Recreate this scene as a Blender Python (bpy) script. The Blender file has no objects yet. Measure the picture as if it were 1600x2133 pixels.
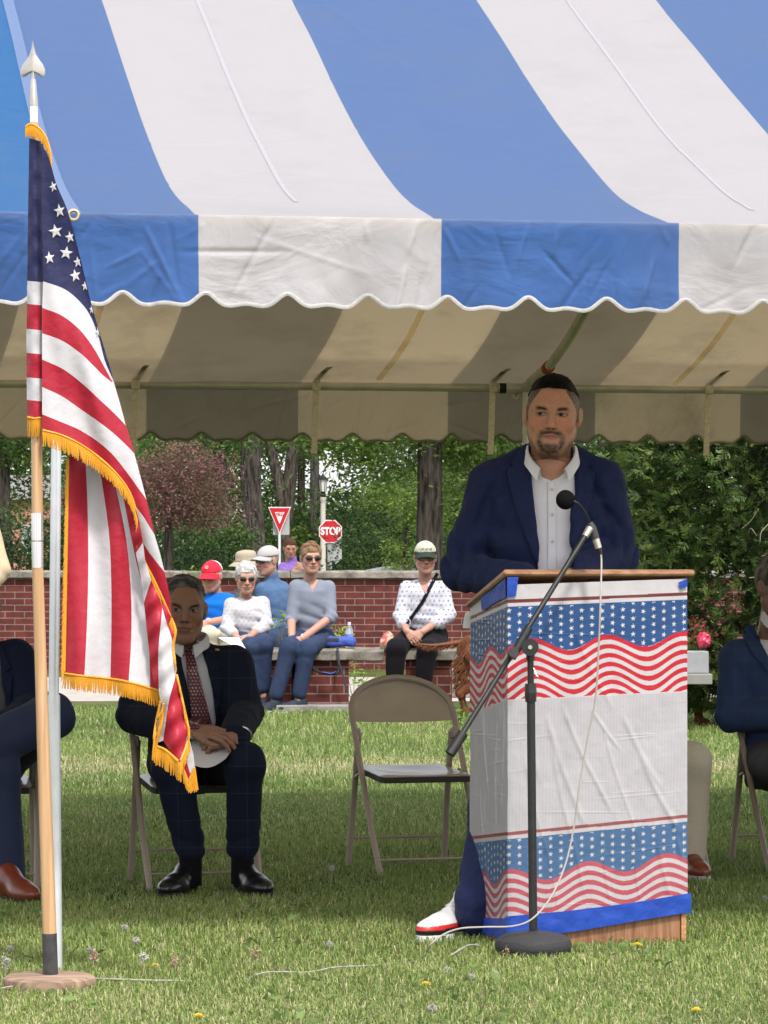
import bpy, math, random
import numpy as np
from mathutils import Vector, Matrix
from mathutils.bvhtree import BVHTree
from mathutils.geometry import delaunay_2d_cdt

R = math.radians
random.seed(7)
RNG = np.random.default_rng(11)
SC = bpy.context.scene
COL = SC.collection

# ------------------------------------------------------------------ camera, sky, sun, exposure
F, CX, HY, H = 7394.0, 800.0, 1162.0, 1.2      # focal length in photo pixels, horizon row, eye height
cam_data = bpy.data.cameras.new('camera')
cam = bpy.data.objects.new('camera', cam_data)
COL.objects.link(cam)
cam.location = (0, 0, H)
cam.rotation_euler = (R(90), 0, 0)
cam_data.sensor_fit = 'VERTICAL'
cam_data.sensor_height = 36.0
cam_data.sensor_width = 27.0
cam_data.lens = F / 2133.0 * 36.0
cam_data.shift_y = (HY - 1066.5) / 2133.0
cam_data.clip_start = 0.5
cam_data.clip_end = 2000
cam_data.dof.use_dof = True
cam_data.dof.focus_distance = 11.2
cam_data.dof.aperture_fstop = 40.0
SC.camera = cam

SUN_EL, SUN_AZ = 56.0, 24.0                  # azimuth: degrees to the right of straight behind the camera
world = bpy.data.worlds.new('World')
SC.world = world
world.use_nodes = True
wn = world.node_tree
sky = wn.nodes.new('ShaderNodeTexSky')
sky.sky_type = 'NISHITA'
sky.sun_disc = False
sky.sun_elevation = R(SUN_EL)
sky.sun_rotation = R(180 - SUN_AZ)
sky.air_density = 1.0
sky.dust_density = 4.0
sky.ozone_density = 1.0
wn.nodes['Background'].inputs['Strength'].default_value = 0.15
# thin bright cloud over the clear sky
_tc = wn.nodes.new('ShaderNodeTexCoord'); _cn = wn.nodes.new('ShaderNodeTexNoise'); _cn.inputs['Scale'].default_value = 2.5; _cn.inputs['Detail'].default_value = 6
wn.links.new(_tc.outputs['Generated'], _cn.inputs['Vector'])
_mr = wn.nodes.new('ShaderNodeMapRange'); _mr.inputs['From Min'].default_value = .35; _mr.inputs['From Max'].default_value = .65; _mr.inputs['To Min'].default_value = .35; _mr.inputs['To Max'].default_value = .75
wn.links.new(_cn.outputs[0], _mr.inputs[0])
_mx = wn.nodes.new('ShaderNodeMix'); _mx.data_type = 'RGBA'; _mx.inputs[7].default_value = (7.4, 7.3, 7.3, 1)
wn.links.new(_mr.outputs[0], _mx.inputs[0]); wn.links.new(sky.outputs[0], _mx.inputs[6])
wn.links.new(_mx.outputs[2], wn.nodes['Background'].inputs['Color'])
sl = bpy.data.lights.new('sun', 'SUN')
sl.energy = 2.1
sl.angle = R(7)
sl.color = (1.0, 0.96, 0.9)
sun = bpy.data.objects.new('sun', sl)
COL.objects.link(sun)
_to = Vector((math.sin(R(SUN_AZ)) * math.cos(R(SUN_EL)), -math.cos(R(SUN_AZ)) * math.cos(R(SUN_EL)), math.sin(R(SUN_EL))))
sun.rotation_euler = _to.to_track_quat('Z', 'Y').to_euler()
SC.view_settings.view_transform = 'Standard'
SC.view_settings.look = 'None'
SC.view_settings.exposure = 0.95
SC.view_settings.gamma = 1.0
SC.cycles.max_bounces = 6
SC.cycles.diffuse_bounces = 4
SC.cycles.glossy_bounces = 3
SC.cycles.transparent_max_bounces = 6
SC.cycles.use_denoising = True

def P(px, py, d):
    """the world point that photo pixel (px, py) shows at distance d"""
    return np.array([(px - CX) / F * d, d, H - (py - HY) / F * d])

# ------------------------------------------------------------------ materials
MATS = {}
def mat(name, col=(.5, .5, .5), rough=.7, metal=0., spec=.3, noise=0., nscale=20., bump=0., bscale=60., attr=None,
        sheen=0., trans=0., mod=None, aniso=None, coat=0.):
    if name in MATS: return MATS[name]
    m = bpy.data.materials.new(name)
    m.use_nodes = True
    nt = m.node_tree
    N, L = nt.nodes, nt.links
    b = N['Principled BSDF']
    b.inputs['Roughness'].default_value = rough
    b.inputs['Metallic'].default_value = metal
    b.inputs['Specular IOR Level'].default_value = spec
    b.inputs['Coat Weight'].default_value = coat
    if sheen:
        b.inputs['Sheen Weight'].default_value = sheen
        b.inputs['Sheen Roughness'].default_value = .5
    tc = N.new('ShaderNodeTexCoord')
    if attr:
        a = N.new('ShaderNodeAttribute'); a.attribute_name = attr
        src = a.outputs['Color']
    else:
        rgb = N.new('ShaderNodeRGB'); rgb.outputs[0].default_value = (*col, 1)
        src = rgb.outputs[0]
    if noise:
        n = N.new('ShaderNodeTexNoise'); n.inputs['Scale'].default_value = nscale; n.inputs['Detail'].default_value = 5
        if aniso:
            mp = N.new('ShaderNodeMapping'); mp.inputs['Scale'].default_value = aniso
            L.new(tc.outputs['Object'], mp.inputs[0]); L.new(mp.outputs[0], n.inputs['Vector'])
        else: L.new(tc.outputs['Object'], n.inputs['Vector'])
        mr = N.new('ShaderNodeMapRange'); mr.inputs['From Min'].default_value = .3; mr.inputs['From Max'].default_value = .7
        mr.inputs['To Min'].default_value = 1 - noise; mr.inputs['To Max'].default_value = 1 + noise
        L.new(n.outputs[0], mr.inputs[0])
        mx = N.new('ShaderNodeVectorMath'); mx.operation = 'SCALE'
        L.new(src, mx.inputs[0]); L.new(mr.outputs[0], mx.inputs['Scale'])
        src = mx.outputs[0]
    L.new(src, b.inputs['Base Color'])
    if bump:
        n = N.new('ShaderNodeTexNoise'); n.inputs['Scale'].default_value = bscale; n.inputs['Detail'].default_value = 4
        L.new(tc.outputs['Object'], n.inputs['Vector'])
        bp = N.new('ShaderNodeBump'); bp.inputs['Strength'].default_value = min(1, bump); bp.inputs['Distance'].default_value = .01 * max(1, bump)
        L.new(n.outputs[0], bp.inputs['Height']); L.new(bp.outputs[0], b.inputs['Normal'])
    if trans:
        t = N.new('ShaderNodeBsdfTranslucent'); L.new(src, t.inputs['Color'])
        mxs = N.new('ShaderNodeMixShader'); mxs.inputs[0].default_value = trans
        L.new(b.outputs[0], mxs.inputs[1]); L.new(t.outputs[0], mxs.inputs[2])
        L.new(mxs.outputs[0], N['Material Output'].inputs['Surface'])
    if mod: mod(m, nt, b, src, tc)
    MATS[name] = m
    return m

# ------------------------------------------------------------------ mesh helpers
def link(o, parent=None):
    COL.objects.link(o)
    if parent is not None: o.parent = parent
    return o

def tag(o, label=None, cat=None, group=None, kind=None):
    if label: o['label'] = label
    if cat: o['category'] = cat
    if group: o['group'] = group
    if kind: o['kind'] = kind
    return o

def thing(name, label, cat, loc=(0, 0, 0), group=None):
    o = bpy.data.objects.new(name, None)
    o.empty_display_size = .1
    link(o); o.location = [float(v) for v in loc]
    return tag(o, label, cat, group)

def mesh(name, V, Fc, mats, parent=None, smooth=True, col=None, midx=None, uv=None, origin=None):
    """V (n,3) world coords; Fc list or (m,k) array. The object's origin is set to its parent's origin (or ORIGIN)."""
    V = np.asarray(V, dtype=np.float64)
    off = np.array(origin) if origin is not None else (np.array(parent.matrix_world_loc) if False else (ploc(parent)))
    me = bpy.data.meshes.new(name)
    V = V - off
    if isinstance(Fc, np.ndarray):
        m_, k = Fc.shape
        me.vertices.add(len(V)); me.vertices.foreach_set('co', V.astype(np.float32).ravel())
        me.loops.add(m_ * k); me.loops.foreach_set('vertex_index', Fc.astype(np.int32).ravel())
        me.polygons.add(m_)
        me.polygons.foreach_set('loop_start', np.arange(0, m_ * k, k, dtype=np.int32))
        me.polygons.foreach_set('loop_total', np.full(m_, k, dtype=np.int32))
        me.update(calc_edges=True)
    else:
        me.from_pydata([tuple(v) for v in V], [], [tuple(f) for f in Fc])
    if not isinstance(mats, (list, tuple)): mats = [mats]
    for m in mats: me.materials.append(m)
    if midx is not None: me.polygons.foreach_set('material_index', np.asarray(midx, dtype=np.int32))
    me.polygons.foreach_set('use_smooth', np.full(len(me.polygons), smooth))
    if col is not None:
        col = np.asarray(col, dtype=np.float32)
        if col.shape[1] == 3: col = np.hstack([col, np.ones((len(col), 1), np.float32)])
        a = me.color_attributes.new('Col', 'FLOAT_COLOR', 'POINT')
        a.data.foreach_set('color', col.ravel())
    if uv is not None:
        l = me.uv_layers.new(name='UVMap'); l.data.foreach_set('uv', np.asarray(uv, dtype=np.float32).ravel())
    me.validate(); me.update()
    o = bpy.data.objects.new(name, me)
    link(o, parent)
    if parent is None: o.location = [float(v) for v in off]
    return o

def ploc(p):
    v = np.zeros(3)
    while p is not None:
        v = v + np.array(p.location); p = p.parent
    return v

class MB:
    """collects shapes into ONE mesh"""
    def __init__(s): s.V, s.F, s.M, s.n = [], [], [], 0
    def add(s, V, Fc, m=0):
        V = np.asarray(V, float)
        s.V.append(V); s.F += [tuple(int(i) + s.n for i in f) for f in Fc]; s.M += [m] * len(Fc); s.n += len(V)
        return s
    def box(s, c, size, rot=None, m=0, bev=0.0):
        x, y, z = np.array(size) / 2.0
        if bev <= 0:
            V = np.array([[i * x, j * y, k * z] for i in (-1, 1) for j in (-1, 1) for k in (-1, 1)])
            Fc = [(0, 1, 3, 2), (4, 6, 7, 5), (0, 4, 5, 1), (2, 3, 7, 6), (0, 2, 6, 4), (1, 5, 7, 3)]
        else:
            b = min(bev, x * .99, y * .99, z * .99)
            V, idx = [], {}
            for i in (-1, 1):
                for j in (-1, 1):
                    for k in (-1, 1):
                        for a in range(3):
                            p = [i * (x - b), j * (y - b), k * (z - b)]
                            p[a] = (i * x, j * y, k * z)[a]
                            idx[(i, j, k, a)] = len(V); V.append(p)
            V = np.array(V); Fc = []
            for a in range(3):
                o1, o2 = [q for q in range(3) if q != a]
                for sg in (-1, 1):
                    q = []
                    for (p1, p2) in ((-1, -1), (1, -1), (1, 1), (-1, 1)):
                        kk = [0, 0, 0]; kk[a] = sg; kk[o1] = p1; kk[o2] = p2
                        q.append(idx[(*kk, a)])
                    Fc.append(q)
            for a in range(3):
                o1, o2 = [q for q in range(3) if q != a]
                for p1 in (-1, 1):
                    for p2 in (-1, 1):
                        q = []
                        for sg, ax in ((-1, o1), (-1, o2), (1, o2), (1, o1)):
                            kk = [0, 0, 0]; kk[a] = sg; kk[o1] = p1; kk[o2] = p2
                            q.append(idx[(*kk, ax)])
                        Fc.append(q)
            for i in (-1, 1):
                for j in (-1, 1):
                    for k in (-1, 1): Fc.append([idx[(i, j, k, a)] for a in range(3)])
            Fc = fix_normals(V, Fc)
        if rot is not None: V = V @ np.array(rot).T
        return s.add(V + np.array(c), Fc, m)
    def tube(s, pts, r, n=10, m=0, cap=True, flat=None):
        pts = np.array(pts, float)
        r = np.full(len(pts), r) if np.isscalar(r) else np.array(r, float)
        T = np.gradient(pts, axis=0) if len(pts) > 2 else np.repeat([pts[-1] - pts[0]], len(pts), 0)
        T /= np.linalg.norm(T, axis=1)[:, None] + 1e-12
        up = np.array([0, 0, 1.]) if abs(T[0][2]) < .9 else np.array([0, 1., 0])
        V = []
        A = np.cross(T[0], up); A /= np.linalg.norm(A)
        ang = np.linspace(0, 2 * math.pi, n, endpoint=False)
        for i in range(len(pts)):
            A = A - T[i] * (A @ T[i]); A /= np.linalg.norm(A)
            B = np.cross(T[i], A)
            fa = 1 if flat is None else flat
            V.append(pts[i] + r[i] * (np.cos(ang)[:, None] * A + fa * np.sin(ang)[:, None] * B))
        V = np.vstack(V); Fc = []
        for i in range(len(pts) - 1):
            for j in range(n):
                k = (j + 1) % n
                Fc.append((i * n + j, i * n + k, (i + 1) * n + k, (i + 1) * n + j))
        if cap: Fc += [tuple(range(n))[::-1], tuple((len(pts) - 1) * n + j for j in range(n))]
        return s.add(V, Fc, m)
    def lathe(s, prof, c=(0, 0, 0), n=24, m=0, rot=None):
        prof = np.array(prof, float)
        ang = np.linspace(0, 2 * math.pi, n, endpoint=False)
        V = np.vstack([np.c_[r * np.cos(ang), r * np.sin(ang), np.full(n, z)] for r, z in prof]); Fc = []
        for i in range(len(prof) - 1):
            for j in range(n):
                k = (j + 1) % n
                Fc.append((i * n + j, i * n + k, (i + 1) * n + k, (i + 1) * n + j))
        Fc += [tuple(range(n))[::-1], tuple((len(prof) - 1) * n + j for j in range(n))]
        if rot is not None: V = V @ np.array(rot).T
        return s.add(V + np.array(c), Fc, m)
    def prism(s, poly, dvec, m=0):
        """poly (n,3) planar outline, extruded by dvec"""
        poly = np.array(poly, float); n = len(poly)
        V = np.vstack([poly, poly + np.array(dvec)])
        Fc = [tuple(range(n)), tuple(range(2 * n - 1, n - 1, -1))] + [(i, i + n, (i + 1) % n + n, (i + 1) % n) for i in range(n)]
        return s.add(V, Fc, m)
    def sphere(s, c, r, n=12, m=0, rot=None):
        r = np.array([r] * 3 if np.isscalar(r) else r, float)
        prof = [(math.sin(a), -math.cos(a)) for a in np.linspace(0.02, math.pi - .02, n)]
        t = MB().lathe(prof, n=2 * n)
        V = np.vstack(t.V) * r
        if rot is not None: V = V @ np.array(rot).T
        return s.add(V + np.array(c), t.F, m)
    def build(s, name, mats, parent=None, smooth=False, origin=None, uvm=False, auto=None):
        V = np.vstack(s.V)
        o = mesh(name, V, s.F, mats, parent, smooth, midx=s.M, origin=origin)
        if auto or smooth:
            try: o.data.set_sharp_from_angle(angle=R(auto or 40))
            except Exception: pass
        if uvm: box_uv(o, V)
        return o

def fix_normals(V, Fc):
    out = []
    for f in Fc:
        p = V[list(f)]
        n = np.cross(p[1] - p[0], p[2] - p[0])
        if n @ p.mean(0) < 0: f = list(f)[::-1]
        out.append(tuple(f))
    return out

def box_uv(o, V):
    """UVs in metres by the face's dominant direction"""
    me = o.data
    l = me.uv_layers.new(name='UVMap')
    for p in me.polygons:
        n = p.normal
        a = max(range(3), key=lambda i: abs(n[i]))
        for li in p.loop_indices:
            v = V[me.loops[li].vertex_index]
            l.data[li].uv = (v[1], v[2]) if a == 0 else ((v[0], v[2]) if a == 1 else (v[0], v[1]))

def rotz(a): c, s = math.cos(a), math.sin(a); return np.array([[c, -s, 0], [s, c, 0], [0, 0, 1.]])
def rotx(a): c, s = math.cos(a), math.sin(a); return np.array([[1, 0, 0], [0, c, -s], [0, s, c]])
def roty(a): c, s = math.cos(a), math.sin(a); return np.array([[c, 0, s], [0, 1, 0], [-s, 0, c]])

def grid_faces(nu, nv):
    i, j = np.meshgrid(np.arange(nu - 1), np.arange(nv - 1), indexing='ij')
    a = (i * nv + j).ravel()
    return np.c_[a, a + nv, a + nv + 1, a + 1]

def spline(pts, n):
    """Catmull-Rom resample of pts to n points"""
    p = np.array(pts, float)
    seg = np.r_[0, np.cumsum(np.linalg.norm(np.diff(p, axis=0), axis=1))]
    t = np.linspace(0, seg[-1], n)
    e = np.vstack([2 * p[0] - p[1], p, 2 * p[-1] - p[-2]])
    k = np.clip(np.searchsorted(seg, t, side='right') - 1, 0, len(p) - 2)
    u = ((t - seg[k]) / np.maximum(seg[k + 1] - seg[k], 1e-9))[:, None]
    p0, p1, p2, p3 = e[k], e[k + 1], e[k + 2], e[k + 3]
    return .5 * (2 * p1 + (p2 - p0) * u + (2 * p0 - 5 * p1 + 4 * p2 - p3) * u ** 2 + (3 * p1 - p0 - 3 * p2 + p3) * u ** 3)

def vnoise(p, scale, seed=0, octv=3):
    """cheap smooth noise from summed sines, p (...,3), about -1..1"""
    rs = np.random.RandomState(seed)
    out = 0; amp = 1; tot = 0
    for o in range(octv):
        for _ in range(3):
            k = rs.normal(size=3); k *= scale * (2 ** o) / np.linalg.norm(k)
            out = out + amp * np.sin(p @ k + rs.uniform(0, 6.28) + 1.3 * np.sin(p @ np.roll(k, 1) * .7 + rs.uniform(0, 6.28)))
            tot += amp
        amp *= .55
    return out / tot * 1.8

# ------------------------------------------------------------------ implicit surfaces
class SDF:
    """rounded shapes blended into one continuous surface, meshed by surface nets"""
    def __init__(s): s.ops = []
    def rc(s, a, b, ra, rb, k=.02, op='u', fl=None):
        """tapered capsule; fl = (axis vector, factor) squashes it along an axis"""
        a, b = np.array(a, float), np.array(b, float)
        r = max(ra, rb) * (1 if fl is None else max(1, fl[1]))
        lo, hi = np.minimum(a, b) - r, np.maximum(a, b) + r
        def f(p):
            ab = b - a; L2 = ab @ ab + 1e-12
            t = np.clip(((p - a) @ ab) / L2, 0, 1)
            q = p - a - t[..., None] * ab
            if fl is not None:
                ax = np.array(fl[0], float); ax = ax / np.linalg.norm(ax)
                w = q @ ax
                q = q + ax * (w * (1 / fl[1] - 1))[..., None]
            return np.sqrt((q * q).sum(-1)) - (ra + (rb - ra) * t)
        s.ops.append((op, k, lo, hi, f)); return s
    def chain(s, pts, rs, k=.02, fl=None):
        for i in range(len(pts) - 1): s.rc(pts[i], pts[i + 1], rs[i], rs[i + 1], k, fl=fl)
        return s
    def ell(s, c, r, rot=None, k=.02, op='u'):
        c, r = np.array(c, float), np.array(r, float)
        m = np.eye(3) if rot is None else np.array(rot)
        R_ = r.max()
        def f(p):
            q = (p - c) @ m
            k0 = np.sqrt(((q / r) ** 2).sum(-1)); k1 = np.sqrt(((q / r ** 2) ** 2).sum(-1)) + 1e-9
            return k0 * (k0 - 1) / k1
        s.ops.append((op, k, c - R_, c + R_, f)); return s
    def rbox(s, c, h, r, rot=None, k=.01, op='u'):
        c, h = np.array(c, float), np.array(h, float)
        m = np.eye(3) if rot is None else np.array(rot)
        R_ = np.linalg.norm(h)
        def f(p):
            q = np.abs((p - c) @ m) - (h - r)
            return np.sqrt((np.maximum(q, 0) ** 2).sum(-1)) + np.minimum(q.max(-1), 0) - r
        s.ops.append((op, k, c - R_, c + R_, f)); return s
    def loft(s, secs, c=(0, 0, 0), rot=None, k=.02, op='u'):
        """secs rows (z, cx, cy, rx, ry, power): super-elliptic sections along local z"""
        S = np.array(secs, float); c = np.array(c, float)
        m = np.eye(3) if rot is None else np.array(rot)
        o = np.argsort(S[:, 0]); S = S[o]
        corners = []
        for r in S:
            for sx in (-1, 1):
                for sy in (-1, 1): corners.append(c + m @ np.array([r[1] + sx * r[3], r[2] + sy * r[4], r[0]]))
        corners = np.array(corners)
        def f(p):
            q = (p - c) @ m
            z = q[..., 2]
            g = [np.interp(z, S[:, 0], S[:, i]) for i in range(1, 6)]
            x, y = np.abs(q[..., 0] - g[0]) / g[2], np.abs(q[..., 1] - g[1]) / g[3]
            e = g[4]
            n = (x ** e + y ** e + 1e-12) ** (1 / e)
            d = (n - 1) * np.minimum(g[2], g[3])
            dz = np.maximum(S[0, 0] - z, z - S[-1, 0])
            return np.where(dz > 0, np.sqrt(np.maximum(d, 0) ** 2 + dz ** 2), np.maximum(d, dz))
        s.ops.append((op, k, corners.min(0), corners.max(0), f)); return s
    def fn(s, f, lo, hi, op='u', k=.01):
        s.ops.append((op, k, np.array(lo, float), np.array(hi, float), f)); return s
    def disp(s, f):
        s.ops.append(('d', 0, None, None, f)); return s
    def mesh(s, vox, name=None, grow=0.):
        adds = [o for o in s.ops if o[0] == 'u']
        lo = np.min([o[2] for o in adds], 0) - vox * 3 - grow; hi = np.max([o[3] for o in adds], 0) + vox * 3 + grow
        n = np.maximum(np.ceil((hi - lo) / vox).astype(int) + 1, 4)
        ax = [lo[i] + vox * np.arange(n[i]) for i in range(3)]
        D = np.full(n, .3, np.float32)
        for op, k, l, h, f in s.ops:
            if op == 'd':
                band = np.abs(D) < .03
                idx = np.argwhere(band)
                pts = np.c_[ax[0][idx[:, 0]], ax[1][idx[:, 1]], ax[2][idx[:, 2]]]
                D[band] -= f(pts).astype(np.float32)
                continue
            mg = max(k, vox * 3) + vox * 2
            i0 = [max(0, int((l[i] - mg - lo[i]) / vox)) for i in range(3)]
            i1 = [min(n[i], int((h[i] + mg - lo[i]) / vox) + 2) for i in range(3)]
            if any(i1[i] <= i0[i] for i in range(3)): continue
            sl_ = tuple(slice(i0[i], i1[i]) for i in range(3))
            g = np.stack(np.meshgrid(ax[0][sl_[0]], ax[1][sl_[1]], ax[2][sl_[2]], indexing='ij'), -1)
            v = f(g); d = D[sl_]
            if op == 'u':
                hh = np.maximum(k - np.abs(d - v), 0) / k
                D[sl_] = np.minimum(d, v) - hh * hh * k * .25
            else:
                v = -v
                hh = np.maximum(k - np.abs(d - v), 0) / k
                D[sl_] = np.maximum(d, v) + hh * hh * k * .25
        return nets(D, lo, vox)

def nets(D, lo, vox):
    S = D < 0
    # pad ends as outside
    S[0] = S[-1] = False; S[:, 0] = S[:, -1] = False; S[:, :, 0] = S[:, :, -1] = False
    nx, ny, nz = D.shape
    c = [S[i:nx - 1 + i, j:ny - 1 + j, k:nz - 1 + k] for i in (0, 1) for j in (0, 1) for k in (0, 1)]
    cnt = sum(x.astype(np.int8) for x in c)
    act = (cnt > 0) & (cnt < 8)
    I = np.argwhere(act)
    idx = -np.ones(act.shape, np.int64); idx[act] = np.arange(len(I))
    cor = [(i, j, k) for i in (0, 1) for j in (0, 1) for k in (0, 1)]
    vals = np.stack([D[I[:, 0] + a, I[:, 1] + b, I[:, 2] + c_] for a, b, c_ in cor], 1).astype(float)
    sg = np.stack([S[I[:, 0] + a, I[:, 1] + b, I[:, 2] + c_] for a, b, c_ in cor], 1)
    acc = np.zeros((len(I), 3)); w = np.zeros(len(I))
    for a in range(8):
        for b in range(a + 1, 8):
            ca, cb = np.array(cor[a]), np.array(cor[b])
            if np.abs(ca - cb).sum() != 1: continue
            x = sg[:, a] != sg[:, b]
            va, vb = vals[:, a], vals[:, b]
            t = np.clip(np.where(np.abs(va - vb) > 1e-9, va / (va - vb + 1e-12), .5), 0, 1)
            pt = ca + t[:, None] * (cb - ca)
            acc[x] += pt[x]; w[x] += 1
    V = lo + vox * (I + acc / w[:, None])
    Q = []
    for axis in range(3):
        sA = [slice(1, -1)] * 3; sA[axis] = slice(0, -1)
        sB = [slice(1, -1)] * 3; sB[axis] = slice(1, None)
        A, B = S[tuple(sA)], S[tuple(sB)]
        e = np.argwhere(A != B); fl = A[A != B]
        off = np.array([1, 1, 1]); off[axis] = 0
        e = e + off
        u, v = [q for q in range(3) if q != axis]
        def cell(du, dv):
            q = e.copy(); q[:, u] -= du; q[:, v] -= dv
            return idx[q[:, 0], q[:, 1], q[:, 2]]
        q = np.stack([cell(1, 1), cell(0, 1), cell(0, 0), cell(1, 0)], 1)
        if axis == 1: fl = ~fl
        q[~fl] = q[~fl][:, ::-1]
        Q.append(q)
    Q = np.vstack(Q)
    Q = Q[(Q >= 0).all(1)]
    return V, Q

def smooth_mesh(V, Q, it=2, lam=.5):
    for _ in range(it):
        acc = np.zeros_like(V); cn = np.zeros(len(V))
        for a, b in ((0, 1), (1, 2), (2, 3), (3, 0)):
            np.add.at(acc, Q[:, a], V[Q[:, b]]); np.add.at(acc, Q[:, b], V[Q[:, a]])
            np.add.at(cn, Q[:, a], 1); np.add.at(cn, Q[:, b], 1)
        m = acc / np.maximum(cn, 1)[:, None]
        V = V + lam * (m - V)
    return V

def poly_sd(x, z, poly):
    """signed distance (negative inside) of 2D points to a polygon"""
    P_ = np.array(poly, float); d = np.full(x.shape, 1e9); ins = np.zeros(x.shape, bool)
    n = len(P_)
    for i in range(n):
        a, b = P_[i], P_[(i + 1) % n]
        e = b - a; wx, wz = x - a[0], z - a[1]
        t = np.clip((wx * e[0] + wz * e[1]) / (e @ e + 1e-12), 0, 1)
        d = np.minimum(d, (wx - t * e[0]) ** 2 + (wz - t * e[1]) ** 2)
        c = (a[1] > z) != (b[1] > z)
        xi = a[0] + (z - a[1]) / (b[1] - a[1] + 1e-12) * e[0]
        ins ^= c & (x < xi)
    d = np.sqrt(d)
    return np.where(ins, -d, d)

def bvh_of(V, Q): return BVHTree.FromPolygons([tuple(v) for v in V], [tuple(int(i) for i in q) for q in Q])

def drape(name, polyXZ, bvh, m, parent, off=.004, thick=.004, step=.006, smooth=True, y0=None, dvec=(0, 1, 0), maxjump=.05, colf=None):
    """lays a flat outline (world x,z) on the front of a body, following its surface"""
    poly = np.array(polyXZ, float)
    pts = []
    n = len(poly)
    for i in range(n):
        a, b = poly[i], poly[(i + 1) % n]
        k = max(1, int(np.linalg.norm(b - a) / step))
        pts += [a + (b - a) * j / k for j in range(k)]
    nb = len(pts)
    lo, hi = poly.min(0), poly.max(0)
    gx, gz = np.meshgrid(np.arange(lo[0], hi[0], step), np.arange(lo[1], hi[1], step))
    gx, gz = gx.ravel(), gz.ravel()
    ok = poly_sd(gx, gz, poly) < -step * .45
    allp = [Vector(p) for p in pts] + [Vector((x, z)) for x, z in zip(gx[ok], gz[ok])]
    res = delaunay_2d_cdt(allp, [], [list(range(nb))], 1, 1e-6)
    v2, fc = res[0], res[2]
    ys = []
    last = None
    start = (y0 if y0 is not None else 0)
    for p in v2:
        h = bvh.ray_cast(Vector((p.x, start, p.y)), Vector(dvec), 5)
        y = h[0].y if h[0] is not None else None
        ys.append(y)
    good = np.array([y for y in ys if y is not None])
    if len(good) == 0: return None
    md = np.median(good)
    ys = np.array([y if y is not None else np.nan for y in ys], float)
    bad = np.isnan(ys) | (np.abs(ys - md) > maxjump + .5)
    XY = np.array([[p.x, p.y] for p in v2])
    if bad.any() and (~bad).any():
        g = np.where(~bad)[0]
        for i in np.where(bad)[0]:
            ys[i] = ys[g[np.argmin(((XY[g] - XY[i]) ** 2).sum(1))]]
    V = np.c_[XY[:, 0], ys - off, XY[:, 1]]
    Fc = []
    for f in fc:
        f = list(f)
        nrm = np.cross(V[f[1]] - V[f[0]], V[f[2]] - V[f[0]])
        if nrm[1] > 0: f = f[::-1]
        Fc.append(tuple(f))
    # bottom + sides for real thickness
    nV = len(V)
    V2 = V + np.array([0, thick, 0])
    from collections import Counter
    ec = Counter()
    for f in Fc:
        for i in range(len(f)): ec[(f[i], f[(i + 1) % len(f)])] += 1
    side = []
    for (a, b) in list(ec):
        if (b, a) not in ec: side.append((b, a, a + nV, b + nV))
    Fall = Fc + [tuple(i + nV for i in f[::-1]) for f in Fc] + side
    col = None
    V3 = np.vstack([V, V2])
    if colf is not None: col = colf(V3)
    return mesh(name, V3, Fall, m, parent, smooth, col=col)

def pxpoly(pts, d): return [tuple(P(x, y, d)[[0, 2]]) for x, y in pts]

def star_pts(n=5, r=1., ri=.42, a0=90):
    return [(math.cos(R(a0 + i * 36)) * (r if i % 2 == 0 else ri), math.sin(R(a0 + i * 36)) * (r if i % 2 == 0 else ri)) for i in range(10)]
# ------------------------------------------------------------------ ground, path, wall, benches
def ground_z(x, y):
    return 0.0 * x

def mod_ground(m, nt, b, src, tc):
    N, L = nt.nodes, nt.links
    n1 = N.new('ShaderNodeTexNoise'); n1.inputs['Scale'].default_value = .9; n1.inputs['Detail'].default_value = 6
    L.new(tc.outputs['Object'], n1.inputs['Vector'])
    r = N.new('ShaderNodeValToRGB'); L.new(n1.outputs[0], r.inputs[0])
    e = r.color_ramp.elements
    e[0].position = .35; e[0].color = (.040, .062, .014, 1); e[1].position = .68; e[1].color = (.11, .12, .045, 1)
    n2 = N.new('ShaderNodeTexNoise'); n2.inputs['Scale'].default_value = 30; n2.inputs['Detail'].default_value = 6
    L.new(tc.outputs['Object'], n2.inputs['Vector'])
    mx = N.new('ShaderNodeMix'); mx.data_type = 'RGBA'; mx.blend_type = 'OVERLAY'; mx.inputs[0].default_value = .7
    L.new(r.outputs[0], mx.inputs[6]); L.new(n2.outputs[0], mx.inputs[7]); L.new(mx.outputs[2], b.inputs['Base Color'])
    bp = N.new('ShaderNodeBump'); bp.inputs['Distance'].default_value = .03
    L.new(n2.outputs[0], bp.inputs['Height']); L.new(bp.outputs[0], b.inputs['Normal'])
M_ground = mat('lawn_soil', rough=.95, spec=.05, mod=mod_ground)
gr = mesh('ground', [(-400, -20, 0), (400, -20, 0), (400, 700, 0), (-400, 700, 0)], [(0, 1, 2, 3)], M_ground, smooth=False)
tag(gr, kind='structure')

M_conc = mat('pale_concrete', (.33, .30, .27), rough=.9, noise=.18, nscale=6, bump=.3, bscale=90)
M_conc2 = mat('grey_concrete', (.22, .21, .2), rough=.95, noise=.3, nscale=7, bump=.5, bscale=60)
path = mesh('path', [(-6, 29.6, .004), (8, 29.6, .004), (8, 35.6, .004), (-6, 35.6, .004)], [(0, 1, 2, 3)], M_conc, smooth=False)
tag(path, kind='structure')

# road beyond the wall
M_asph = mat('asphalt', (.06, .06, .062), rough=.9, noise=.2, nscale=3)
road = mesh('road', [(-60, 62, .004), (60, 62, .004), (60, 76, .004), (-60, 76, .004)], [(0, 1, 2, 3)], M_asph, smooth=False)
tag(road, kind='structure')

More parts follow.
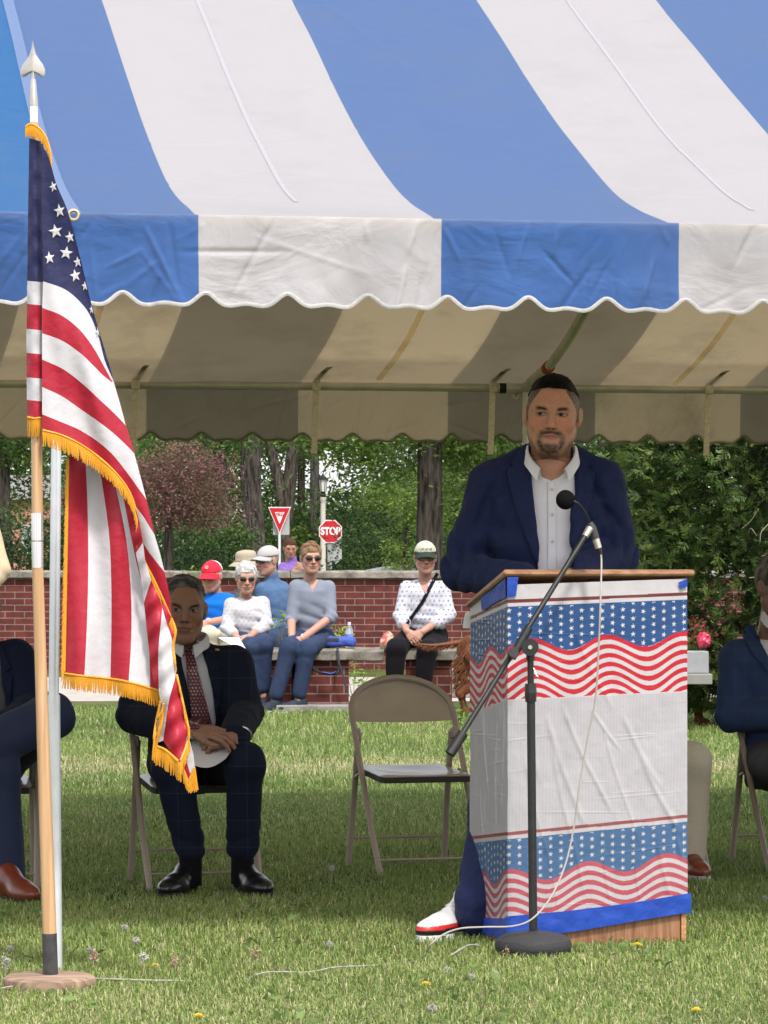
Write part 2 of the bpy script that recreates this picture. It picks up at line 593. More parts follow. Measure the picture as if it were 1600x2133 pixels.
def mod_brick(m, nt, b, src, tc):
    N, L = nt.nodes, nt.links
    uv = N.new('ShaderNodeUVMap'); uv.uv_map = 'UVMap'
    br = N.new('ShaderNodeTexBrick')
    br.inputs['Scale'].default_value = 1
    br.inputs['Brick Width'].default_value = .208; br.inputs['Row Height'].default_value = .0695
    br.inputs['Mortar Size'].default_value = .0055; br.inputs['Mortar Smooth'].default_value = .2
    br.inputs['Color1'].default_value = (.115, .029, .023, 1); br.inputs['Color2'].default_value = (.070, .019, .017, 1)
    br.inputs['Mortar'].default_value = (.20, .145, .13, 1); br.inputs['Bias'].default_value = -.1
    L.new(uv.outputs[0], br.inputs['Vector'])
    n = N.new('ShaderNodeTexNoise'); n.inputs['Scale'].default_value = 9; n.inputs['Detail'].default_value = 5
    L.new(tc.outputs['Object'], n.inputs['Vector'])
    mr = N.new('ShaderNodeMapRange'); mr.inputs['From Min'].default_value = .3; mr.inputs['From Max'].default_value = .7; mr.inputs['To Min'].default_value = .75; mr.inputs['To Max'].default_value = 1.25
    L.new(n.outputs[0], mr.inputs[0])
    sc = N.new('ShaderNodeVectorMath'); sc.operation = 'SCALE'
    L.new(br.outputs[0], sc.inputs[0]); L.new(mr.outputs[0], sc.inputs['Scale']); L.new(sc.outputs[0], b.inputs['Base Color'])
    bp = N.new('ShaderNodeBump'); bp.inputs['Distance'].default_value = .006; bp.inputs['Strength'].default_value = .8
    iv = N.new('ShaderNodeMath'); iv.operation = 'SUBTRACT'; iv.inputs[0].default_value = 1
    L.new(br.outputs[1], iv.inputs[1]); L.new(iv.outputs[0], bp.inputs['Height']); L.new(bp.outputs[0], b.inputs['Normal'])
M_brick = mat('red_brick', rough=.85, spec=.2, mod=mod_brick)

def mod_stone(m, nt, b, src, tc):
    N, L = nt.nodes, nt.links
    n = N.new('ShaderNodeTexNoise'); n.inputs['Scale'].default_value = 6; n.inputs['Detail'].default_value = 8; n.inputs['Roughness'].default_value = .7
    L.new(tc.outputs['Object'], n.inputs['Vector'])
    r = N.new('ShaderNodeValToRGB'); L.new(n.outputs[0], r.inputs[0])
    e = r.color_ramp.elements
    e[0].position = .36; e[0].color = (.08, .068, .052, 1); e[1].position = .62; e[1].color = (.27, .25, .22, 1)
    L.new(r.outputs[0], b.inputs['Base Color'])
    bp = N.new('ShaderNodeBump'); bp.inputs['Distance'].default_value = .02; bp.inputs['Strength'].default_value = .7
    L.new(n.outputs[0], bp.inputs['Height']); L.new(bp.outputs[0], b.inputs['Normal'])
M_stone = mat('weathered_stone', rough=.95, spec=.1, mod=mod_stone)

def rough_slab(mb, c, size, seed=0, amp=.01, n=24):
    """a long stone slab with worn edges"""
    x, y, z = size
    nx = max(2, int(x / .08))
    xs = np.linspace(-x / 2, x / 2, nx)
    prof = [(-y / 2, -z / 2 + .01), (-y / 2, z / 2 - .02), (-y / 2 + .02, z / 2), (y / 2 - .02, z / 2), (y / 2, z / 2 - .02), (y / 2, -z / 2 + .01), (y / 2 - .02, -z / 2), (-y / 2 + .02, -z / 2)]
    V = []
    for q in xs:
        for (a, b) in prof: V.append((q, a, b))
    V = np.array(V); V = V + np.stack([vnoise(V * 1.0, 14, seed + i) for i in range(3)], -1) * amp * [0, .6, .6]
    k = len(prof); Fc = []
    for i in range(nx - 1):
        for j in range(k): Fc.append((i * k + j, i * k + (j + 1) % k, (i + 1) * k + (j + 1) % k, (i + 1) * k + j))
    Fc += [tuple(range(k)), tuple((nx - 1) * k + j for j in range(k))[::-1]]
    mb.add(V + np.array(c), Fc)

wall = thing('brick_wall', 'long red brick garden wall with a weathered stone coping behind the benches', 'wall', (0, 38, 0))
MB().box((0, 38.15, .49), (26, .3, .98)).build('brickwork', M_brick, wall, uvm=True)
cp = MB()
x = -13.0; i = 0
while x < 13:
    w_ = 1.5
    rough_slab(cp, (x + w_ / 2, 38.15, 1.02), (w_ - .008, .42, .085), seed=i, amp=.012); x += w_; i += 1
cp.build('coping', M_stone, wall, smooth=False)
# nearer curved return of the wall, seen lower behind the bench people
benches = []
def bench(x0, x1, y, piers, label):
    t = thing('stone_bench', label, 'bench', ((x0 + x1) / 2, y, 0), 'stone slab benches on brick piers')
    s = MB(); rough_slab(s, ((x0 + x1) / 2, y, .445), (x1 - x0, .46, .095), seed=int(x0 * 7) % 50, amp=.014)
    s.build('seat', M_stone, t)
    for p in piers:
        MB().box((p[0], y, .1985), (p[1], .36, .397)).build('pier', M_brick, t, uvm=True)
    return t
def X(px, d): return (px - CX) / F * d
D_B = 27.9
bench(X(470, D_B), X(800, D_B), D_B, [(X(577, D_B), .30), (X(668, D_B), .44), (X(500, D_B), .3)], 'long stone slab bench on brick piers under the seated group of people')
bench(X(804, D_B), X(1010, D_B), D_B, [(X(893, D_B), .36), (X(985, D_B), .02)][:1], 'short stone slab bench on one brick pier under the woman with the shoulder bag')
fd = MB().box((X(650, D_B), D_B - .05, .03), (1.2, .75, .06), bev=.01).build('path_edge', M_conc2)
tag(fd, kind='structure')
st = MB(); rough_slab(st, (X(968, 30.5), 30.5, .12), (.22, .3, .24), seed=9, amp=.03)
o = st.build('stone_block', M_stone, origin=(X(968, 30.5), 30.5, 0)); tag(o, 'short rough stone block on the path behind the lectern', 'stone block')

# ------------------------------------------------------------------ the tent
TH = R(10.2)
TE, TA = np.array([math.cos(TH), math.sin(TH), 0]), np.array([-math.sin(TH), math.cos(TH), 0])
T0 = np.array([0, 10.4, 0])
TW = 6.3
PROF = np.array([(0, 2.185), (.06, 2.225), (.45, 2.30), (.83, 2.405), (1.40, 2.62), (1.9, 2.84), (2.4, 3.07), (2.85, 3.27), (3.15, 3.41)])
PROF = np.array([(0, 2.185), (.20, 2.232), (.50, 2.30), (.83, 2.40), (1.40, 2.62), (1.9, 2.84), (2.4, 3.07), (2.85, 3.27), (3.15, 3.41)])
PROF = spline(PROF, 240)
REAR = 2.02
def roof_z(w):
    w = np.asarray(w, float)
    f = np.interp(w, PROF[:, 0], PROF[:, 1])
    wr = TW - w
    k = (3.41 - REAR) / (3.41 - 2.185)
    b = 3.41 - (3.41 - np.interp(wr, PROF[:, 0], PROF[:, 1])) * k
    return np.where(w <= TW / 2, f, b)
def TP(u, w, z):
    u, w = np.asarray(u, float), np.asarray(w, float)
    sh = -.165 * np.clip((w - 3.15) / 3.15, 0, 1)
    return T0 + TE * (u + sh)[..., None] + TA * w[..., None] + np.array([0, 0, 1.]) * np.asarray(z, float)[..., None]
U0, SW = -.549, .719                 # a white stripe starts at U0
SEAM = -.918
tent = thing('event_tent', 'blue and white striped canopy tent with a scalloped valance over the lectern', 'tent', (0, 13.5, 0))

def mod_fabric(c1, c2, stain, c_st=(.3, .25, .17)):
    def f(m, nt, b, src, tc):
        N, L = nt.nodes, nt.links
        a = N.new('ShaderNodeAttribute'); a.attribute_name = 'Col'
        n = N.new('ShaderNodeTexNoise'); n.inputs['Scale'].default_value = 2.2; n.inputs['Detail'].default_value = 9; n.inputs['Roughness'].default_value = .68
        L.new(tc.outputs['Object'], n.inputs['Vector'])
        r = N.new('ShaderNodeMapRange'); r.inputs['From Min'].default_value = .5; r.inputs['From Max'].default_value = .72
        r.inputs['To Max'].default_value = stain
        L.new(n.outputs[0], r.inputs[0])
        mx = N.new('ShaderNodeMix'); mx.data_type = 'RGBA'
        L.new(r.outputs[0], mx.inputs[0]); L.new(a.outputs['Color'], mx.inputs[6]); mx.inputs[7].default_value = (*c_st, 1)
        L.new(mx.outputs[2], b.inputs['Base Color'])
        n2 = N.new('ShaderNodeTexNoise'); n2.inputs['Scale'].default_value = 3.5; n2.inputs['Detail'].default_value = 5; n2.inputs['Distortion'].default_value = .8
        mp = N.new('ShaderNodeMapping'); mp.inputs['Scale'].default_value = (1, 1, 1.6); L.new(tc.outputs['Object'], mp.inputs[0]); L.new(mp.outputs[0], n2.inputs['Vector'])
        n3 = N.new('ShaderNodeTexNoise'); n3.inputs['Scale'].default_value = 320; L.new(tc.outputs['Object'], n3.inputs['Vector'])
        ad = N.new('ShaderNodeMath'); ad.operation = 'MULTIPLY_ADD'; ad.inputs[1].default_value = .02; L.new(n3.outputs[0], ad.inputs[0]); L.new(n2.outputs[0], ad.inputs[2])
        bp = N.new('ShaderNodeBump'); bp.inputs['Distance'].default_value = .022; bp.inputs['Strength'].default_value = .9
        L.new(ad.outputs[0], bp.inputs['Height']); L.new(bp.outputs[0], b.inputs['Normal'])
    return f
def mod_thin(fr, *a):
    g = mod_fabric(*a)
    def f(m, nt, b, src, tc):
        g(m, nt, b, src, tc)
        t = nt.nodes.new('ShaderNodeBsdfTranslucent'); mx = nt.nodes.new('ShaderNodeMixShader'); mx.inputs[0].default_value = fr
        hs = nt.nodes.new('ShaderNodeHueSaturation'); hs.inputs['Saturation'].default_value = .12; hs.inputs['Value'].default_value = 1.55
        nt.links.new(b.inputs['Base Color'].links[0].from_socket, hs.inputs['Color']); wm = nt.nodes.new('ShaderNodeVectorMath'); wm.operation = 'MULTIPLY'; wm.inputs[1].default_value = (1.0, .90, .72); nt.links.new(hs.outputs[0], wm.inputs[0]); nt.links.new(wm.outputs[0], t.inputs['Color'])
        nt.links.new(b.outputs[0], mx.inputs[1]); nt.links.new(t.outputs[0], mx.inputs[2]); nt.links.new(mx.outputs[0], nt.nodes['Material Output'].inputs['Surface'])
    return f
M_vinyl = mat('canopy_vinyl', rough=.62, spec=.25, mod=mod_thin(.48, 0, 0, .12))
M_lining = mat('canopy_lining', rough=.85, spec=.15, mod=mod_thin(.60, 0, 0, .5, (.17, .14, .09)))
M_pipe = mat('galvanised_pipe', (.56, .52, .42), rough=.4, metal=.3, noise=.15, nscale=8)
M_strap = mat('webbing_strap', (.66, .57, .39), rough=.9, noise=.15, nscale=60)
M_trim = mat('white_binding', (.40, .39, .38), rough=.7, noise=.1, nscale=90)
M_black = mat('black_plastic', (.015, .015, .016), rough=.45)
M_brass = mat('brass_grommet', (.6, .5, .32), rough=.35, metal=.9)

def stripe_cols(umin, umax, per=10):
    """columns with doubled vertices at stripe edges: list of (u, stripe index)"""
    cols = []
    k0 = int(math.floor((umin - U0) / SW)); k1 = int(math.ceil((umax - U0) / SW))
    edges = [(max(umin, U0 + k * SW), min(umax, U0 + (k + 1) * SW), k) for k in range(k0, k1)]
    return [e for e in edges if e[1] > e[0] + 1e-6]

def wrinkle(u, w, seed=0, amp=1.):
    p = np.stack([u, w, np.zeros_like(u)], -1)
    n = vnoise(p * np.array([1, .6, 1]), 5, seed, 3) * .006
    # sharp creases
    c = np.zeros_like(u)
    rs = np.random.RandomState(seed + 5)
    for _ in range(60):
        a = rs.uniform(0, 3.14); c0 = (rs.uniform(-2.5, 3), rs.uniform(0, 3.2)); L_ = rs.uniform(.15, .7)
        du, dw = u - c0[0], w - c0[1]
        s_, t_ = du * math.cos(a) + dw * math.sin(a), -du * math.sin(a) + dw * math.cos(a)
        c += np.exp(-(t_ / .014) ** 2 - (s_ / L_) ** 4) * rs.uniform(-1, 1) * .0035
    return (n + c) * amp

BLUE_ROOF, WHITE_ROOF = (.080, .160, .37), (.455, .455, .50)  # roof blue greyer than the valance: fading plus sky gloss put into the colour
BLUE_VAL, WHITE_VAL, BLUE_LEFT = (.040, .155, .49), (.57, .58, .65), (.020, .14, .38)
LIN_BLUE, LIN_WHITE, LIN_BAND = (.25, .23, .15), (.395, .328, .20), (.31, .262, .152)
UMIN, UMAX = -4.1, 5.6
def roof_sheet(off, lining):
    Vs, Fs, Cs, n = [], [], [], 0
    ws = np.unique(np.r_[np.linspace(0, .3, 8), np.linspace(.3, 3.15, 70 if lining else 220), np.linspace(3.15, 6.0, 40), np.linspace(6, TW, 8)])
    for (a, b, k) in stripe_cols(UMIN, UMAX):
        cuts = [(a, b, None)]
        if a < SEAM < b: cuts = [(a, SEAM, 'new'), (SEAM, b, None)]  # 'new' only marks the part left of SEAM, where blue is deeper
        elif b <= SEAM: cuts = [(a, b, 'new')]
        for (p, q, tg_) in cuts:
            us = np.linspace(p, q, max(2, int((q - p) / (.022 if lining else .011))))
            Ug, Wg = np.meshgrid(us, ws, indexing='ij')
            z = roof_z(Wg) + wrinkle(Ug, Wg, 3) - off
            # slack between rafters
            z = z - .02 * np.sin(np.pi * np.clip(Wg / 3.15, 0, 1)) * np.sin(np.pi * ((Ug - SEAM) / 3.6 % 1))
            pts = TP(Ug, Wg, z).reshape(-1, 3)
            blue = (k % 2 == 1)
            if lining:
                c = np.tile(LIN_BLUE if blue else LIN_WHITE, (len(pts), 1)).astype(float)
                band = (TW - Wg).ravel() < .40
                if not blue: c[band] = LIN_BAND
            else:
                if tg_ == 'new': c0 = BLUE_LEFT if blue else WHITE_ROOF
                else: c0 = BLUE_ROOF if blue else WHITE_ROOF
                c = np.tile(c0, (len(pts), 1)).astype(float)
            f = grid_faces(len(us), len(ws)) + n
            if lining: f = f[:, ::-1]
            Vs.append(pts); Fs.append(f); Cs.append(c); n += len(pts)
    return np.vstack(Vs), np.vstack(Fs), np.vstack(Cs)
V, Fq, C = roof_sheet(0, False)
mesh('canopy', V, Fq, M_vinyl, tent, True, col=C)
V, Fq, C = roof_sheet(.012, True)
mesh('lining', V, Fq, M_lining, tent, True, col=C)
# reinforcing seams in the white stripes, outer side and lining
def seam(u, w0, w1, lining, wd=.008):
    ws = np.linspace(w0, w1, 220)
    us = np.array([u - wd, u + wd])
    Ug, Wg = np.meshgrid(us, ws, indexing='ij')
    z = roof_z(Wg) + wrinkle(Ug, Wg, 3) - .02 * np.sin(np.pi * np.clip(Wg / 3.15, 0, 1)) * np.sin(np.pi * ((Ug - SEAM) / 3.6 % 1)) + (-.015 if lining else .0016)
    return TP(Ug, Wg, z).reshape(-1, 3), grid_faces(2, len(ws))
Vs, Fs, n = [], [], 0
for k in (-4, -2, 0, 2, 4, 6):
    v, f = seam(U0 + SW * (k + .5), .45, 3.1, False); Vs.append(v); Fs.append(f + n); n += len(v)
mesh('seam_strip', np.vstack(Vs), np.vstack(Fs), mat('seam_white', (.262, .258, .28), rough=.6), tent)
v, f = seam(SEAM + .02, .05, 3.15, False, .02)
mesh('join_strip', v, f, mat('seam_blue', (.08,.125,.24), rough=.6), tent)
Vs, Fs, n = [], [], 0
for k in (-4, -2, 0, 2, 4, 6):
    v, f = seam(U0 + SW * (k + .5), 3.3, TW - .1, True, .016); Vs.append(v); Fs.append((f + n)[:, ::-1]); n += len(v)
mesh('seam_strip', np.vstack(Vs), np.vstack(Fs), M_lining, tent, col=np.tile((.80, .64, .36), (n, 1)))

def scallop(u):
    t = ((u - U0 - .02) / (SW / 3)) % 1.0
    return .030 * np.exp(-((t - .0) / .16) ** 2) + .030 * np.exp(-((t - 1.) / .16) ** 2) + .004 * np.cos(t * 6.28 * 2)
def valance(w, ztop, drop, side, lining_col=None, seed=0, amp=1.):
    """side -1: hangs at the front; +1 rear. returns V, F, C and bottom edge"""
    Vs, Fs, Cs, n, edge = [], [], [], 0, []
    for (a, b, k) in stripe_cols(UMIN, UMAX):
        us = np.linspace(a, b, 170)
        ts = np.linspace(0, 1, 64)
        Ug, Tg = np.meshgrid(us, ts, indexing='ij')
        z = ztop - Tg * (drop - scallop(Ug))
        p = np.stack([Ug, z, np.zeros_like(z)], -1)
        cr = 0
        rs = np.random.RandomState(seed + 77)
        wv = vnoise(p * [1, .55, 1], 9, seed, 4) * .016 + .010 * np.sin(Ug * 17 + 2 * vnoise(p, 3, seed + 2)) * Tg
        for _ in range(130):
            aa = rs.normal(1.2, .6); c0 = (rs.uniform(-2, 3), rs.uniform(ztop - drop, ztop)); L_ = rs.uniform(.04, .16)
            du, dz = Ug - c0[0], z - c0[1]
            s_, t_ = du * math.cos(aa) + dz * math.sin(aa), -du * math.sin(aa) + dz * math.cos(aa)
            cr = cr + np.exp(-(t_ / .008) ** 2 - (s_ / L_) ** 4) * rs.uniform(-1, 1) * .0065
        out = (wv * (.25 + .75 * Tg) + cr * np.minimum(Tg * 5, 1)) * amp + .012
        pts = TP(Ug, np.full_like(Ug, w) + side * out, z).reshape(-1, 3)
        blue = k % 2 == 1
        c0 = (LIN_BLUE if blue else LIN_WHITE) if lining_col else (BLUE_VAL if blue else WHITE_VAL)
        Vs.append(pts); Fs.append((grid_faces(len(us), len(ts)) + n)); Cs.append(np.tile(c0, (len(pts), 1))); n += len(pts)
        edge.append(pts.reshape(len(us), len(ts), 3)[:, -1])
    return np.vstack(Vs), np.vstack(Fs), np.vstack(Cs), np.vstack(edge)
ZE = 2.195
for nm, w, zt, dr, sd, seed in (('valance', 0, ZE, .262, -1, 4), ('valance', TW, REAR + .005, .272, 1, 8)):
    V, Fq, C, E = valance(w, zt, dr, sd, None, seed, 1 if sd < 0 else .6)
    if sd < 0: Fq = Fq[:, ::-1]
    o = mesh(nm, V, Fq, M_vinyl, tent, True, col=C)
    # inner lining of the same cloth
    V2, Fq2, C2, E2 = valance(w, zt, dr, sd, True, seed, 1 if sd < 0 else .6)
    off = -TA * sd * .004
    mesh('valance_lining', V2 + off, Fq2 if sd < 0 else Fq2[:, ::-1], M_lining, tent, True, col=C2)
    E = E[::2]
    MB().tube(E + np.array([0, 0, .001]), .0042 if sd < 0 else .004, 6, flat=1.6).build('binding', M_trim if sd < 0 else mat('olive_binding', (.20, .20, .12), rough=.8), tent, smooth=True)
# frame
pw = lambda u, w, z: TP(np.array(u), np.array(w), np.array(z))
fr = MB()
for w, z in ((.03, ZE - .035), (TW - .05, REAR - .012)):
    MB().tube([pw(UMIN, w, z), pw(UMAX, w, z)], .021, 12).build('crossbar', M_pipe, tent, smooth=True)
def leg(u, w, z, px=None, foot=(0, 0)):
    g = MB()
    top = pw(u, w, z); bot = np.array([top[0] + foot[0], top[1] + foot[1], 0.])
    mid = bot + (top - bot) * .33
    g.tube([top, mid], .0165, 14); g.tube([mid + (top - mid) * .02, bot], .0205, 14)
    return g.build('pole', M_pipe, tent, smooth=True)
M_alu = mat('aluminium', (.72, .74, .78), rough=.38, metal=.55, noise=.06, nscale=14)
MATS['galvanised_pipe']
# front pole near the flag, inner tube in wider sleeve
Pt, Pm, Pb = P(121, 560, 10.25), P(112, 1455, 10.25), P(117, 2025, 10.25)
Pb[2] = 0
g = MB(); g.tube([Pt, Pm], .0150, 16); g.tube([Pm + np.array([0, 0, .01]), Pb], .0185, 16)
g.build('pole', M_alu, tent, smooth=True)
urear = 0
# rear pole that stands behind the speaker
kx = (1095 - CX) / F
def u_at(px, w):
    for _ in range(3): pass
    lo_, hi_ = -8., 8.
    for _ in range(40):
        mi = (lo_ + hi_) / 2; p = TP(np.array(mi), np.array(w), np.array(0.)); x_ = CX + p[0] / p[1] * F
        if x_ < px: lo_ = mi
        else: hi_ = mi
    return mi
ur = u_at(1095, TW - .05)
leg(ur, TW - .05, REAR)
leg(ur + 4.0, TW - .05, REAR); leg(ur - 4.4, TW - .05, REAR)
# rafters under the lining
for uu in (ur, ur - 4.2):
    ws = np.r_[np.linspace(TW - .05, 3.2, 14)]
    pts = [pw(uu, w_, float(roof_z(w_)) - .05) for w_ in ws]
    pts[0] = pw(uu, TW - .05, REAR)
    MB().tube(pts, .022, 12).build('rafter', M_pipe, tent, smooth=True)
    ws = np.linspace(.03, 3.2, 12)
    MB().tube([pw(uu, w_, float(roof_z(w_)) - .055) for w_ in ws], .022, 12).build('rafter', M_pipe, tent, smooth=True)
g = MB()
pf = pw(ur, TW - .05, REAR - .012)
g.tube([pf - TE * .14, pf + TE * .14], .027, 14)
g.tube([pf, pw(ur, TW - .45, float(roof_z(TW - .45)) - .05)], .027, 14)
g.tube([pf + [0, 0, .02], pf - [0, 0, .22]], .022, 14)
g.build('corner_fitting', M_pipe, tent, smooth=True)
g = MB(); g.tube([pf - TE * .13, pf - TE * .098], .0285, 14); g.build('tape_band', M_black, tent, smooth=True)
q0, q1 = pw(ur, TW - .42, float(roof_z(TW - .42)) - .05), pw(ur, TW - .46, float(roof_z(TW - .46)) - .05)
g = MB(); g.tube([q0, q1], .0285, 14); g.build('tape_band', mat('red_tape', (.35, .06, .03), rough=.6), tent, smooth=True)
# straps that tie the canopy to the rear bar
for px in (283, 660, 1028, 1478, -80):
    us_ = u_at(px, TW - .1)
    g = MB()
    ctr = [(us_ + .015, TW - .33, float(roof_z(TW - .33)) - .022), (us_ + .005, TW - .11, REAR + .035), (us_, TW - .085, REAR - .01), (us_, TW - .08, REAR - .06), (us_ - .002, TW - .075, REAR - .18), (us_ - .006, TW - .07, REAR - .33)]
    V = []
    for (a, b, c) in ctr:
        wd = .014
        V += [pw(a - wd, b, c), pw(a + wd, b, c), pw(a + wd, b + .004, c), pw(a - wd, b + .004, c)]
    Fc = []
    for i in range(len(ctr) - 1):
        for j in range(4): Fc.append((i * 4 + j, i * 4 + (j + 1) % 4, i * 4 + 4 + (j + 1) % 4, i * 4 + 4 + j))
    g.add(V, Fc)
    g.build('strap', M_strap, tent)
    MB().box(pw(us_, TW - .095, REAR - .012), (.04, .012, .045), rot=rotz(TH), bev=.003).build('buckle', M_strap, tent)
# grommets
def grommet(p, r=.014):
    g = MB()
    a = np.linspace(0, 2 * math.pi, 20)
    g.tube([p + r * (math.cos(t) * TE + math.sin(t) * np.array([0, 0, 1])) for t in a], .005, 8, cap=False)
    return g.build('grommet', M_brass, tent, smooth=True)
gq = pw(u_at(152, -.02), -.04, 2.185); grommet(gq)
grommet(pw(u_at(1073, TW - .02), TW - .03, REAR - .05), .012)
# ------------------------------------------------------------------ leaves, trees, hedges
def mod_leaf(m, nt, b, src, tc):
    N, L = nt.nodes, nt.links
    t = N.new('ShaderNodeBsdfTranslucent'); L.new(src, t.inputs['Color'])
    mx = N.new('ShaderNodeMixShader'); mx.inputs[0].default_value = .35
    L.new(b.outputs[0], mx.inputs[1]); L.new(t.outputs[0], mx.inputs[2]); L.new(mx.outputs[0], N['Material Output'].inputs['Surface'])
M_leaf = mat('leaf', rough=.55, spec=.25, attr='Col', mod=mod_leaf)
M_grass = mat('grass_blade', rough=.6, spec=.2, attr='Col', mod=mod_leaf)
def mod_bark(m, nt, b, src, tc):
    N, L = nt.nodes, nt.links
    mp = N.new('ShaderNodeMapping'); mp.inputs['Scale'].default_value = (14, 14, 2.2); L.new(tc.outputs['Object'], mp.inputs[0])
    n = N.new('ShaderNodeTexNoise'); n.inputs['Scale'].default_value = 1.6; n.inputs['Detail'].default_value = 7; L.new(mp.outputs[0], n.inputs['Vector'])
    r = N.new('ShaderNodeValToRGB'); L.new(n.outputs[0], r.inputs[0]); e = r.color_ramp.elements
    e[0].position = .38; e[0].color = (.026, .022, .018, 1); e[1].position = .66; e[1].color = (.115, .098, .083, 1)
    L.new(r.outputs[0], b.inputs['Base Color'])
    bp = N.new('ShaderNodeBump'); bp.inputs['Distance'].default_value = .06; L.new(n.outputs[0], bp.inputs['Height']); L.new(bp.outputs[0], b.inputs['Normal'])
M_bark = mat('bark', rough=.95, spec=.1, mod=mod_bark)

def leaves(C, size, col, rng, droop=.3, jitter=.25, aspect=.45):
    """one pointed leaf (two folded triangles) per centre; col (n,3)"""
    n = len(C)
    d = rng.normal(size=(n, 3)); d[:, 2] = d[:, 2] * .6 - droop; d /= np.linalg.norm(d, axis=1)[:, None]
    q = rng.normal(size=(n, 3)); s = np.cross(d, q); s /= np.linalg.norm(s, axis=1)[:, None]
    L_ = size * rng.uniform(.6, 1.3, n)[:, None]
    nrm = np.cross(d, s)
    a, b_ = C - d * L_ * .5, C + d * L_ * .5
    m = C + nrm * L_ * .08
    w = s * L_ * aspect * .5
    V = np.stack([a, m + w, b_, m - w], 1).reshape(-1, 3)
    Q = np.arange(4 * n).reshape(n, 4)
    c = np.repeat(col * rng.uniform(1 - jitter, 1 + jitter, (n, 1)), 4, 0)
    return V, Q, c

def clumpy(rng, center, radii, nclump, per, spread, hollow=.45):
    """clump centres in an ellipsoid shell, points round each clump"""
    d = rng.normal(size=(nclump, 3)); d /= np.linalg.norm(d, axis=1)[:, None]
    r = rng.uniform(hollow ** 3, 1, nclump) ** (1 / 3)
    cc = np.array(center) + d * r[:, None] * np.array(radii)
    pts = np.repeat(cc, per, 0) + rng.normal(size=(nclump * per, 3)) * spread * np.array([1, 1, .55])
    return cc, pts

def crown(name, parent, blobs, leaf, cols, seed, spread=.28, per=40, hollow=.4, droop=.3, zmin=None, aspect=.45):
    rng = np.random.default_rng(seed)
    Vs, Qs, Cs, n = [], [], [], 0
    for (c, r, k) in blobs:
        cc, pts = clumpy(rng, c, r, k, per, spread, hollow)
        ci = np.array(cols)[rng.integers(0, len(cols), k)] * rng.uniform(.75, 1.25, (k, 1))
        col = np.repeat(ci, per, 0)
        if zmin is not None:
            ok = pts[:, 2] > zmin; pts, col = pts[ok], col[ok]
        V, Q, c_ = leaves(pts, leaf, col, rng, droop, aspect=aspect)
        Vs.append(V); Qs.append(Q + n); Cs.append(c_); n += len(V)
    return mesh(name, np.vstack(Vs), np.vstack(Qs), M_leaf, parent, False, col=np.vstack(Cs))

def trunk(parent, pts, r, seed=0, limbs=(), n=18):
    mb = MB()
    p = spline(pts, 26); rr = np.interp(np.linspace(0, 1, 26), np.linspace(0, 1, len(r)), r)
    p = p + np.stack([vnoise(p, 2.2, seed), vnoise(p, 2.2, seed + 1), 0 * p[:, 0]], -1) * rr[:, None] * .12
    mb.tube(p, rr * (1 + .08 * vnoise(p, 6, seed + 2)), n)
    for (q, r0, r1) in limbs:
        q = spline(q, 12); mb.tube(q, np.linspace(r0, r1, 12), 10)
    return mb.build('trunk', M_bark, parent, smooth=True)

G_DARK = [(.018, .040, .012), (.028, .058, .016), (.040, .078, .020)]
G_MID = [(.045, .095, .022), (.070, .130, .028), (.100, .165, .034)]
G_LIME = [(.13, .20, .035), (.17, .25, .045), (.21, .28, .06), (.10, .17, .03)]
G_RED = [(.19, .095, .085), (.25, .13, .115), (.15, .07, .07), (.14, .10, .06)]

def tree(name, label, px, d, r, cols, blobs, seed, leaf=.16, lean=0, top=7.5, limbs=(), per=40, spread=.3, hollow=.4, group='trees beyond the wall', zmin=None):
    if leaf > .06: leaf *= .66; per = int(per * 1.9)
    x = X(px, d)
    t = thing(name, label, 'tree', (x, d, 0), group)
    trunk(t, [(x, d, -.1), (x + lean * .3, d, top * .35), (x + lean, d, top)], [r * 1.25, r, r * .92, r * .6], seed,
          [([np.array(q) + [x, d, 0] for q in L_[0]], L_[1], L_[2]) for L_ in limbs])
    crown('crown', t, [((x + b[0], d + b[1], b[2]), b[3], b[4]) for b in blobs], leaf, cols, seed, spread, per, hollow, zmin=zmin)
    return t

# trunks one can tell apart
tree('broadleaf_tree', 'thick straight grey tree trunk left of the yield sign with high leafy branches', 532, 72, .205, G_MID,
     [((0), 0, 6.2, (3.2, 2.5, 2.3), 150), (-.9, .4, 4.1, (.9, .8, .6), 26)], 21, top=8, lean=-.25)
tree('forked_tree', 'dark forked tree trunk directly behind the yield sign', 594, 100, .235, G_MID,
     [(.2, 0, 7.6, (3.2, 2.5, 2.2), 130)], 22, top=2.6, lean=0,
     limbs=[([(0, 0, 2.2), (-.15, 0, 3.2), (-.5, 0, 4.6), (-1.1, 0, 7)], .18, .10), ([(0, 0, 2.2), (.12, 0, 3.3), (.27, 0, 4.6), (.6, 0, 7.4)], .22, .12)])
tree('dark_tree', 'narrow dark tree trunk beside the reddish maple', 460, 66, .13, G_MID,
     [(0, 0, 5.9, (2.6, 2.2, 2.0), 110), (-.5, -.2, 3.6, (1.2, .8, .7), 34)], 23, top=7)
tree('hanging_leaf_tree', 'furrowed grey brown trunk with hanging light leaves behind the woman with the shoulder bag', 896, 43, .155, [(.12, .19, .04), (.16, .24, .05), (.09, .15, .03)],
     [(-.9, -.2, 2.75, (.8, .6, .42), 52), (.55, .1, 2.75, (.8, .6, .45), 56), (.1, .5, 2.7, (1.1, .5, .4), 40), (-.6, -.1, 2.15, (.28, .3, .42), 9), (.33, .2, 2.3, (.22, .3, .5), 9), (0, 0, 4.6, (2.6, 2.2, 1.3), 130)],
     24, leaf=.13, top=5.5, per=26, spread=.15)
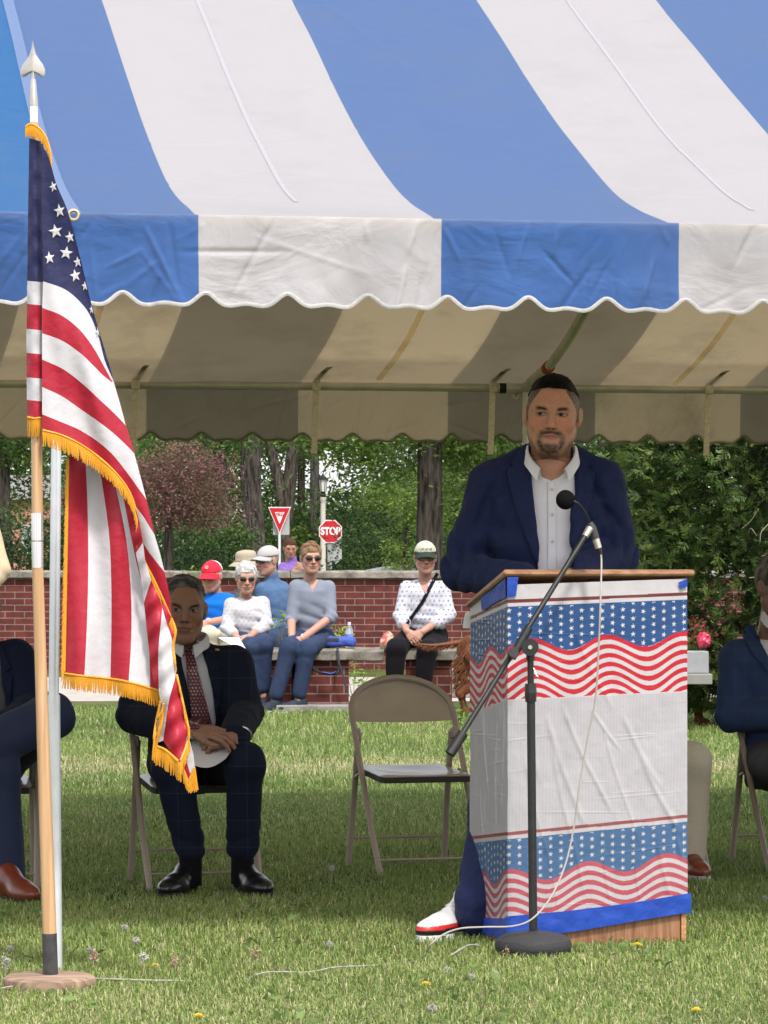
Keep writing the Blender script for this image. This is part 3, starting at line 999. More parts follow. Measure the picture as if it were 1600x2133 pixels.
tree('shade_tree', 'dark tree trunk at the left edge of the photo with bright leaves above', 2, 58, .17, G_MID,
     [(.35, 0, 3.1, (.9, .8, .45), 42), (0, 0, 5, (2.6, 2.2, 1.6), 110), (.3, .3, 2.2, (.5, .4, .5), 14)], 25, leaf=.14, spread=.2)
tree('japanese_maple', 'dull reddish purple maple tree hanging over the wall behind the flag', 352, 48, .07, G_RED,
     [(0, 0, 2.05, (.65, .6, .32), 60), (.3, -.1, 2.42, (.5, .4, .16), 34), (-.5, 0, 2.3, (.6, .4, .26), 44), (.42, -.1, 1.78, (.40, .4, .16), 30), (-.3, 0, 1.75, (.5, .4, .2), 26), (.62, 0, 2.15, (.16, .3, .3), 16), (-.9, 0, 2.0, (.5, .4, .4), 40), (.15, -.2, 2.62, (.3, .3, .06), 10)], 26, leaf=.05, top=1.9, per=52, spread=.17, hollow=.0)
tree('lime_tree', 'pale yellow green young tree right of the stop sign', 845, 62, .06, G_LIME,
     [(0, 0, 2.3, (.75, .6, .4), 44), (-.1, 0, 1.2, (.3, .4, .55), 14), (.4, -.3, 1.8, (.5, .4, .35), 20), (.75, -.3, 2.6, (.5, .4, .3), 16), (.8, -.5, 1.75, (.2, .3, .35), 8)], 27, leaf=.10, top=2.6, per=40, spread=.14)
tree('broadleaf_tree', 'bright green tree above the reddish maple', 350, 74, .12, G_LIME[:2] + G_MID,
     [(0, 0, 3.4, (1.3, .8, .55), 50), (0, 0, 5.5, (3, 2, 1.6), 90)], 28, leaf=.15)
tree('broadleaf_tree', 'tree with feathery leaves between the speaker and the cedar', 1262, 40, .1, G_MID + [(.10, .17, .03)],
     [(-.2, 0, 2.2, (.9, .6, .5), 46), (0, 0, 1.4, (.6, .5, .6), 40), (0, 0, 4, (2, 2, 1.4), 60)], 29, leaf=.12, per=40, spread=.17)
tree('broadleaf_tree', 'shady green tree filling the gap right of the hanging leaf tree', 975, 56, .1, G_MID + G_LIME[:1],
     [(0, 0, 2.5, (1.0, .7, .8), 50), (.3, 0, 1.5, (.8, .6, .7), 40)], 30, leaf=.13, per=40, spread=.2)
tree('broadleaf_tree', 'leafy tree between the forked tree and the lamp post', 628, 106, .12, G_MID + G_LIME[:2],
     [(.0, 0, 2.0, (1.0, .7, 1.2), 46), (0, 0, 5.6, (2.6, 2, 1.2), 60)], 31, leaf=.16)
# dense dark shrubs low behind the wall
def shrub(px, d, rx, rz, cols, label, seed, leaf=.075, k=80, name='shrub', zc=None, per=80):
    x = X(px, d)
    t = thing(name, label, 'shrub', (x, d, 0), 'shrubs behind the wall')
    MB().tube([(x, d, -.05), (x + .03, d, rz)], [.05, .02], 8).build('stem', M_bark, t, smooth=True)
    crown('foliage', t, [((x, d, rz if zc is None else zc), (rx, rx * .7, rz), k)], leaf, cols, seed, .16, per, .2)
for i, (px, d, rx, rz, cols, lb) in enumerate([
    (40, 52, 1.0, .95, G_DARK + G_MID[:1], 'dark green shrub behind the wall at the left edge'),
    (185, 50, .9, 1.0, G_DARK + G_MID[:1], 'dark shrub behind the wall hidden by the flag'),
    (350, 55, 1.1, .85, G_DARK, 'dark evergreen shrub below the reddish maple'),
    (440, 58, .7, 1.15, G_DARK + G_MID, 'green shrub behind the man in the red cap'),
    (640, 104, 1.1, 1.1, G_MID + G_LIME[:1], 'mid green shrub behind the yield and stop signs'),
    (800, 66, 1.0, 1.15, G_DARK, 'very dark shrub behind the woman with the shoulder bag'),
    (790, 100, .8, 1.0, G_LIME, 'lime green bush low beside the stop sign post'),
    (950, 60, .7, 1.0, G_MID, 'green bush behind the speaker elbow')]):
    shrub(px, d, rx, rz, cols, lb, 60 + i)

# the wood that closes the view far behind: one mass
rng = np.random.default_rng(5)
n = 4700
cx = rng.uniform(-22, 22, n); cy = rng.uniform(100, 118, n); cz = rng.uniform(.2, 6.5, n)
keep = ~((cz > 3.6) & (cz < 4.3) & (rng.random(n) < .5)) & ~((np.abs(cx - X(690, 108)) < .8) & (np.abs(cz - 4.0) < .9)) & ~((np.abs(cx - X(45, 108)) < .5) & (np.abs(cz - 3.1) < .6))
cc = np.c_[cx, cy, cz][keep]
allc = np.array(G_DARK + G_MID + G_MID + G_LIME[:1])
ci = allc[rng.integers(0, len(allc), len(cc))] * rng.uniform(.7, 1.3, (len(cc), 1))
per = 80
pts = np.repeat(cc, per, 0) + rng.normal(size=(len(cc) * per, 3)) * [.5, .5, .33]
V, Q, c = leaves(pts, .17, np.repeat(ci, per, 0), rng)
o = mesh('woods', V, Q, M_leaf, None, False, col=c, origin=(0, 110, 0)); tag(o, kind='stuff')

# ------------------------------------------------------------------ the cedar on the right
def cedar():
    d = 25.5; x0 = X(1570, d)
    t = thing('cedar_tree', 'dense dark green cedar with flat feathery sprays behind the seated man on the right', 'tree', (x0, d, 0))
    MB().tube(spline([(x0, d, -.05), (x0 + .03, d, 1.3), (x0, d, 3.2)], 10), np.linspace(.11, .04, 10), 12).build('trunk', M_bark, t, smooth=True)
    rng = np.random.default_rng(3)
    # limbs
    Vs, Qs, Cs, nv = [], [], [], 0
    lb = MB()
    n = 17000
    th = rng.uniform(0, 2 * np.pi, n); z = rng.uniform(.12, 3.9, n)
    th = np.where(rng.random(n) < .72, rng.uniform(np.pi * .95, np.pi * 1.95, n), th)
    Rr = np.interp(z, [0, .5, 1.4, 2.4, 3.9], [.78, .95, .98, .8, .25]) * (1 + .12 * np.sin(3 * th + 2 * z) + .1 * np.sin(7 * th + 5 * z))
    rr = Rr * rng.uniform(.12, 1.0, n) ** .5
    base = np.c_[x0 + rr * np.cos(th), d + rr * np.sin(th), z]
    out = np.c_[np.cos(th), np.sin(th), rng.uniform(-.35, .5, n)] + rng.normal(size=(n, 3)) * .35
    out /= np.linalg.norm(out, axis=1)[:, None]
    side = np.cross(out, rng.normal(size=(n, 3)) * .7 + np.array([0, 0, .6])); side /= np.linalg.norm(side, axis=1)[:, None]
    size = rng.uniform(.06, .15, n)
    tone = np.array([(.030, .055, .016), (.055, .095, .024), (.105, .15, .038), (.17, .22, .065)])[rng.choice(4, n, p=[.3, .35, .25, .1])]
    for (f, a, l) in [(.1, .9, .5), (.1, -.9, .5), (.3, .8, .48), (.3, -.8, .48), (.5, .7, .4), (.5, -.7, .4), (.7, .6, .32), (.7, -.6, .32), (.85, 0, .34), (.4, 0, .5), (.0, 0, .5)]:
        st_ = base + out * (size * f)[:, None]
        dr = out * math.cos(a) + side * math.sin(a) + rng.normal(size=(n, 3)) * .12
        dr /= np.linalg.norm(dr, axis=1)[:, None]
        L_ = (size * l * rng.uniform(.8, 1.3, n))[:, None]
        nm = np.cross(out, side); w = np.cross(dr, nm); w /= np.linalg.norm(w, axis=1)[:, None] + 1e-9
        wd = L_ * .14
        V = np.stack([st_, st_ + dr * L_ * .5 + w * wd, st_ + dr * L_, st_ + dr * L_ * .5 - w * wd], 1).reshape(-1, 3)
        Vs.append(V); Qs.append(np.arange(len(V)).reshape(-1, 4) + nv); nv += len(V)
        Cs.append(np.repeat(tone * rng.uniform(.8, 1.25, (n, 1)), 4, 0))
    mesh('crown', np.vstack(Vs), np.vstack(Qs), M_leaf, t, False, col=np.vstack(Cs))
    # a few bare twigs low on the right
    for k in range(9):
        g = MB()
        a = P(1560 + rng.uniform(-20, 60), 1150 + rng.uniform(-60, 60), d - 1.02)
        dr = np.array([rng.uniform(-1, .6), rng.uniform(-.4, .1), rng.uniform(-.6, .9)]); dr /= np.linalg.norm(dr)
        L_ = rng.uniform(.08, .22)
        g.tube(spline([a, a + dr * L_ * .5 + rng.normal(size=3) * .015, a + dr * L_], 6), np.linspace(.0028, .001, 6), 5)
        g.build('twig', mat('dry_twig', (.3, .25, .2), rough=.9), t)
cedar()
# yellow green seedling at the bench and small weeds
def seedling(px, py, d, label, n=60, r=.12, seed=1, cols=G_LIME, leaf=.05, h=.2):
    p = P(px, py, d); x, z = p[0], p[2]
    t = thing('leafy_sprig', label, 'plant', (x, d, 0), 'small plants by the benches')
    rng = np.random.default_rng(seed)
    g = MB()
    for k in range(5): g.tube([(x, d, 0), (x + rng.uniform(-r, r), d + rng.uniform(-.05, .05), z + rng.uniform(-.3, 1) * r * .6)], [.004, .002], 5)
    g.build('stem', mat('green_stem', (.1, .14, .04), rough=.7), t)
    pts = np.array([x, d, z]) + rng.normal(size=(n, 3)) * [r * .6, r * .4, r * .42]
    V, Q, c = leaves(pts, leaf, np.array(cols)[rng.integers(0, len(cols), n)] * 1.3, rng, 0, aspect=.4)
    mesh('foliage', V, Q, M_leaf, t, False, col=c)
seedling(737, 1400, 29.2, 'yellow green sprig growing between the two stone benches', 90, .17)
seedling(708, 1318, 29.6, 'pale leaves showing behind the water bottle', 40, .08, 2)
seedling(404, 1202, 36.9, 'pale yellow leaves by the wall top beside the man in the red cap', 40, .13, 3)
seedling(958, 1496, 24.0, 'low green weed in front of the stone block', 50, .10, 4, G_MID, .05)
seedling(590, 1290, 29.4, 'pale leaves between the denim shirt man and the grey top woman', 30, .1, 5)

# ------------------------------------------------------------------ the lawn
def lawn():
    rng = np.random.default_rng(1)
    def field(n, y0, y1, hmin, hmax, wmin, seed, x0=-420, x1=2020):
        py = rng.uniform(y0, y1, n); px = rng.uniform(x0, x1, n)
        d = H * F / (py - HY); x = (px - CX) / F * d
        g = np.c_[x, d, np.zeros(n)]
        nz = vnoise(g, 1.4, 5, 4); nz2 = vnoise(g * [1, .35, 1], 5, 9, 3)
        h = rng.uniform(hmin, hmax, n) * (1 + .3 * nz2); h = np.where(rng.random(n) < .004, h * 1.6, h)
        w = np.maximum(wmin, d * .00023) * rng.uniform(.7, 1.3, n)
        a = rng.uniform(0, 6.283, n); lean = rng.uniform(.2, 1.25, n)
        D = np.c_[np.cos(a), np.sin(a), np.zeros(n)]
        S = np.c_[-np.sin(a + rng.normal(size=n) * .8), np.cos(a), np.zeros(n)]; S[:, 0] = np.where(np.abs(S[:, 0]) < .35, .35 * np.sign(S[:, 0] + 1e-3), S[:, 0])
        S /= np.linalg.norm(S, axis=1)[:, None]
        up = np.array([0, 0, 1.])
        m = g + up * (h * .6)[:, None] + D * (h * lean * .3)[:, None]
        tp = g + up * (h * (1 - .35 * lean))[:, None] + D * (h * lean)[:, None]
        W = S * w[:, None]
        V = np.stack([g - W * .5, g + W * .5, m + W * .42, m - W * .42, tp], 1).reshape(-1, 3)
        base = np.arange(n)[:, None] * 5
        # one quad and one triangle as a degenerate-free pair of triangles + triangle
        T = np.vstack([base + [0, 1, 2], base + [0, 2, 3], base + [3, 2, 4]])
        green = np.array([.18, .27, .07]); lime = np.array([.33, .41, .13]); straw = np.array([.56, .52, .29]); dark = np.array([.13, .19, .06])
        t = np.clip(.5 + .55 * nz + .25 * nz2 + rng.normal(size=n) * .35, 0, 1)[:, None]
        c = dark * (1 - t) + lime * t
        c = np.where(rng.random((n, 1)) < .4, green, c)
        dry = np.exp(-((d - 20.2) / .9) ** 2) * .55 + .07 + .1 * np.clip(nz, 0, 1) + .16 * np.clip((py - 1950) / 150, 0, 1)
        c = np.where((rng.random(n) < dry)[:, None], straw * rng.uniform(.6, 1.1, (n, 1)), c)
        c = c * rng.uniform(.85, 1.15, (n, 1))
        return V, T, np.repeat(c, 5, 0)
    parts = [field(170000, 1900, 2290, .010, .032, .0030, 1), field(140000, 1640, 1900, .010, .034, .0032, 2), field(90000, 1478, 1640, .03, .06, .005, 3)]
    Vs, Ts, Cs, n = [], [], [], 0
    for V, T, c in parts: Vs.append(V); Ts.append(T + n); Cs.append(c); n += len(V)
    o = mesh('grass', np.vstack(Vs), np.vstack(Ts), M_grass, None, False, col=np.vstack(Cs), origin=(0, 15, 0)); tag(o, kind='stuff')
    # broad leaved weeds in the turf
    n = 2600
    py = rng.uniform(1500, 2200, n); px = rng.uniform(-300, 1900, n)
    k = vnoise(np.c_[px / 60, py / 40, 0 * px], 1, 3) > .35
    py, px = py[k], px[k]; d = H * F / (py - HY)
    g = np.c_[(px - CX) / F * d, d, rng.uniform(.012, .04, len(d))]
    V, Q, c = leaves(g, .035, np.tile([.15, .22, .07], (len(g), 1)), rng, -.1, .3, .6)
    o = mesh('clover_leaves', V, Q, M_grass, None, False, col=c, origin=(0, 15, 0)); tag(o, kind='stuff')
lawn()
def ground_pt(px, py): d = H * F / (py - HY); return np.array([(px - CX) / F * d, d, 0.])
M_puff = mat('seed_head', (.42, .41, .37), rough=.95); M_yel = mat('dandelion_yellow', (.75, .55, .02), rough=.7); M_stalk = mat('pale_stalk', (.22, .24, .10), rough=.7); M_dryst = mat('dry_stalk', (.40, .29, .2), rough=.8)
def dandelion(px, py, kind, hpx, label, seed=0):
    g0 = ground_pt(px, py); s = F / g0[1]; h = hpx / s
    rng = np.random.default_rng(seed)
    t = thing('dandelion', label, 'dandelion', g0, 'dandelions in the lawn')
    tip = g0 + [rng.uniform(-.01, .01), 0, h]
    MB().tube([g0, (g0 + tip) / 2 + [.003, 0, 0], tip], .0016, 6).build('stalk', M_dryst if kind == 'stalk' else M_stalk, t)
    if kind == 'puff':
        n = 240; dd = rng.normal(size=(n, 3)); dd /= np.linalg.norm(dd, axis=1)[:, None]
        V, Q, _ = leaves(tip + dd * .009, .009, np.ones((n, 3)), rng, 0, aspect=.35)
        mesh('seed_head', V, Q, M_puff, t, False)
    elif kind == 'yellow':
        m = MB()
        for ring, (r, z, k) in enumerate([(.019, 0, 20), (.014, .004, 16), (.008, .007, 10)]):
            for i in range(k):
                a = i / k * 6.283 + ring
                p = np.array([math.cos(a), math.sin(a), 0]); q = np.array([-math.sin(a), math.cos(a), 0])
                m.add([tip + [0, 0, z], tip + p * r * .6 + q * .0022 + [0, 0, z + .002], tip + p * r + [0, 0, z + .003], tip + p * r * .6 - q * .0022 + [0, 0, z + .002]], [(0, 1, 2, 3)])
        m.build('flower_head', M_yel, t)
    else:
        n = 60; V, Q, _ = leaves(tip + rng.normal(size=(n, 3)) * [.006, .006, .009], .014, np.ones((n, 3)), rng, 0, aspect=.3)
        mesh('seed_head', V, Q, M_puff if seed % 2 else M_dryst, t, False)
for i, (px, py, kd, h, lb) in enumerate([
    (260, 1950, 'puff', 18, 'white dandelion clock at the edge of the tent shade below the seated man'),
    (25, 1990, 'puff', 14, 'white dandelion clock left of the flag stand'),
    (195, 2010, 'puff', 30, 'tall grey dandelion clock just right of the flag pole foot'),
    (189, 2030, 'stalk', 38, 'bare dandelion stalk with a dry tip right of the flag pole foot'),
    (280, 1985, 'puff', 26, 'dull dandelion clock between the two seated men shadows'),
    (333, 1980, 'puff', 9, 'tiny dandelion clock right of the dull one'),
    (297, 2035, 'stalk', 44, 'reddish bare stalk standing alone in the left lawn'),
    (325, 2022, 'yellow', 8, 'yellow dandelion half hidden in grass left of center'),
    (408, 2128, 'yellow', 9, 'yellow dandelion at the bottom edge of the lawn'),
    (686, 1860, 'puff', 52, 'tall thin dandelion clock in front of the empty chair'),
    (692, 1978, 'puff', 10, 'small white dandelion clock under the empty chair shade edge'),
    (536, 2010, 'stalk', 22, 'short nodding stalk in the middle of the lawn'),
    (1323, 1980, 'yellow', 10, 'yellow dandelion at the foot of the lectern front'),
    (1445, 2118, 'yellow', 12, 'yellow dandelion in the bottom right corner of the lawn'),
    (884, 2060, 'yellow', 8, 'small yellow dandelion left of the microphone stand foot'),
    (981, 2048, 'puff', 12, 'white dandelion clock left below the microphone base'),
    (1027, 2042, 'puff', 12, 'white dandelion clock just below the microphone base'),
    (902, 2118, 'puff', 18, 'large white dandelion clock at the bottom below the sneaker'),
    (1452, 2100, 'puff', 10, 'pale dandelion clock above the corner dandelion'),
    (935, 2030, 'puff', 9, 'small dandelion clock below the sneaker'),
    (1590, 1880, 'puff', 9, 'faint dandelion clock at the right edge in the shade'),
    (1060, 1996, 'stalk', 16, 'dry seed tip against the microphone base'),
    (10, 2040, 'stalk', 36, 'dry stalk at the left edge by the flag stand'),
    (365, 2030, 'stalk', 30, 'thin bare stalk in the left lawn beside the cable')]):
    dandelion(px, py, kd, h, lb, i + 1)
# ------------------------------------------------------------------ lectern
def mod_wood(c1, c2, sc=(30, 30, 2.5), fine=3.):
    def f(m, nt, b, src, tc):
        N, L = nt.nodes, nt.links
        mp = N.new('ShaderNodeMapping'); mp.inputs['Scale'].default_value = sc; L.new(tc.outputs['Object'], mp.inputs[0])
        n = N.new('ShaderNodeTexNoise'); n.inputs['Scale'].default_value = fine; n.inputs['Detail'].default_value = 6; n.inputs['Distortion'].default_value = .4; L.new(mp.outputs[0], n.inputs['Vector'])
        r = N.new('ShaderNodeValToRGB'); L.new(n.outputs[0], r.inputs[0]); e = r.color_ramp.elements
        e[0].position = .35; e[0].color = (*c1, 1); e[1].position = .65; e[1].color = (*c2, 1); L.new(r.outputs[0], b.inputs['Base Color'])
    return f
M_oak = mat('oak_laminate', rough=.5, spec=.3, mod=mod_wood((.17, .075, .035), (.33, .175, .095)))
M_oaktop = mat('oak_top', rough=.42, spec=.35, mod=mod_wood((.21, .10, .05), (.36, .20, .11), (3, 30, 30)))
M_dark = mat('painted_gap_shade', (.012, .010, .010), rough=.8)
M_tape = mat('blue_tape', (.014, .055, .33), rough=.5, noise=.12, nscale=30, bump=.4, bscale=30)
LA = R(15)
LE, LB = np.array([math.cos(LA), math.sin(LA), 0]), np.array([-math.sin(LA), math.cos(LA), 0])
L0 = np.array([.383, 10.91, 0]); LW, LD = .578, .40
def LP(s, t, z): return L0 + LE * s + LB * t + np.array([0, 0, z])
lect = thing('lectern', 'tall wooden lectern wrapped in a flag patterned plastic cover', 'lectern', LP(LW / 2, LD / 2, 0))
RL = np.c_[LE, LB, [0, 0, 1]]
slope = math.atan(.105 / .42)
def lbox(s0, s1, t0, t1, z0, z1, name, m, bev=.002, **k):
    return MB().box(LP((s0 + s1) / 2, (t0 + t1) / 2, (z0 + z1) / 2), (s1 - s0, t1 - t0, z1 - z0), rot=RL, bev=bev).build(name, m, lect, **k)
lbox(.017, LW - .017, .004, .022, .0, 1.118, 'front_panel', M_oak)
for s0 in (0, LW - .0165):
    pts = [LP(s0, .0, 0), LP(s0, LD, 0), LP(s0, LD, 1.04), LP(s0, 0, 1.135)]
    MB().prism(pts, LE * .0165).build('side_panel', M_oak, lect)
    if s0 > .1: MB().prism([LP(s0 + .0005, -.002, .0), LP(s0 + .016, -.002, 0), LP(s0 + .016, -.002, 1.132), LP(s0 + .0005, -.002, 1.132)], LB * .0018).build('edge_band', mat('oak_edge', (.42, .22, .10), rough=.6, noise=.3, nscale=90), lect)
lbox(.02, LW - .02, .03, LD - .01, .62, .638, 'shelf', M_oak)
lbox(.27, LW - .02, .0225, .03, 1.118, 1.140, 'gap_shade_strip', M_dark, bev=0)  # black strip standing in for the shade in the gap under the top board
# sloping top
RT = RL @ rotx(-slope)
c = LP(LW / 2 + .003, 0, 0) + LB * .196
zf = 1.157
MB().box(np.array([c[0], c[1], zf - .105 / 2 - .002]), (.623, .435, .021), rot=RT, bev=.006).build('top_board', M_oaktop, lect, smooth=True)

# plastic cover with printed flag bands
def rowz(z): return HY + 677.7 * (1.2 - z)
RED, WHT, BLU, BRN = np.array([.46, .015, .030]), np.array([.50, .485, .50]), np.array([.018, .068, .20]), np.array([.14, .028, .028])
FRED, FWHT, FBLU = np.array([.38, .075, .10]), np.array([.44, .42, .435]), np.array([.055, .12, .24])
def stars_mask(a, r, ph, cw=.0335, rh=.0243, rad=.0088):
    """a metres along, r metres down"""
    ci = np.round(a / cw); ccx = ci * cw
    ph_ = .5 * np.sin(ci * 1.9 + ph)
    ri = np.round(r / rh - ph_); ccy = (ri + ph_) * rh
    dx, dy = a - ccx, -(r - ccy)
    th = np.arctan2(dx, dy) + .35 * np.sin(ci * 2.3 + ri * .2)
    rr = np.hypot(dx, dy)
    k = np.abs(((th / (2 * np.pi / 5)) % 1) * 2 - 1)         # 1 at tips
    lim = rad * (.40 + .60 * k ** 1.0) * (.42 / (.42 + (1 - k) * .58) if False else 1)
    # straight edged star
    al = (1 - k) * np.pi / 5
    ri_, ro = .4 * rad, rad
    x2, y2 = ri_ * np.sin(np.pi / 5), ri_ * np.cos(np.pi / 5)
    lim = ro * y2 * 0 + (ro * x2) / (x2 * np.cos(al) + (ro - y2) * np.sin(al) + 1e-9)
    return rr < lim
def cover_col(s, z):
    """s metres along the front (negative = round the left side)"""
    sn = s / LW
    row = rowz(z)
    c = np.tile(np.array([.42, .405, .43]), (len(s), 1))
    streak = .03 * np.sin(s * 900 + 3 * np.sin(z * 5)) * np.sin(s * 311)
    c += streak[:, None]
    t1 = np.where(sn > 0, -14 * sn, -57 * sn)
    a = row - t1
    def put(m, v): c[m] = v
    put(a < 1249, WHT); put((a >= 1249) & (a < 1256), BRN); put((a >= 1256) & (a < 1264), WHT)
    W = 1345 - 14 * np.cos(2 * np.pi * (sn - .12) / .43) + (a - 1345) * 0
    put((a >= 1264) & (a < W), BLU)
    low = np.clip((a - 1345) / 110, 0, 1)
    Wl = 1345 - (14 + 5 * low) * np.cos(2 * np.pi * (sn - .12 - .03 * low) / .43)
    k = (a - Wl) / 19.6
    m = (a >= W) & (a < 1457)
    put(m & ((k % 1) < .52), RED); put(m & ((k % 1) >= .52), WHT)
    st_ = stars_mask(s, (a - 1264) / 677.7 - .012, 0.)
    put((a > 1266) & (a < W - 3) & st_, WHT * 1.1)
    put((a >= 1457) & (a < 1459), WHT)
    t2 = np.where(sn > 0, -29 * sn, -43 * sn)
    a = row - t2
    W2 = 1825 - 15 * np.cos(2 * np.pi * (sn - .44) / .44)
    put((a >= 1733) & (a < 1740), BRN * 1.5 + .03); put((a >= 1740) & (a < 1748), FWHT)
    put((a >= 1748) & (a < W2), FBLU)
    k = (a - W2) / 19.6
    m = (a >= W2)
    put(m & ((k % 1) < .52), FRED); put(m & ((k % 1) >= .52), FWHT)
    put((a > 1750) & (a < W2 - 3) & stars_mask(s, (a - 1748) / 677.7 - .012, 2.), FWHT * 1.08)
    return c
def cover_face(s0, s1, front):
    n_s, zs = int(abs(s1 - s0) / .0016), np.arange(0.055, 1.125, .0016)
    ss = np.linspace(s0, s1, n_s)
    S, Z = np.meshgrid(ss, zs, indexing='ij')
    sn = S / LW
    top = (HY + 1.2 * 677.7 - (1218 + np.where(sn > 0, -12 * sn, -52 * sn))) / 677.7
    bot = (HY + 1.2 * 677.7 - (1918 + np.where(sn > 0, -40 * sn, -20 * sn))) / 677.7
    Zt = bot + (top - bot) * (Z - zs[0]) / (zs[-1] - zs[0])
    # folds and creases of the thin film
    o = np.zeros_like(S)
    p = np.stack([S, Zt, 0 * S], -1)
    o += .0022 * vnoise(p * [1, .35, 1], 40, 2, 3)
    for (sa, za, sb, zb, wd, hh) in [(.12, .72, .24, .36, .006, .007), (.17, .75, .33, .40, .005, .006), (.26, .74, .37, .60, .004, .005), (.36, .73, .50, .47, .006, .006), (.07, .74, .10, .50, .004, .005), (.14, .62, .24, .15, .005, .006), (.30, .70, .42, .30, .004, .004), (.42, .60, .56, .33, .006, .007), (.05, .60, .16, .10, .004, .004), (.20, 1.0, .34, .72, .006, .004), (.30, .40, .33, .1, .004, .004), (.40, .38, .43, .1, .004, .005), (.47, .42, .53, .1, .006, .006), (.53, .42, .57, .25, .005, .007),
                                      (-.26, .72, -.20, .45, .004, .005), (-.10, .72, -.13, .35, .005, .005), (-.03, 1.0, -.06, .4, .005, .004), (-.3, .5, -.2, .15, .004, .004)]:
        if (sa < 0) == front: continue
        d_ = np.array([sb - sa, zb - za]); L_ = np.linalg.norm(d_); d_ /= L_
        al = (S - sa) * d_[0] + (Zt - za) * d_[1]; ac = -(S - sa) * d_[1] + (Zt - za) * d_[0] + .006 * np.sin(al * 12)
        o += hh * .8 * np.exp(-(ac / (wd * 1.5)) ** 2) * np.clip(al / .05, 0, 1) * np.clip((L_ - al) / .05, 0, 1)
    rs = np.random.RandomState(3 if front else 4)
    for _ in range(34):
        zc = rs.uniform(.1, 1.1); sc_ = rs.uniform(s0, s1); L_ = rs.uniform(.03, .16); sl_ = rs.uniform(-.05, .12)
        ac = Zt - zc - sl_ * (S - sc_)
        o += rs.uniform(.0003, .0013) * np.exp(-(ac / .0022) ** 2) * np.exp(-((S - sc_) / L_) ** 4)
    if front: o += .006 * np.clip((S - .50) / .08, 0, 1) * np.clip((.5 - Zt) / .4, 0, 1)
    base = L0 + (LE * S[..., None] if front else LB * (-S[..., None]))
    nrm = -LB if front else -LE
    V = base + nrm * (o * .6 + .005)[..., None] + np.array([0, 0, 1.]) * Zt[..., None]
    V = V.reshape(-1, 3)
    Fq = grid_faces(len(ss), len(zs))
    return V, Fq, cover_col(S.ravel(), Zt.ravel())
V1, F1, C1 = cover_face(-.405, .0048, False)
V2, F2, C2 = cover_face(-.0048, LW + .002, True)
M_film = mat('printed_plastic_film', rough=.38, spec=.4, attr='Col', noise=.05, nscale=14, bump=.25, bscale=25, trans=.12)
cov = thing('lectern_cover', 'thin plastic tablecloth printed with stars and wavy stripes taped round the lectern', 'tablecloth', LP(LW / 2, 0, 0))
n1 = len(V1)
mesh('film', np.vstack([V1, V2]), np.vstack([F1, F2 + n1]), M_film, cov, True, col=np.vstack([C1, C2]))
def strip_on(face, pts_top, pts_bot, name, m, off=.012, seed=0):
    """a tape strip between two (s, z) lines on the front or side"""
    n = 60
    a = spline([(p[0], p[1]) for p in pts_top], n); b = spline([(p[0], p[1]) for p in pts_bot], n)
    ts = np.linspace(0, 1, 14)
    G = a[:, None] * (1 - ts[None, :, None]) + b[:, None] * ts[None, :, None]
    S, Z = G[..., 0], G[..., 1]
    rs = np.random.RandomState(seed)
    o = off + .0012 * vnoise(np.stack([S, Z, 0 * S], -1) * [1, 1, 1], 60, seed, 3)
    base = L0 + (LE * S[..., None] if face else LB * (-S[..., None]))
    V = base + (-LB if face else -LE) * o[..., None] + np.array([0, 0, 1.]) * Z[..., None]
    V = V.reshape(-1, 3)
    V2 = V + (LB if face else LE) * .001
    f = grid_faces(n, 14)
    return mesh(name, np.vstack([V, V2]), np.vstack([f, (f + len(V))[:, ::-1]]), m, cov, True)
zr = lambda row: 1.2 - (row - HY) / 677.7
strip_on(True, [(-.012, zr(1908)), (.2, zr(1899)), (.4, zr(1886)), (LW + .012, zr(1869))], [(-.012, zr(1957)), (.08, zr(1950)), (.2, zr(1944)), (.4, zr(1926)), (LW - .03, zr(1913)), (LW + .012, zr(1912))], 'tape', M_tape, seed=1)
strip_on(False, [(-.40, zr(1930)), (-.2, zr(1925)), (.011, zr(1912))], [(-.385, zr(1962)), (-.2, zr(1960)), (.011, zr(1957))], 'tape', M_tape, seed=2)
strip_on(True, [(-.008, zr(1202)), (.028, zr(1202))], [(-.008, zr(1244)), (.020, zr(1242))], 'tape', M_tape, off=.012, seed=3)
strip_on(False, [(-.26, zr(1248)), (-.1, zr(1222)), (.006, zr(1204))], [(-.25, zr(1275)), (-.1, zr(1256)), (.006, zr(1244))], 'tape', M_tape, off=.012, seed=4)
strip_on(True, [(LW - .03, zr(1214)), (LW, zr(1206))], [(LW - .022, zr(1228)), (LW, zr(1222))], 'tape', M_tape, off=.012, seed=5)

# ------------------------------------------------------------------ microphone stand
M_blk = mat('black_enamel', (.014, .014, .015), rough=.42, spec=.5, noise=.3, nscale=40)
M_iron = mat('cast_iron', (.035, .035, .038), rough=.6, bump=.3, bscale=200)
M_chrome = mat('chrome', (.75, .74, .72), rough=.2, metal=1.)
ms = thing('microphone_stand', 'black boom microphone stand with round cast base in front of the lectern', 'microphone stand', P(1111, 1990, 10.72) * [1, 1, 0])
DB = 10.72
bc = np.array([X(1111, DB), DB, 0])
MB().lathe([(.0, -.012), (.104, -.012), (.114, .006), (.117, .020), (.112, .036), (.09, .050), (.05, .058), (.02, .062), (.0, .062)], bc + [0, 0, .012], 40).build('base', M_iron, ms, smooth=True)
ptop = P(1105, 1372, DB)
pm = P(1106, 1455, DB)
MB().tube([bc + [0, 0, .04], pm], .0128, 14).build('pole', M_blk, ms, smooth=True)
MB().tube([pm, ptop], .0098, 14).build('inner_pole', M_blk, ms, smooth=True)
g = MB(); a, b = P(1106, 1462, DB), P(1105, 1424, DB); g.tube([a, a * .5 + b * .5, b], [.0165, .0185, .0165], 10); g.build('clutch', M_blk, ms)
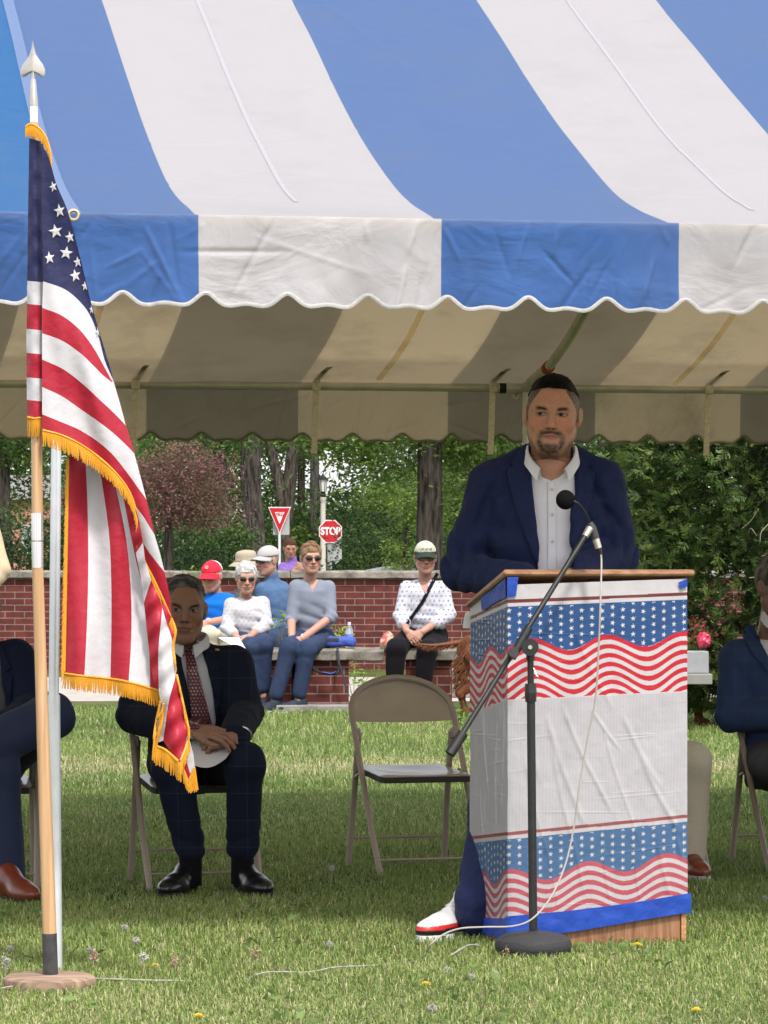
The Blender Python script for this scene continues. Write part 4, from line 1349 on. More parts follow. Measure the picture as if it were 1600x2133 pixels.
g = MB(); g.tube([P(1112, 1392, DB - .01), P(1118, 1408, DB - .02)], .0022, 8); g.sphere(P(1119, 1409, DB - .02), .005, 6); g.build('thumb_screw', M_chrome, ms, smooth=True)
bl, bt = P(948, 1553, 10.60), P(1222, 1112, 10.86)
bd = (bt - bl) / np.linalg.norm(bt - bl)
g = MB(); g.tube([bl, bt], .0082, 12); g.build('boom', M_blk, ms, smooth=True)
g = MB(); g.tube([P(937, 1571, 10.59), P(965, 1527, 10.61)], .0165, 14); g.build('counterweight', M_blk, ms, smooth=True)
g = MB(); g.tube([P(1066, 1370, 10.69), P(1102, 1308, 10.71)], .0135, 14); g.tube([P(1068, 1362, 10.67), P(1070, 1358, 10.63)], .016, 12); g.build('boom_sleeve', M_blk, ms, smooth=True)
jc = P(1104, 1348, DB - .02)
g = MB(); g.tube([jc + [0, -.012, 0], jc + [0, .012, 0]], .026, 20); g.box(P(1092, 1340, DB - .015), (.04, .014, .03), rot=roty(-.9)); g.tube([P(1105, 1375, DB), P(1105, 1356, DB)], .013, 12); g.build('pivot', M_blk, ms, smooth=True)
MB().tube([jc + [0, -.017, 0], jc + [0, -.010, 0]], .0065, 12).build('pivot_bolt', M_chrome, ms, smooth=True)
g = MB(); g.tube([bt - bd * .01, bt + bd * .022], [.0105, .0125], 12); g.build('clip', mat('nickel', (.6, .56, .5), rough=.35, metal=.8), ms, smooth=True)
mic = thing('microphone', 'small gooseneck microphone with a black foam ball windscreen on the boom', 'microphone', P(1240, 1130, 10.88))
fo = SDF(); fo.ell(P(1178, 1041, 10.84), (.0295, .0295, .030)); fo.disp(lambda p: .0006 * vnoise(p, 900, 1, 2))
V, Q = fo.mesh(.002); mesh('windscreen', V, Q, mat('black_foam', (.012, .011, .013), rough=1., spec=.05, bump=.8, bscale=700), mic)
MB().tube(spline([P(1188, 1041, 10.83), P(1203, 1048, 10.83), P(1218, 1066, 10.85), P(1231, 1092, 10.88)], 14), .0036, 8).build('gooseneck', M_blk, mic, smooth=True)
g = MB(); g.tube(spline([P(1230, 1088, 10.88), P(1237, 1110, 10.88), P(1241, 1124, 10.88)], 5), [.0075, .012, .0125, .0125, .011], 14); g.build('barrel', mat('dark_grey_plastic', (.05, .05, .055), rough=.4), mic, smooth=True)
g = MB(); g.tube([P(1241, 1123, 10.88), P(1247, 1142, 10.88)], [.0115, .0105], 14); g.build('plug', MATS['nickel'], mic, smooth=True)
g = MB(); g.tube([P(1247, 1141, 10.88), P(1252, 1160, 10.88)], [.0095, .0045], 12); g.build('strain_relief', M_blk, mic, smooth=True)
def gp(px, py, z=.008): p = ground_pt(px, py); p[2] = z; return p
cab = [P(1252, 1156, 10.88), P(1253, 1175, 10.80), P(1251, 1250, 10.74), P(1247, 1350, 10.74), P(1241, 1450, 10.75), P(1222, 1550, 10.76), P(1207, 1640, 10.76), P(1196, 1720, 10.76), P(1178, 1800, 10.74), P(1148, 1868, 10.70), P(1110, 1913, 10.66), P(1070, 1929, 10.66), P(1010, 1931, 10.66), P(960, 1934, 10.66), P(925, 1946, 10.65), P(897, 1968, 10.64), gp(890, 1992), gp(905, 2002)]
o = MB().tube(spline(cab, 160), .0028, 8).build('microphone_cable', mat('grey_cable', (.36, .34, .31), rough=.5, noise=.1), smooth=True, origin=cab[-1])
tag(o, 'thin grey cable hanging from the microphone and looping past the lectern foot', 'cable')
gcb = [gp(900, 2000, .006), gp(850, 2004, .004), gp(770, 2021, .018), gp(700, 2027, .022), (gp(640, 2033, .016)), gp(550, 2037, .020), gp(480, 2045, -.004), gp(390, 2052, .016), gp(300, 2056, .024), gp(200, 2054, .026), gp(120, 2054, .028), gp(60, 2066, .026), gp(0, 2074, .024), gp(-80, 2090, .01)]
gcb = [q - np.array([0, 0, .005]) for q in gcb]
o = MB().tube(spline(gcb, 200), .0026, 8).build('ground_cable', mat('white_cable', (.32, .31, .28), rough=.5), smooth=True, origin=gcb[0])
tag(o, 'white cable lying in the grass from the flag stand towards the lectern', 'cable')
o = MB().tube(spline([gp(1000, 1984, .02), gp(975, 1990, .03), gp(940, 1998, .012)], 12), .0028, 8).build('loose_cable', MATS['white_cable'], smooth=True, origin=gp(975, 1990))
tag(o, 'short white cable piece on the grass between sneaker and microphone base', 'cable')

# ------------------------------------------------------------------ folding chairs
M_chair = mat('beige_chair_enamel', (.34, .285, .225), rough=.34, spec=.5, noise=.12, nscale=5, coat=.2)
def mod_worn(m, nt, b, src, tc):
    N, L = nt.nodes, nt.links
    n = N.new('ShaderNodeTexNoise'); n.inputs['Scale'].default_value = 38; n.inputs['Detail'].default_value = 8; n.inputs['Roughness'].default_value = .75
    L.new(tc.outputs['Object'], n.inputs['Vector'])
    r = N.new('ShaderNodeMapRange'); r.inputs['From Min'].default_value = .62; r.inputs['From Max'].default_value = .66; L.new(n.outputs[0], r.inputs[0])
    mx = N.new('ShaderNodeMix'); mx.data_type = 'RGBA'; L.new(r.outputs[0], mx.inputs[0]); L.new(src, mx.inputs[6]); mx.inputs[7].default_value = (.05, .03, .02, 1)
    L.new(mx.outputs[2], b.inputs['Base Color'])
M_ctube = mat('worn_chair_tube', (.30, .245, .195), rough=.4, spec=.45, mod=mod_worn)
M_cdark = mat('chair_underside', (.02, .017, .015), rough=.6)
def chair(px, d, yaw, label, sc=.965):
    x = X(px, d)
    t = thing('folding_chair', label, 'folding chair', (x, d, 0), 'metal folding chairs under the tent')
    Rz = rotz(yaw) @ np.diag([sc, sc, sc])
    T = lambda p: np.array(p, float) @ Rz.T + np.array([x, d, 0])
    # local: x right in the photo, y away from the viewer (the chair faces the viewer, -y)
    W = .215
    line = lambda z: -.235 + .47 * z / .76
    pts = [(-W + .005, line(0), 0)] + [(-W, line(z), z) for z in (.2, .4, .56, .62)]
    for a in np.linspace(0, math.pi, 15)[0:]:
        z = .615 + .145 * math.sin(a) ** .9
        pts.append((-W * math.cos(a) * 1.0, line(z) + .0, z))
    pts += [(W, line(z), z) for z in (.62, .56, .4, .2)] + [(W - .005, line(0), 0)]
    MB().tube(T(pts), .0125 * sc, 10, flat=.85).build('frame', M_ctube, t, smooth=True)
    for s in (-1, 1):
        MB().tube(T([(s * (W - .012), .235, 0), (s * (W - .018), .19, .22), (s * (W - .02), .115, .545)]), .0125 * sc, 10).build('leg', M_ctube, t, smooth=True)
        g = MB(); g.box(T((s * (W - .010), .108, .54)), (.03 * sc, .03 * sc, .045 * sc), rot=rotz(yaw), bev=.006)
        g.build('bracket', M_ctube, t, smooth=True); g = MB(); g.tube(T([(s * (W - .012), .035, .395), (s * (W - .012), .10, .375), (s * (W - .016), .165, .36)]), .006, 8)
        g.build('seat_link', M_ctube, t, smooth=True)
    MB().tube(T([(-W, line(.06) + .0, .06), (W, line(.06), .06)]), .0052 * sc, 8).build('stretcher', M_ctube, t, smooth=True)
    MB().tube(T([(-W + .014, .222, .115), (W - .014, .222, .115)]), .0052 * sc, 8).build('stretcher', M_ctube, t, smooth=True)
    # seat pan with rolled edge
    nu, nv = 21, 19
    U, Vv = np.meshgrid(np.linspace(-1, 1, nu), np.linspace(-1, 1, nv), indexing='ij')
    y = .0 + Vv * .195
    hw = .192 - .012 * (Vv + 1) / 2
    r_ = np.clip((np.maximum(np.abs(U), np.abs(Vv)) - .80) / .2, 0, 1)
    z = .405 - .016 * (1 - U ** 2) * (1 - Vv ** 2) - .010 * r_ ** 2 + .012 * Vv
    x_ = U * hw * (1 - .06 * np.clip(np.abs(Vv) - .8, 0, 1) * 5 * np.abs(U) ** 4)
    top = np.stack([x_, y, z], -1)
    gV = T(top.reshape(-1, 3)); f = grid_faces(nu, nv)
    gV2 = gV - [0, 0, .004]
    mesh('seat', np.vstack([gV, gV2]), np.vstack([f, (f + len(gV))[:, ::-1]]), M_chair, t, True)
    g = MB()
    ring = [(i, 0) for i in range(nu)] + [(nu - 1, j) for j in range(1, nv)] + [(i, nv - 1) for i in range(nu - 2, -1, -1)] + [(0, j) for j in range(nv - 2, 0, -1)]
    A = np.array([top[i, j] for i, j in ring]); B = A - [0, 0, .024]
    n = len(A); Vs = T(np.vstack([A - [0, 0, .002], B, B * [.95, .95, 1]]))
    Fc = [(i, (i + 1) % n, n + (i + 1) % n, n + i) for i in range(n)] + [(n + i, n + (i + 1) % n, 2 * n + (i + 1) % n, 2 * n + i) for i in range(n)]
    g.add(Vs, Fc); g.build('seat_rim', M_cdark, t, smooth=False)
    # pressed back panel
    nu, nv = 41, 20
    U, Vv = np.meshgrid(np.linspace(-1, 1, nu), np.linspace(0, 1, nv), indexing='ij')
    ztop = .615 + .135 * np.maximum(1 - U ** 2, 0) ** .4
    zb = .588 - .006 * (1 - U ** 2)
    z = zb + (ztop - zb) * Vv
    dep = .022 * (1 - U ** 2)
    xx = U * (W - .008)
    e = np.minimum(np.minimum((1 - np.abs(U)) * W, (ztop - z)) / .026, 1.6)
    emb = .007 * (1 / (1 + np.exp(-(e - .75) * 9)))
    y = .47 * z / .76 - .235 + dep + emb + .002
    gV = T(np.stack([xx, y, z], -1).reshape(-1, 3)); f = grid_faces(nu, nv)
    gV2 = gV + np.array([0, .003, 0])
    mesh('back_panel', np.vstack([gV, gV2]), np.vstack([f[:, ::-1] if False else f, (f + len(gV))[:, ::-1]]), M_chair, t, True)
    return t
chair(862, 13.65, R(17), 'empty beige metal folding chair left of the lectern')
chair(403, 13.05, R(14), 'beige metal folding chair under the seated man in the dark red tie')
chair(-40, 13.0, R(6), 'beige metal folding chair cut by the left edge under the seated man with brown shoes')
chair(1665, 13.75, R(14), 'beige metal folding chair at the right edge under the man in checked blue blazer')
chair(1330, 13.8, R(14), 'beige metal folding chair behind the lectern under the man in khaki trousers')

# ------------------------------------------------------------------ flag pole and flag
M_polewood = mat('varnished_pole_wood', rough=.35, spec=.45, mod=mod_wood((.40, .23, .115), (.54, .345, .19), (40, 40, 1.5), 2.))
M_steel = mat('polished_steel', (.8, .8, .82), rough=.12, metal=1.)
DF = 9.86
fp = thing('flagpole', 'wooden flagpole with a steel joint and silver spearhead standing in a round base', 'flagpole', P(105, 2060, DF) * [1, 1, 0])
pc = lambda y: np.interp(y, [85, 250, 900, 1190, 1940, 2060], [67.5, 71, 76.5, 78.5, 103, 106])
pp = lambda y: P(pc(y), y, DF)
MB().tube([pp(y) for y in (1945, 1800, 1500, 1182)], [.0195, .0192, .0175, .0155], 18).build('lower_shaft', M_polewood, fp, smooth=True)
MB().tube([pp(y) for y in (1070, 900, 600, 255)], [.0155, .0155, .0145, .0125], 18).build('upper_shaft', M_polewood, fp, smooth=True)
g = MB(); g.tube([pp(1183), pp(1128)], .0162, 20); g.tube([pp(1126), pp(1069)], .0162, 20); g.build('joint', M_steel, fp, smooth=True)
g = MB(); g.tube([pp(2054), pp(2000), pp(1944)], [.0215, .0212, .0205], 20); g.build('socket', mat('worn_dark_metal', (.05, .048, .05), rough=.45, noise=.4, nscale=30), fp, smooth=True)
MB().lathe([(0, -.014), (.125, -.014), (.131, .008), (.128, .02), (.118, .026), (.0, .030)], np.array([X(103, 9.86), 9.86, 0.014]), 40).build('base', mat('weathered_base_wood', rough=.85, mod=mod_wood((.16, .10, .07), (.36, .26, .19), (6, 40, 6), 2)), fp, smooth=True)
g = MB(); g.tube([pp(256), pp(222)], .0118, 18); g.build('ferrule', M_steel, fp, smooth=True)
M_pewter = mat('brushed_pewter', (.46, .43, .40), rough=.32, metal=.85, noise=.12, nscale=20)
g = MB(); g.tube([pp(222), pp(205), pp(203), pp(165)], [.0125, .0125, .0115, .0075], 18)
g.build('finial_socket', M_pewter, fp, smooth=True)
# spearhead: hooked leaf blade with a mid rib
half = [(0, 85), (2.6, 98), (6, 112), (13, 124), (21, 134), (25.5, 145), (25, 156), (21, 161), (15, 159), (11.5, 152), (7, 150), (4, 153), (3, 166), (0, 166)]
sp = MB()
cx0 = 68.6
for sg in (-1, 1):
    outl = np.array([P(cx0 + sg * x_, y_, DF) for x_, y_ in half])
    ctr = np.array([P(cx0, min(y_, 147) if i_ < 12 else y_, DF) for i_, (x_, y_) in enumerate(half)])
    mid = outl * .55 + ctr * .45
    n = len(half)
    for dy in (-1, 1):
        V = np.vstack([ctr + [0, dy * .006, 0], mid + [0, dy * .0035, 0], outl + [0, dy * .0006, 0]])
        Fc = []
        for r_ in range(2):
            for i in range(n - 1): Fc.append((r_ * n + i, r_ * n + i + 1, (r_ + 1) * n + i + 1, (r_ + 1) * n + i))
        if sg * dy > 0: Fc = [f[::-1] for f in Fc]
        sp.add(V, Fc)
sp.tube([P(cx0, 166, DF), P(cx0, 120, DF), P(67.5, 86, DF)], [.006, .0045, .001], 10)
sp.build('spearhead', M_pewter, fp, smooth=True)

FR, FW, FB, FDR = 0, 1, 2, 3
def mod_cloth(sc=900.):
    def f(m, nt, b, src, tc):
        N, L = nt.nodes, nt.links
        w = N.new('ShaderNodeTexNoise'); w.inputs['Scale'].default_value = 22; w.inputs['Detail'].default_value = 3; L.new(tc.outputs['Object'], w.inputs['Vector'])
        w2 = N.new('ShaderNodeTexNoise'); w2.inputs['Scale'].default_value = sc; L.new(tc.outputs['Object'], w2.inputs['Vector'])
        ad = N.new('ShaderNodeMath'); ad.operation = 'MULTIPLY_ADD'; ad.inputs[1].default_value = .03; L.new(w2.outputs[0], ad.inputs[0]); L.new(w.outputs[0], ad.inputs[2])
        bp = N.new('ShaderNodeBump'); bp.inputs['Distance'].default_value = .012; bp.inputs['Strength'].default_value = .35
        L.new(ad.outputs[0], bp.inputs['Height']); L.new(bp.outputs[0], b.inputs['Normal'])
        b.inputs['Sheen Weight'].default_value = .05
    return f
M_fr = mat('flag_red_nylon', (.38, .012, .032), rough=.42, spec=.35, trans=.15, mod=mod_cloth())
M_fw = mat('flag_white_nylon', (.56, .545, .57), rough=.42, spec=.3, trans=.15, mod=mod_cloth())
M_fb = mat('flag_navy_nylon', (.015, .017, .065), rough=.42, spec=.25, mod=mod_cloth())
M_gold = mat('gold_fringe', (.62, .29, .025), rough=.5, spec=.3, noise=.25, nscale=500)
flag = thing('american_flag', 'stars and stripes flag with gold fringe draped from the pole', 'flag', P(80, 600, DF))
def sheet(name, regions, dfun, step=5., thick=.0012, parent=flag, mats=(M_fr, M_fw, M_fb)):
    """regions: list of (pixel polygon, material); one continuous cloth"""
    pts, edges, seen = [], [], {}
    def add(p):
        k = (round(p[0], 2), round(p[1], 2))
        if k not in seen: seen[k] = len(pts); pts.append(k)
        return seen[k]
    allp = []
    for poly, m in regions:
        n = len(poly)
        ids = []
        for i in range(n):
            a, b = np.array(poly[i], float), np.array(poly[(i + 1) % n], float)
            k = max(1, int(np.linalg.norm(b - a) / step))
            for j in range(k): ids.append(add(a + (b - a) * j / k))
        edges += [(ids[i], ids[(i + 1) % len(ids)]) for i in range(len(ids)) if ids[i] != ids[(i + 1) % len(ids)]]
        allp += list(poly)
    lo, hi = np.min(allp, 0), np.max(allp, 0)
    gx, gy = np.meshgrid(np.arange(lo[0], hi[0], step), np.arange(lo[1], hi[1], step))
    gx, gy = gx.ravel() + .37, gy.ravel() + .41
    ok = np.zeros(len(gx), bool)
    for poly, m in regions: ok |= poly_sd(gx, gy, poly) < -step * .4
    vin = [Vector(p) for p in pts] + [Vector((a, b)) for a, b in zip(gx[ok], gy[ok])]
    r_ = delaunay_2d_cdt(vin, edges, [], 0, 1e-4)
    v2 = np.array([[p.x, p.y] for p in r_[0]]); tr = r_[2]
    tri = []
    for f in tr:
        f = list(f)
        for i in range(1, len(f) - 1): tri.append((f[0], f[i], f[i + 1]))
    tri = np.array(tri); cen = v2[tri].mean(1)
    mi = -np.ones(len(tri), int)
    for poly, m in reversed(regions):
        mi[poly_sd(cen[:, 0], cen[:, 1], poly) < 0] = m
    k = mi >= 0; tri, mi = tri[k], mi[k]
    dd = dfun(v2[:, 0], v2[:, 1])
    V = np.stack([(v2[:, 0] - CX) / F * dd, dd, H - (v2[:, 1] - HY) / F * dd], -1)
    a = V[tri]; nn = np.cross(a[:, 1] - a[:, 0], a[:, 2] - a[:, 0]); fl = nn[:, 1] > 0
    tri[fl] = tri[fl][:, ::-1]
    V2 = V + [0, thick, 0]
    Fall = np.vstack([tri, (tri + len(V))[:, ::-1]])
    o = mesh(name, np.vstack([V, V2]), Fall, list(mats), parent, True, midx=np.r_[mi, mi])
    return o
# hoist sleeve, rolled round the pole
def d_sleeve(x, y):
    c_ = np.interp(y, [85, 250, 900], [67.5, 71, 76.5]) - 1
    return DF - .021 + .018 * ((x - c_) / 17) ** 2 + .002 * np.sin(y / 9.) * np.sin(x / 7.)
xl = lambda y: float(np.interp(y, [288, 450, 585, 700, 830, 870], [61, 58.5, 57, 55, 56, 58]))
xr = lambda y: float(np.interp(y, [304, 375, 585, 640, 870], [91, 93, 90.5, 87.5, 88]))
ys = [288, 585, 633, 685, 735, 786, 833, 869]
reg = []
for i, m in enumerate([FB, FW, FR, FW, FR, FW, FR]):
    a, b = ys[i], ys[i + 1]
    yy = np.linspace(a, b, 5)
    reg.append(([(xl(y), y) for y in yy] + [(xr(y), y + (8 if a == 288 and y == 288 else 3)) for y in yy[::-1]], m))
sheet('hoist_sleeve', reg, d_sleeve)
# front fold
def d_main(x, y):
    q = (x - 88)
    return 9.822 + .0006 * q * .35 + .012 * np.sin((x * .9 - y * .38) / 17.) * np.clip(q / 60, 0, 1) + .010 * np.sin((x - y * .2) / 9. + 1) * np.clip(q / 40, 0, 1) * .5  + .03 * np.clip((q - 110) / 140, 0, 1)
b0 = [(90, 586), (130, 600), (157, 619), (185, 652), (205, 700), (218, 750), (236, 792)]
b1 = [(88, 641), (130, 658), (169, 690), (197, 728), (215, 760), (233, 793)]
b2 = [(88, 694), (130, 710), (169, 737), (197, 764), (215, 782), (233, 796)]
b3 = [(88, 749), (130, 768), (169, 797), (205, 830), (235, 858), (262, 886)]
b4 = [(88, 806), (130, 826), (169, 853), (205, 878), (236, 902), (262, 926), (280, 945)]
b5 = [(88, 863), (130, 880), (165, 895), (200, 917), (231, 943), (254, 970), (279, 1004), (305, 1040)]
b6 = [(89, 896), (127, 906), (165, 924), (204, 951), (238, 982), (264, 1015), (279, 1048), (300, 1078), (322, 1114)]
b6e = [(89, 896), (127, 906), (165, 924), (204, 951), (238, 982), (264, 1015), (279, 1048), (286, 1084), (293, 1122)]
b7 = [(293, 1122), (310, 1150), (343, 1192)]
re = [(107, 345), (118, 385), (142, 442), (169, 544), (189, 627), (209, 698), (236, 788), (236, 792)]
sm = lambda pts, n=24: [tuple(p) for p in spline(pts, n)]
reg = [
    ([(88, 304), (98, 318)] + sm(re) + sm(b0)[::-1][1:] + [(87, 450), (87, 375)], FB),
    (sm(b0) + sm(b1)[::-1], FW), (sm(b1) + sm(b2)[::-1], FR),
    (sm(b2) + [(236, 792), (250, 840), (262, 886)] + sm(b3)[::-1][1:], FW),
    (sm(b3) + [(272, 916), (280, 945)] + sm(b4)[::-1][1:], FR),
    (sm(b4) + [(292, 990), (305, 1040)] + sm(b5)[::-1][1:], FW),
    (sm(b5) + [(314, 1078), (322, 1114)] + sm(b6)[::-1][1:], FR),
    ([(279, 1048), (300, 1078), (322, 1114), (334, 1155), (343, 1192), (310, 1150), (293, 1122), (286, 1084)], FW),
    ([(293, 1122), (310, 1150), (343, 1192), (350, 1222), (355, 1250), (357, 1290), (340, 1250), (320, 1207), (299, 1164)], FR),
]
sheet('upper_cloth', reg, d_main, step=4.5)
# embroidered stars
st_mb = MB()
for (x, y, r_, rot_, sqz) in [(111, 389, 12, 20, .7), (124, 439, 15, 10, .8), (116, 482, 15.5, 12, 1), (146, 494, 13, 10, .8), (138, 527, 14.5, -8, 1), (103, 537, 14, 8, .85), (162, 546, 12, 8, .8), (157, 574, 14, 12, .85), (177, 596, 11, 5, .65), (191, 645, 10, 0, .5), (204, 692, 12, 10, .4)]:
    pl = [(x + a * r_ * sqz, y - b * r_) for a, b in star_pts(r=1, ri=.42, a0=90 + rot_)]
    pl = [(x_ if x_ < np.interp(y_, [345, 442, 544, 627, 698, 788], [107, 142, 169, 189, 209, 236]) - 1.5 else np.interp(y_, [345, 442, 544, 627, 698, 788], [107, 142, 169, 189, 209, 236]) - 1.5, y_) for x_, y_ in pl]
    pl = [(max(x_, 93.5), y_) for x_, y_ in pl]
    dd = float(d_main(np.array(x), np.array(y))) - .004
    V = [P(a, b, float(d_main(np.array(a), np.array(b))) - .0035) for a, b in pl] + [P(x, y, dd - .001)]
    st_mb.add(V, [(10, i, (i + 1) % 10) for i in range(10)])
st_mb.build('star_field', M_fw, flag)
# lower fly panel with upright stripes
def d_low(x, y):
    return 9.935 + .014 * np.sin((x - (y - 1150) * .06) / 15. + .8) + .010 * np.sin((x + y * .25) / 22.) - .03 * np.clip((y - 1050) / 380, 0, 1)
e0 = [(143, 950), (141, 1072), (139, 1187), (138, 1303), (135, 1405)]
e1 = [(178, 950), (183, 1072), (184, 1187), (181, 1303), (176, 1408)]
e2 = [(206, 960), (227, 1110), (232, 1226), (232, 1320), (230, 1414)]
e3 = [(236, 990), (261, 1110), (270, 1187), (274, 1264), (273, 1341), (268, 1421)]
e4 = [(250, 1000), (281, 1157), (298, 1226), (307, 1303), (312, 1380), (313, 1432)]
e5 = [(255, 1000), (290, 1157), (308, 1226), (322, 1303), (330, 1380), (333, 1438)]
reg = [(sm(a, 14) + sm(b, 14)[::-1], m) for a, b, m in ((e0, e1, FR), (e1, e2, FW), (e2, e3, FR), (e3, e4, FW), (e4, e5, FR))]
sheet('fly_panel', reg, d_low)
def d_tail(x, y):
    return 9.885 - .018 * np.clip((y - 1100) / 450, 0, 1) + .016 * np.sin((x - (y - 1300) * .16) / 11.) + .004 * np.sin((x + y) / 9.)
reg = [
    ([(258, 1030), (279, 1048), (290, 1084), (298, 1130), (283, 1152), (270, 1100)], FR),
    ([(283, 1152), (298, 1130), (302, 1165), (315, 1208), (300, 1255), (293, 1200)], FW),
    (sm([(315, 1208), (334, 1250), (338, 1266), (334, 1310), (330, 1355), (330, 1400), (331, 1440)], 12) + sm([(331, 1440), (318, 1410), (309, 1340), (300, 1255)], 8)[1:], FR),
    (sm([(338, 1266), (350, 1305), (362, 1345), (367, 1400), (352, 1460), (340, 1543)], 14) + [(323, 1548)] + sm([(323, 1548), (326, 1500), (335, 1465), (331, 1440), (330, 1400), (330, 1355), (334, 1310), (338, 1266)], 14)[1:-1], FW),
    ([(335, 1246), (357, 1285), (366, 1312), (363, 1330), (362, 1345), (350, 1305), (338, 1266)], FR),
    (sm([(367, 1400), (377, 1450), (388, 1500), (390, 1530), (384, 1560), (374, 1588)], 12) + [(358, 1570)] + sm([(340, 1543), (352, 1460), (367, 1400)], 8)[:-1], FR),
]
sheet('tail_fold', reg, d_tail)
reg = [([(388, 1530), (396, 1545), (403, 1572), (406, 1598), (396, 1612), (386, 1575)], FW), ([(382, 1572), (386, 1575), (396, 1612), (392, 1632), (380, 1600)], FR)]
sheet('tail_fold', reg, lambda x, y: 9.90 + 0 * x)
# fringe: twisted strands along an edge
def fringe(path, dirs, lens, dfun, sp=2.1, off=0., seed=0):
    rs = np.random.RandomState(seed)
    pth = np.array(path, float)
    L_ = np.r_[0, np.cumsum(np.linalg.norm(np.diff(pth, axis=0), axis=1))]
    n = int(L_[-1] / sp); t = np.linspace(0, L_[-1], n)
    x, y = np.interp(t, L_, pth[:, 0]), np.interp(t, L_, pth[:, 1])
    k = np.linspace(0, 1, n)
    dx = np.interp(k, np.linspace(0, 1, len(dirs)), [d_[0] for d_ in dirs]); dy = np.interp(k, np.linspace(0, 1, len(dirs)), [d_[1] for d_ in dirs])
    ln = np.interp(k, np.linspace(0, 1, len(lens)), lens) * rs.uniform(.92, 1.07, n)
    g = MB()
    for i in range(n):
        d0 = float(dfun(np.array(x[i]), np.array(y[i]))) - .004 + off
        p = []
        w = rs.normal() * .05
        for q in (0, .33, .66, 1):
            p.append(P(x[i] + (dx[i] + w * q) * ln[i] * q, y[i] + dy[i] * ln[i] * q, d0 - .002 * math.sin(q * 3)))
        g.tube(p, [.0014, .0016, .0016, .0012], 4)
    # head band
    hb = [P(a, b, float(dfun(np.array(a), np.array(b))) - .004 + off) for a, b in zip(x[::3], y[::3])]
    if len(hb) > 2: g.tube(hb, .0035, 6)
    return g
def add_fringe(*gs):
    g = MB()
    for q in gs:
        n0 = g.n
        for v in q.V: g.V.append(v)
        g.F += [tuple(i + n0 for i in f) for f in q.F]; g.M += q.M; g.n += q.n
    return g.build('fringe', M_gold, flag, smooth=True)
add_fringe(fringe(sm(b6e), [(.05, 1), (.15, 1), (-.05, 1)], [34, 36, 33, 14], d_main, seed=1),
           fringe(sm([(293, 1122), (299, 1164), (320, 1207), (340, 1250), (357, 1290)]), [(-.5, 1), (-.45, 1)], [15, 17, 18], d_main, seed=2))
add_fringe(fringe(sm([(357, 1288), (366, 1314), (361, 1345), (365, 1385)]), [(-.3, 1), (.2, 1)], [16, 14], d_tail, seed=3))
add_fringe(fringe(sm([(134, 1403), (180, 1409), (231, 1414), (269, 1421), (333, 1439)]), [(-.02, 1), (.03, 1)], [30, 32, 33, 34], d_low, seed=4),
           fringe(sm([(142, 955), (140, 1072), (138, 1187), (136, 1303), (134, 1405)]), [(-.45, 1), (-.5, 1)], [10, 13, 14], d_low, sp=3, seed=5))
add_fringe(fringe(sm([(334, 1462), (326, 1500), (322, 1548), (345, 1562), (374, 1588)]), [(-.15, 1), (-.05, 1), (.1, 1)], [30, 34, 40, 42], d_tail, sp=1.9, off=-.004, seed=6),
           fringe(sm([(368, 1405), (378, 1450), (389, 1500), (394, 1530), (386, 1560), (375, 1588)]), [(.25, 1), (.05, 1), (-.05, 1)], [20, 26, 34], d_tail, sp=1.9, seed=7),
           fringe(sm([(341, 1466), (338, 1500), (330, 1540)]), [(-.3, 1)], [26, 30], d_tail, off=-.006, sp=1.9, seed=9))
add_fringe(fringe([(380, 1598), (392, 1630), (406, 1598)], [(.06, 1), (.1, 1)], [30, 22, 48], lambda x, y: 9.895 + 0 * x, sp=1.8, seed=8))
add_fringe(fringe([(58, 869), (72, 872), (88, 870)], [(0, 1)], [40, 38], d_sleeve, seed=10))
add_fringe(fringe(sm([(54, 264), (64, 258), (78, 264), (92, 280), (102, 305), (107, 340)]), [(-.02, 1), (.05, 1), (.0, 1)], [24, 26, 24, 14], lambda x, y: DF - .03 + 0 * x, sp=1.8, seed=11))

# ------------------------------------------------------------------ signs, lamp post, pole, cars
M_signred = mat('sign_red', (.42, .012, .022), rough=.45); M_signwhite = mat('sign_white', (.68, .66, .66), rough=.45); M_galv = mat('grey_sign_post', (.30, .31, .32), rough=.5, metal=.4)
M_signback = mat('sign_back', (.34, .34, .34), rough=.6)
def text(body, loc, size, m, parent, ext=.004, bold=.0, sx=1., rot=(R(90), 0, 0)):
    c = bpy.data.curves.new('lettering', 'FONT'); c.body = body; c.size = size; c.align_x = 'CENTER'; c.align_y = 'CENTER'
    c.extrude = ext; c.offset = bold
    c.materials.append(m)
    o = bpy.data.objects.new('lettering', c); link(o, parent)
    bpy.context.view_layer.update()
    me = bpy.data.meshes.new_from_object(o); o2 = bpy.data.objects.new('lettering', me); bpy.data.objects.remove(o); o = o2; link(o, parent); o.name = 'lettering'
    o.location = np.array(loc) - ploc(parent); o.rotation_euler = rot; o.scale = (sx, 1, 1)
    return o
def ngon(c, r, n, a0): return [(c[0] + r * math.cos(R(a0 + 360 * i / n)), c[1], c[2] + r * math.sin(R(a0 + 360 * i / n))) for i in range(n)]
ds = 96.
c = P(688.5, 1107, ds); r_ = 24.6 / F * ds / math.cos(R(22.5)) * .97
t = thing('stop_sign', 'red octagonal stop sign on a grey post above the brick wall', 'road sign', (c[0], ds, 0))
MB().prism(ngon(c + [0, 0, 0], r_, 8, 22.5), (0, .01, 0)).build('border', M_signwhite, t)
MB().prism(ngon(c + [0, -.004, 0], r_ * .925, 8, 22.5), (0, .003, 0)).build('sign_plate', M_signred, t)
text('STOP', c + [0, -.010, 0], .275, M_signwhite, t, .002, .011, .80)
MB().box((X(687, ds), ds + .06, c[2] / 2 - .2), (.12, .06, c[2] + .1)).build('post', M_galv, t)
bk = P(699, 1143, ds + .12)
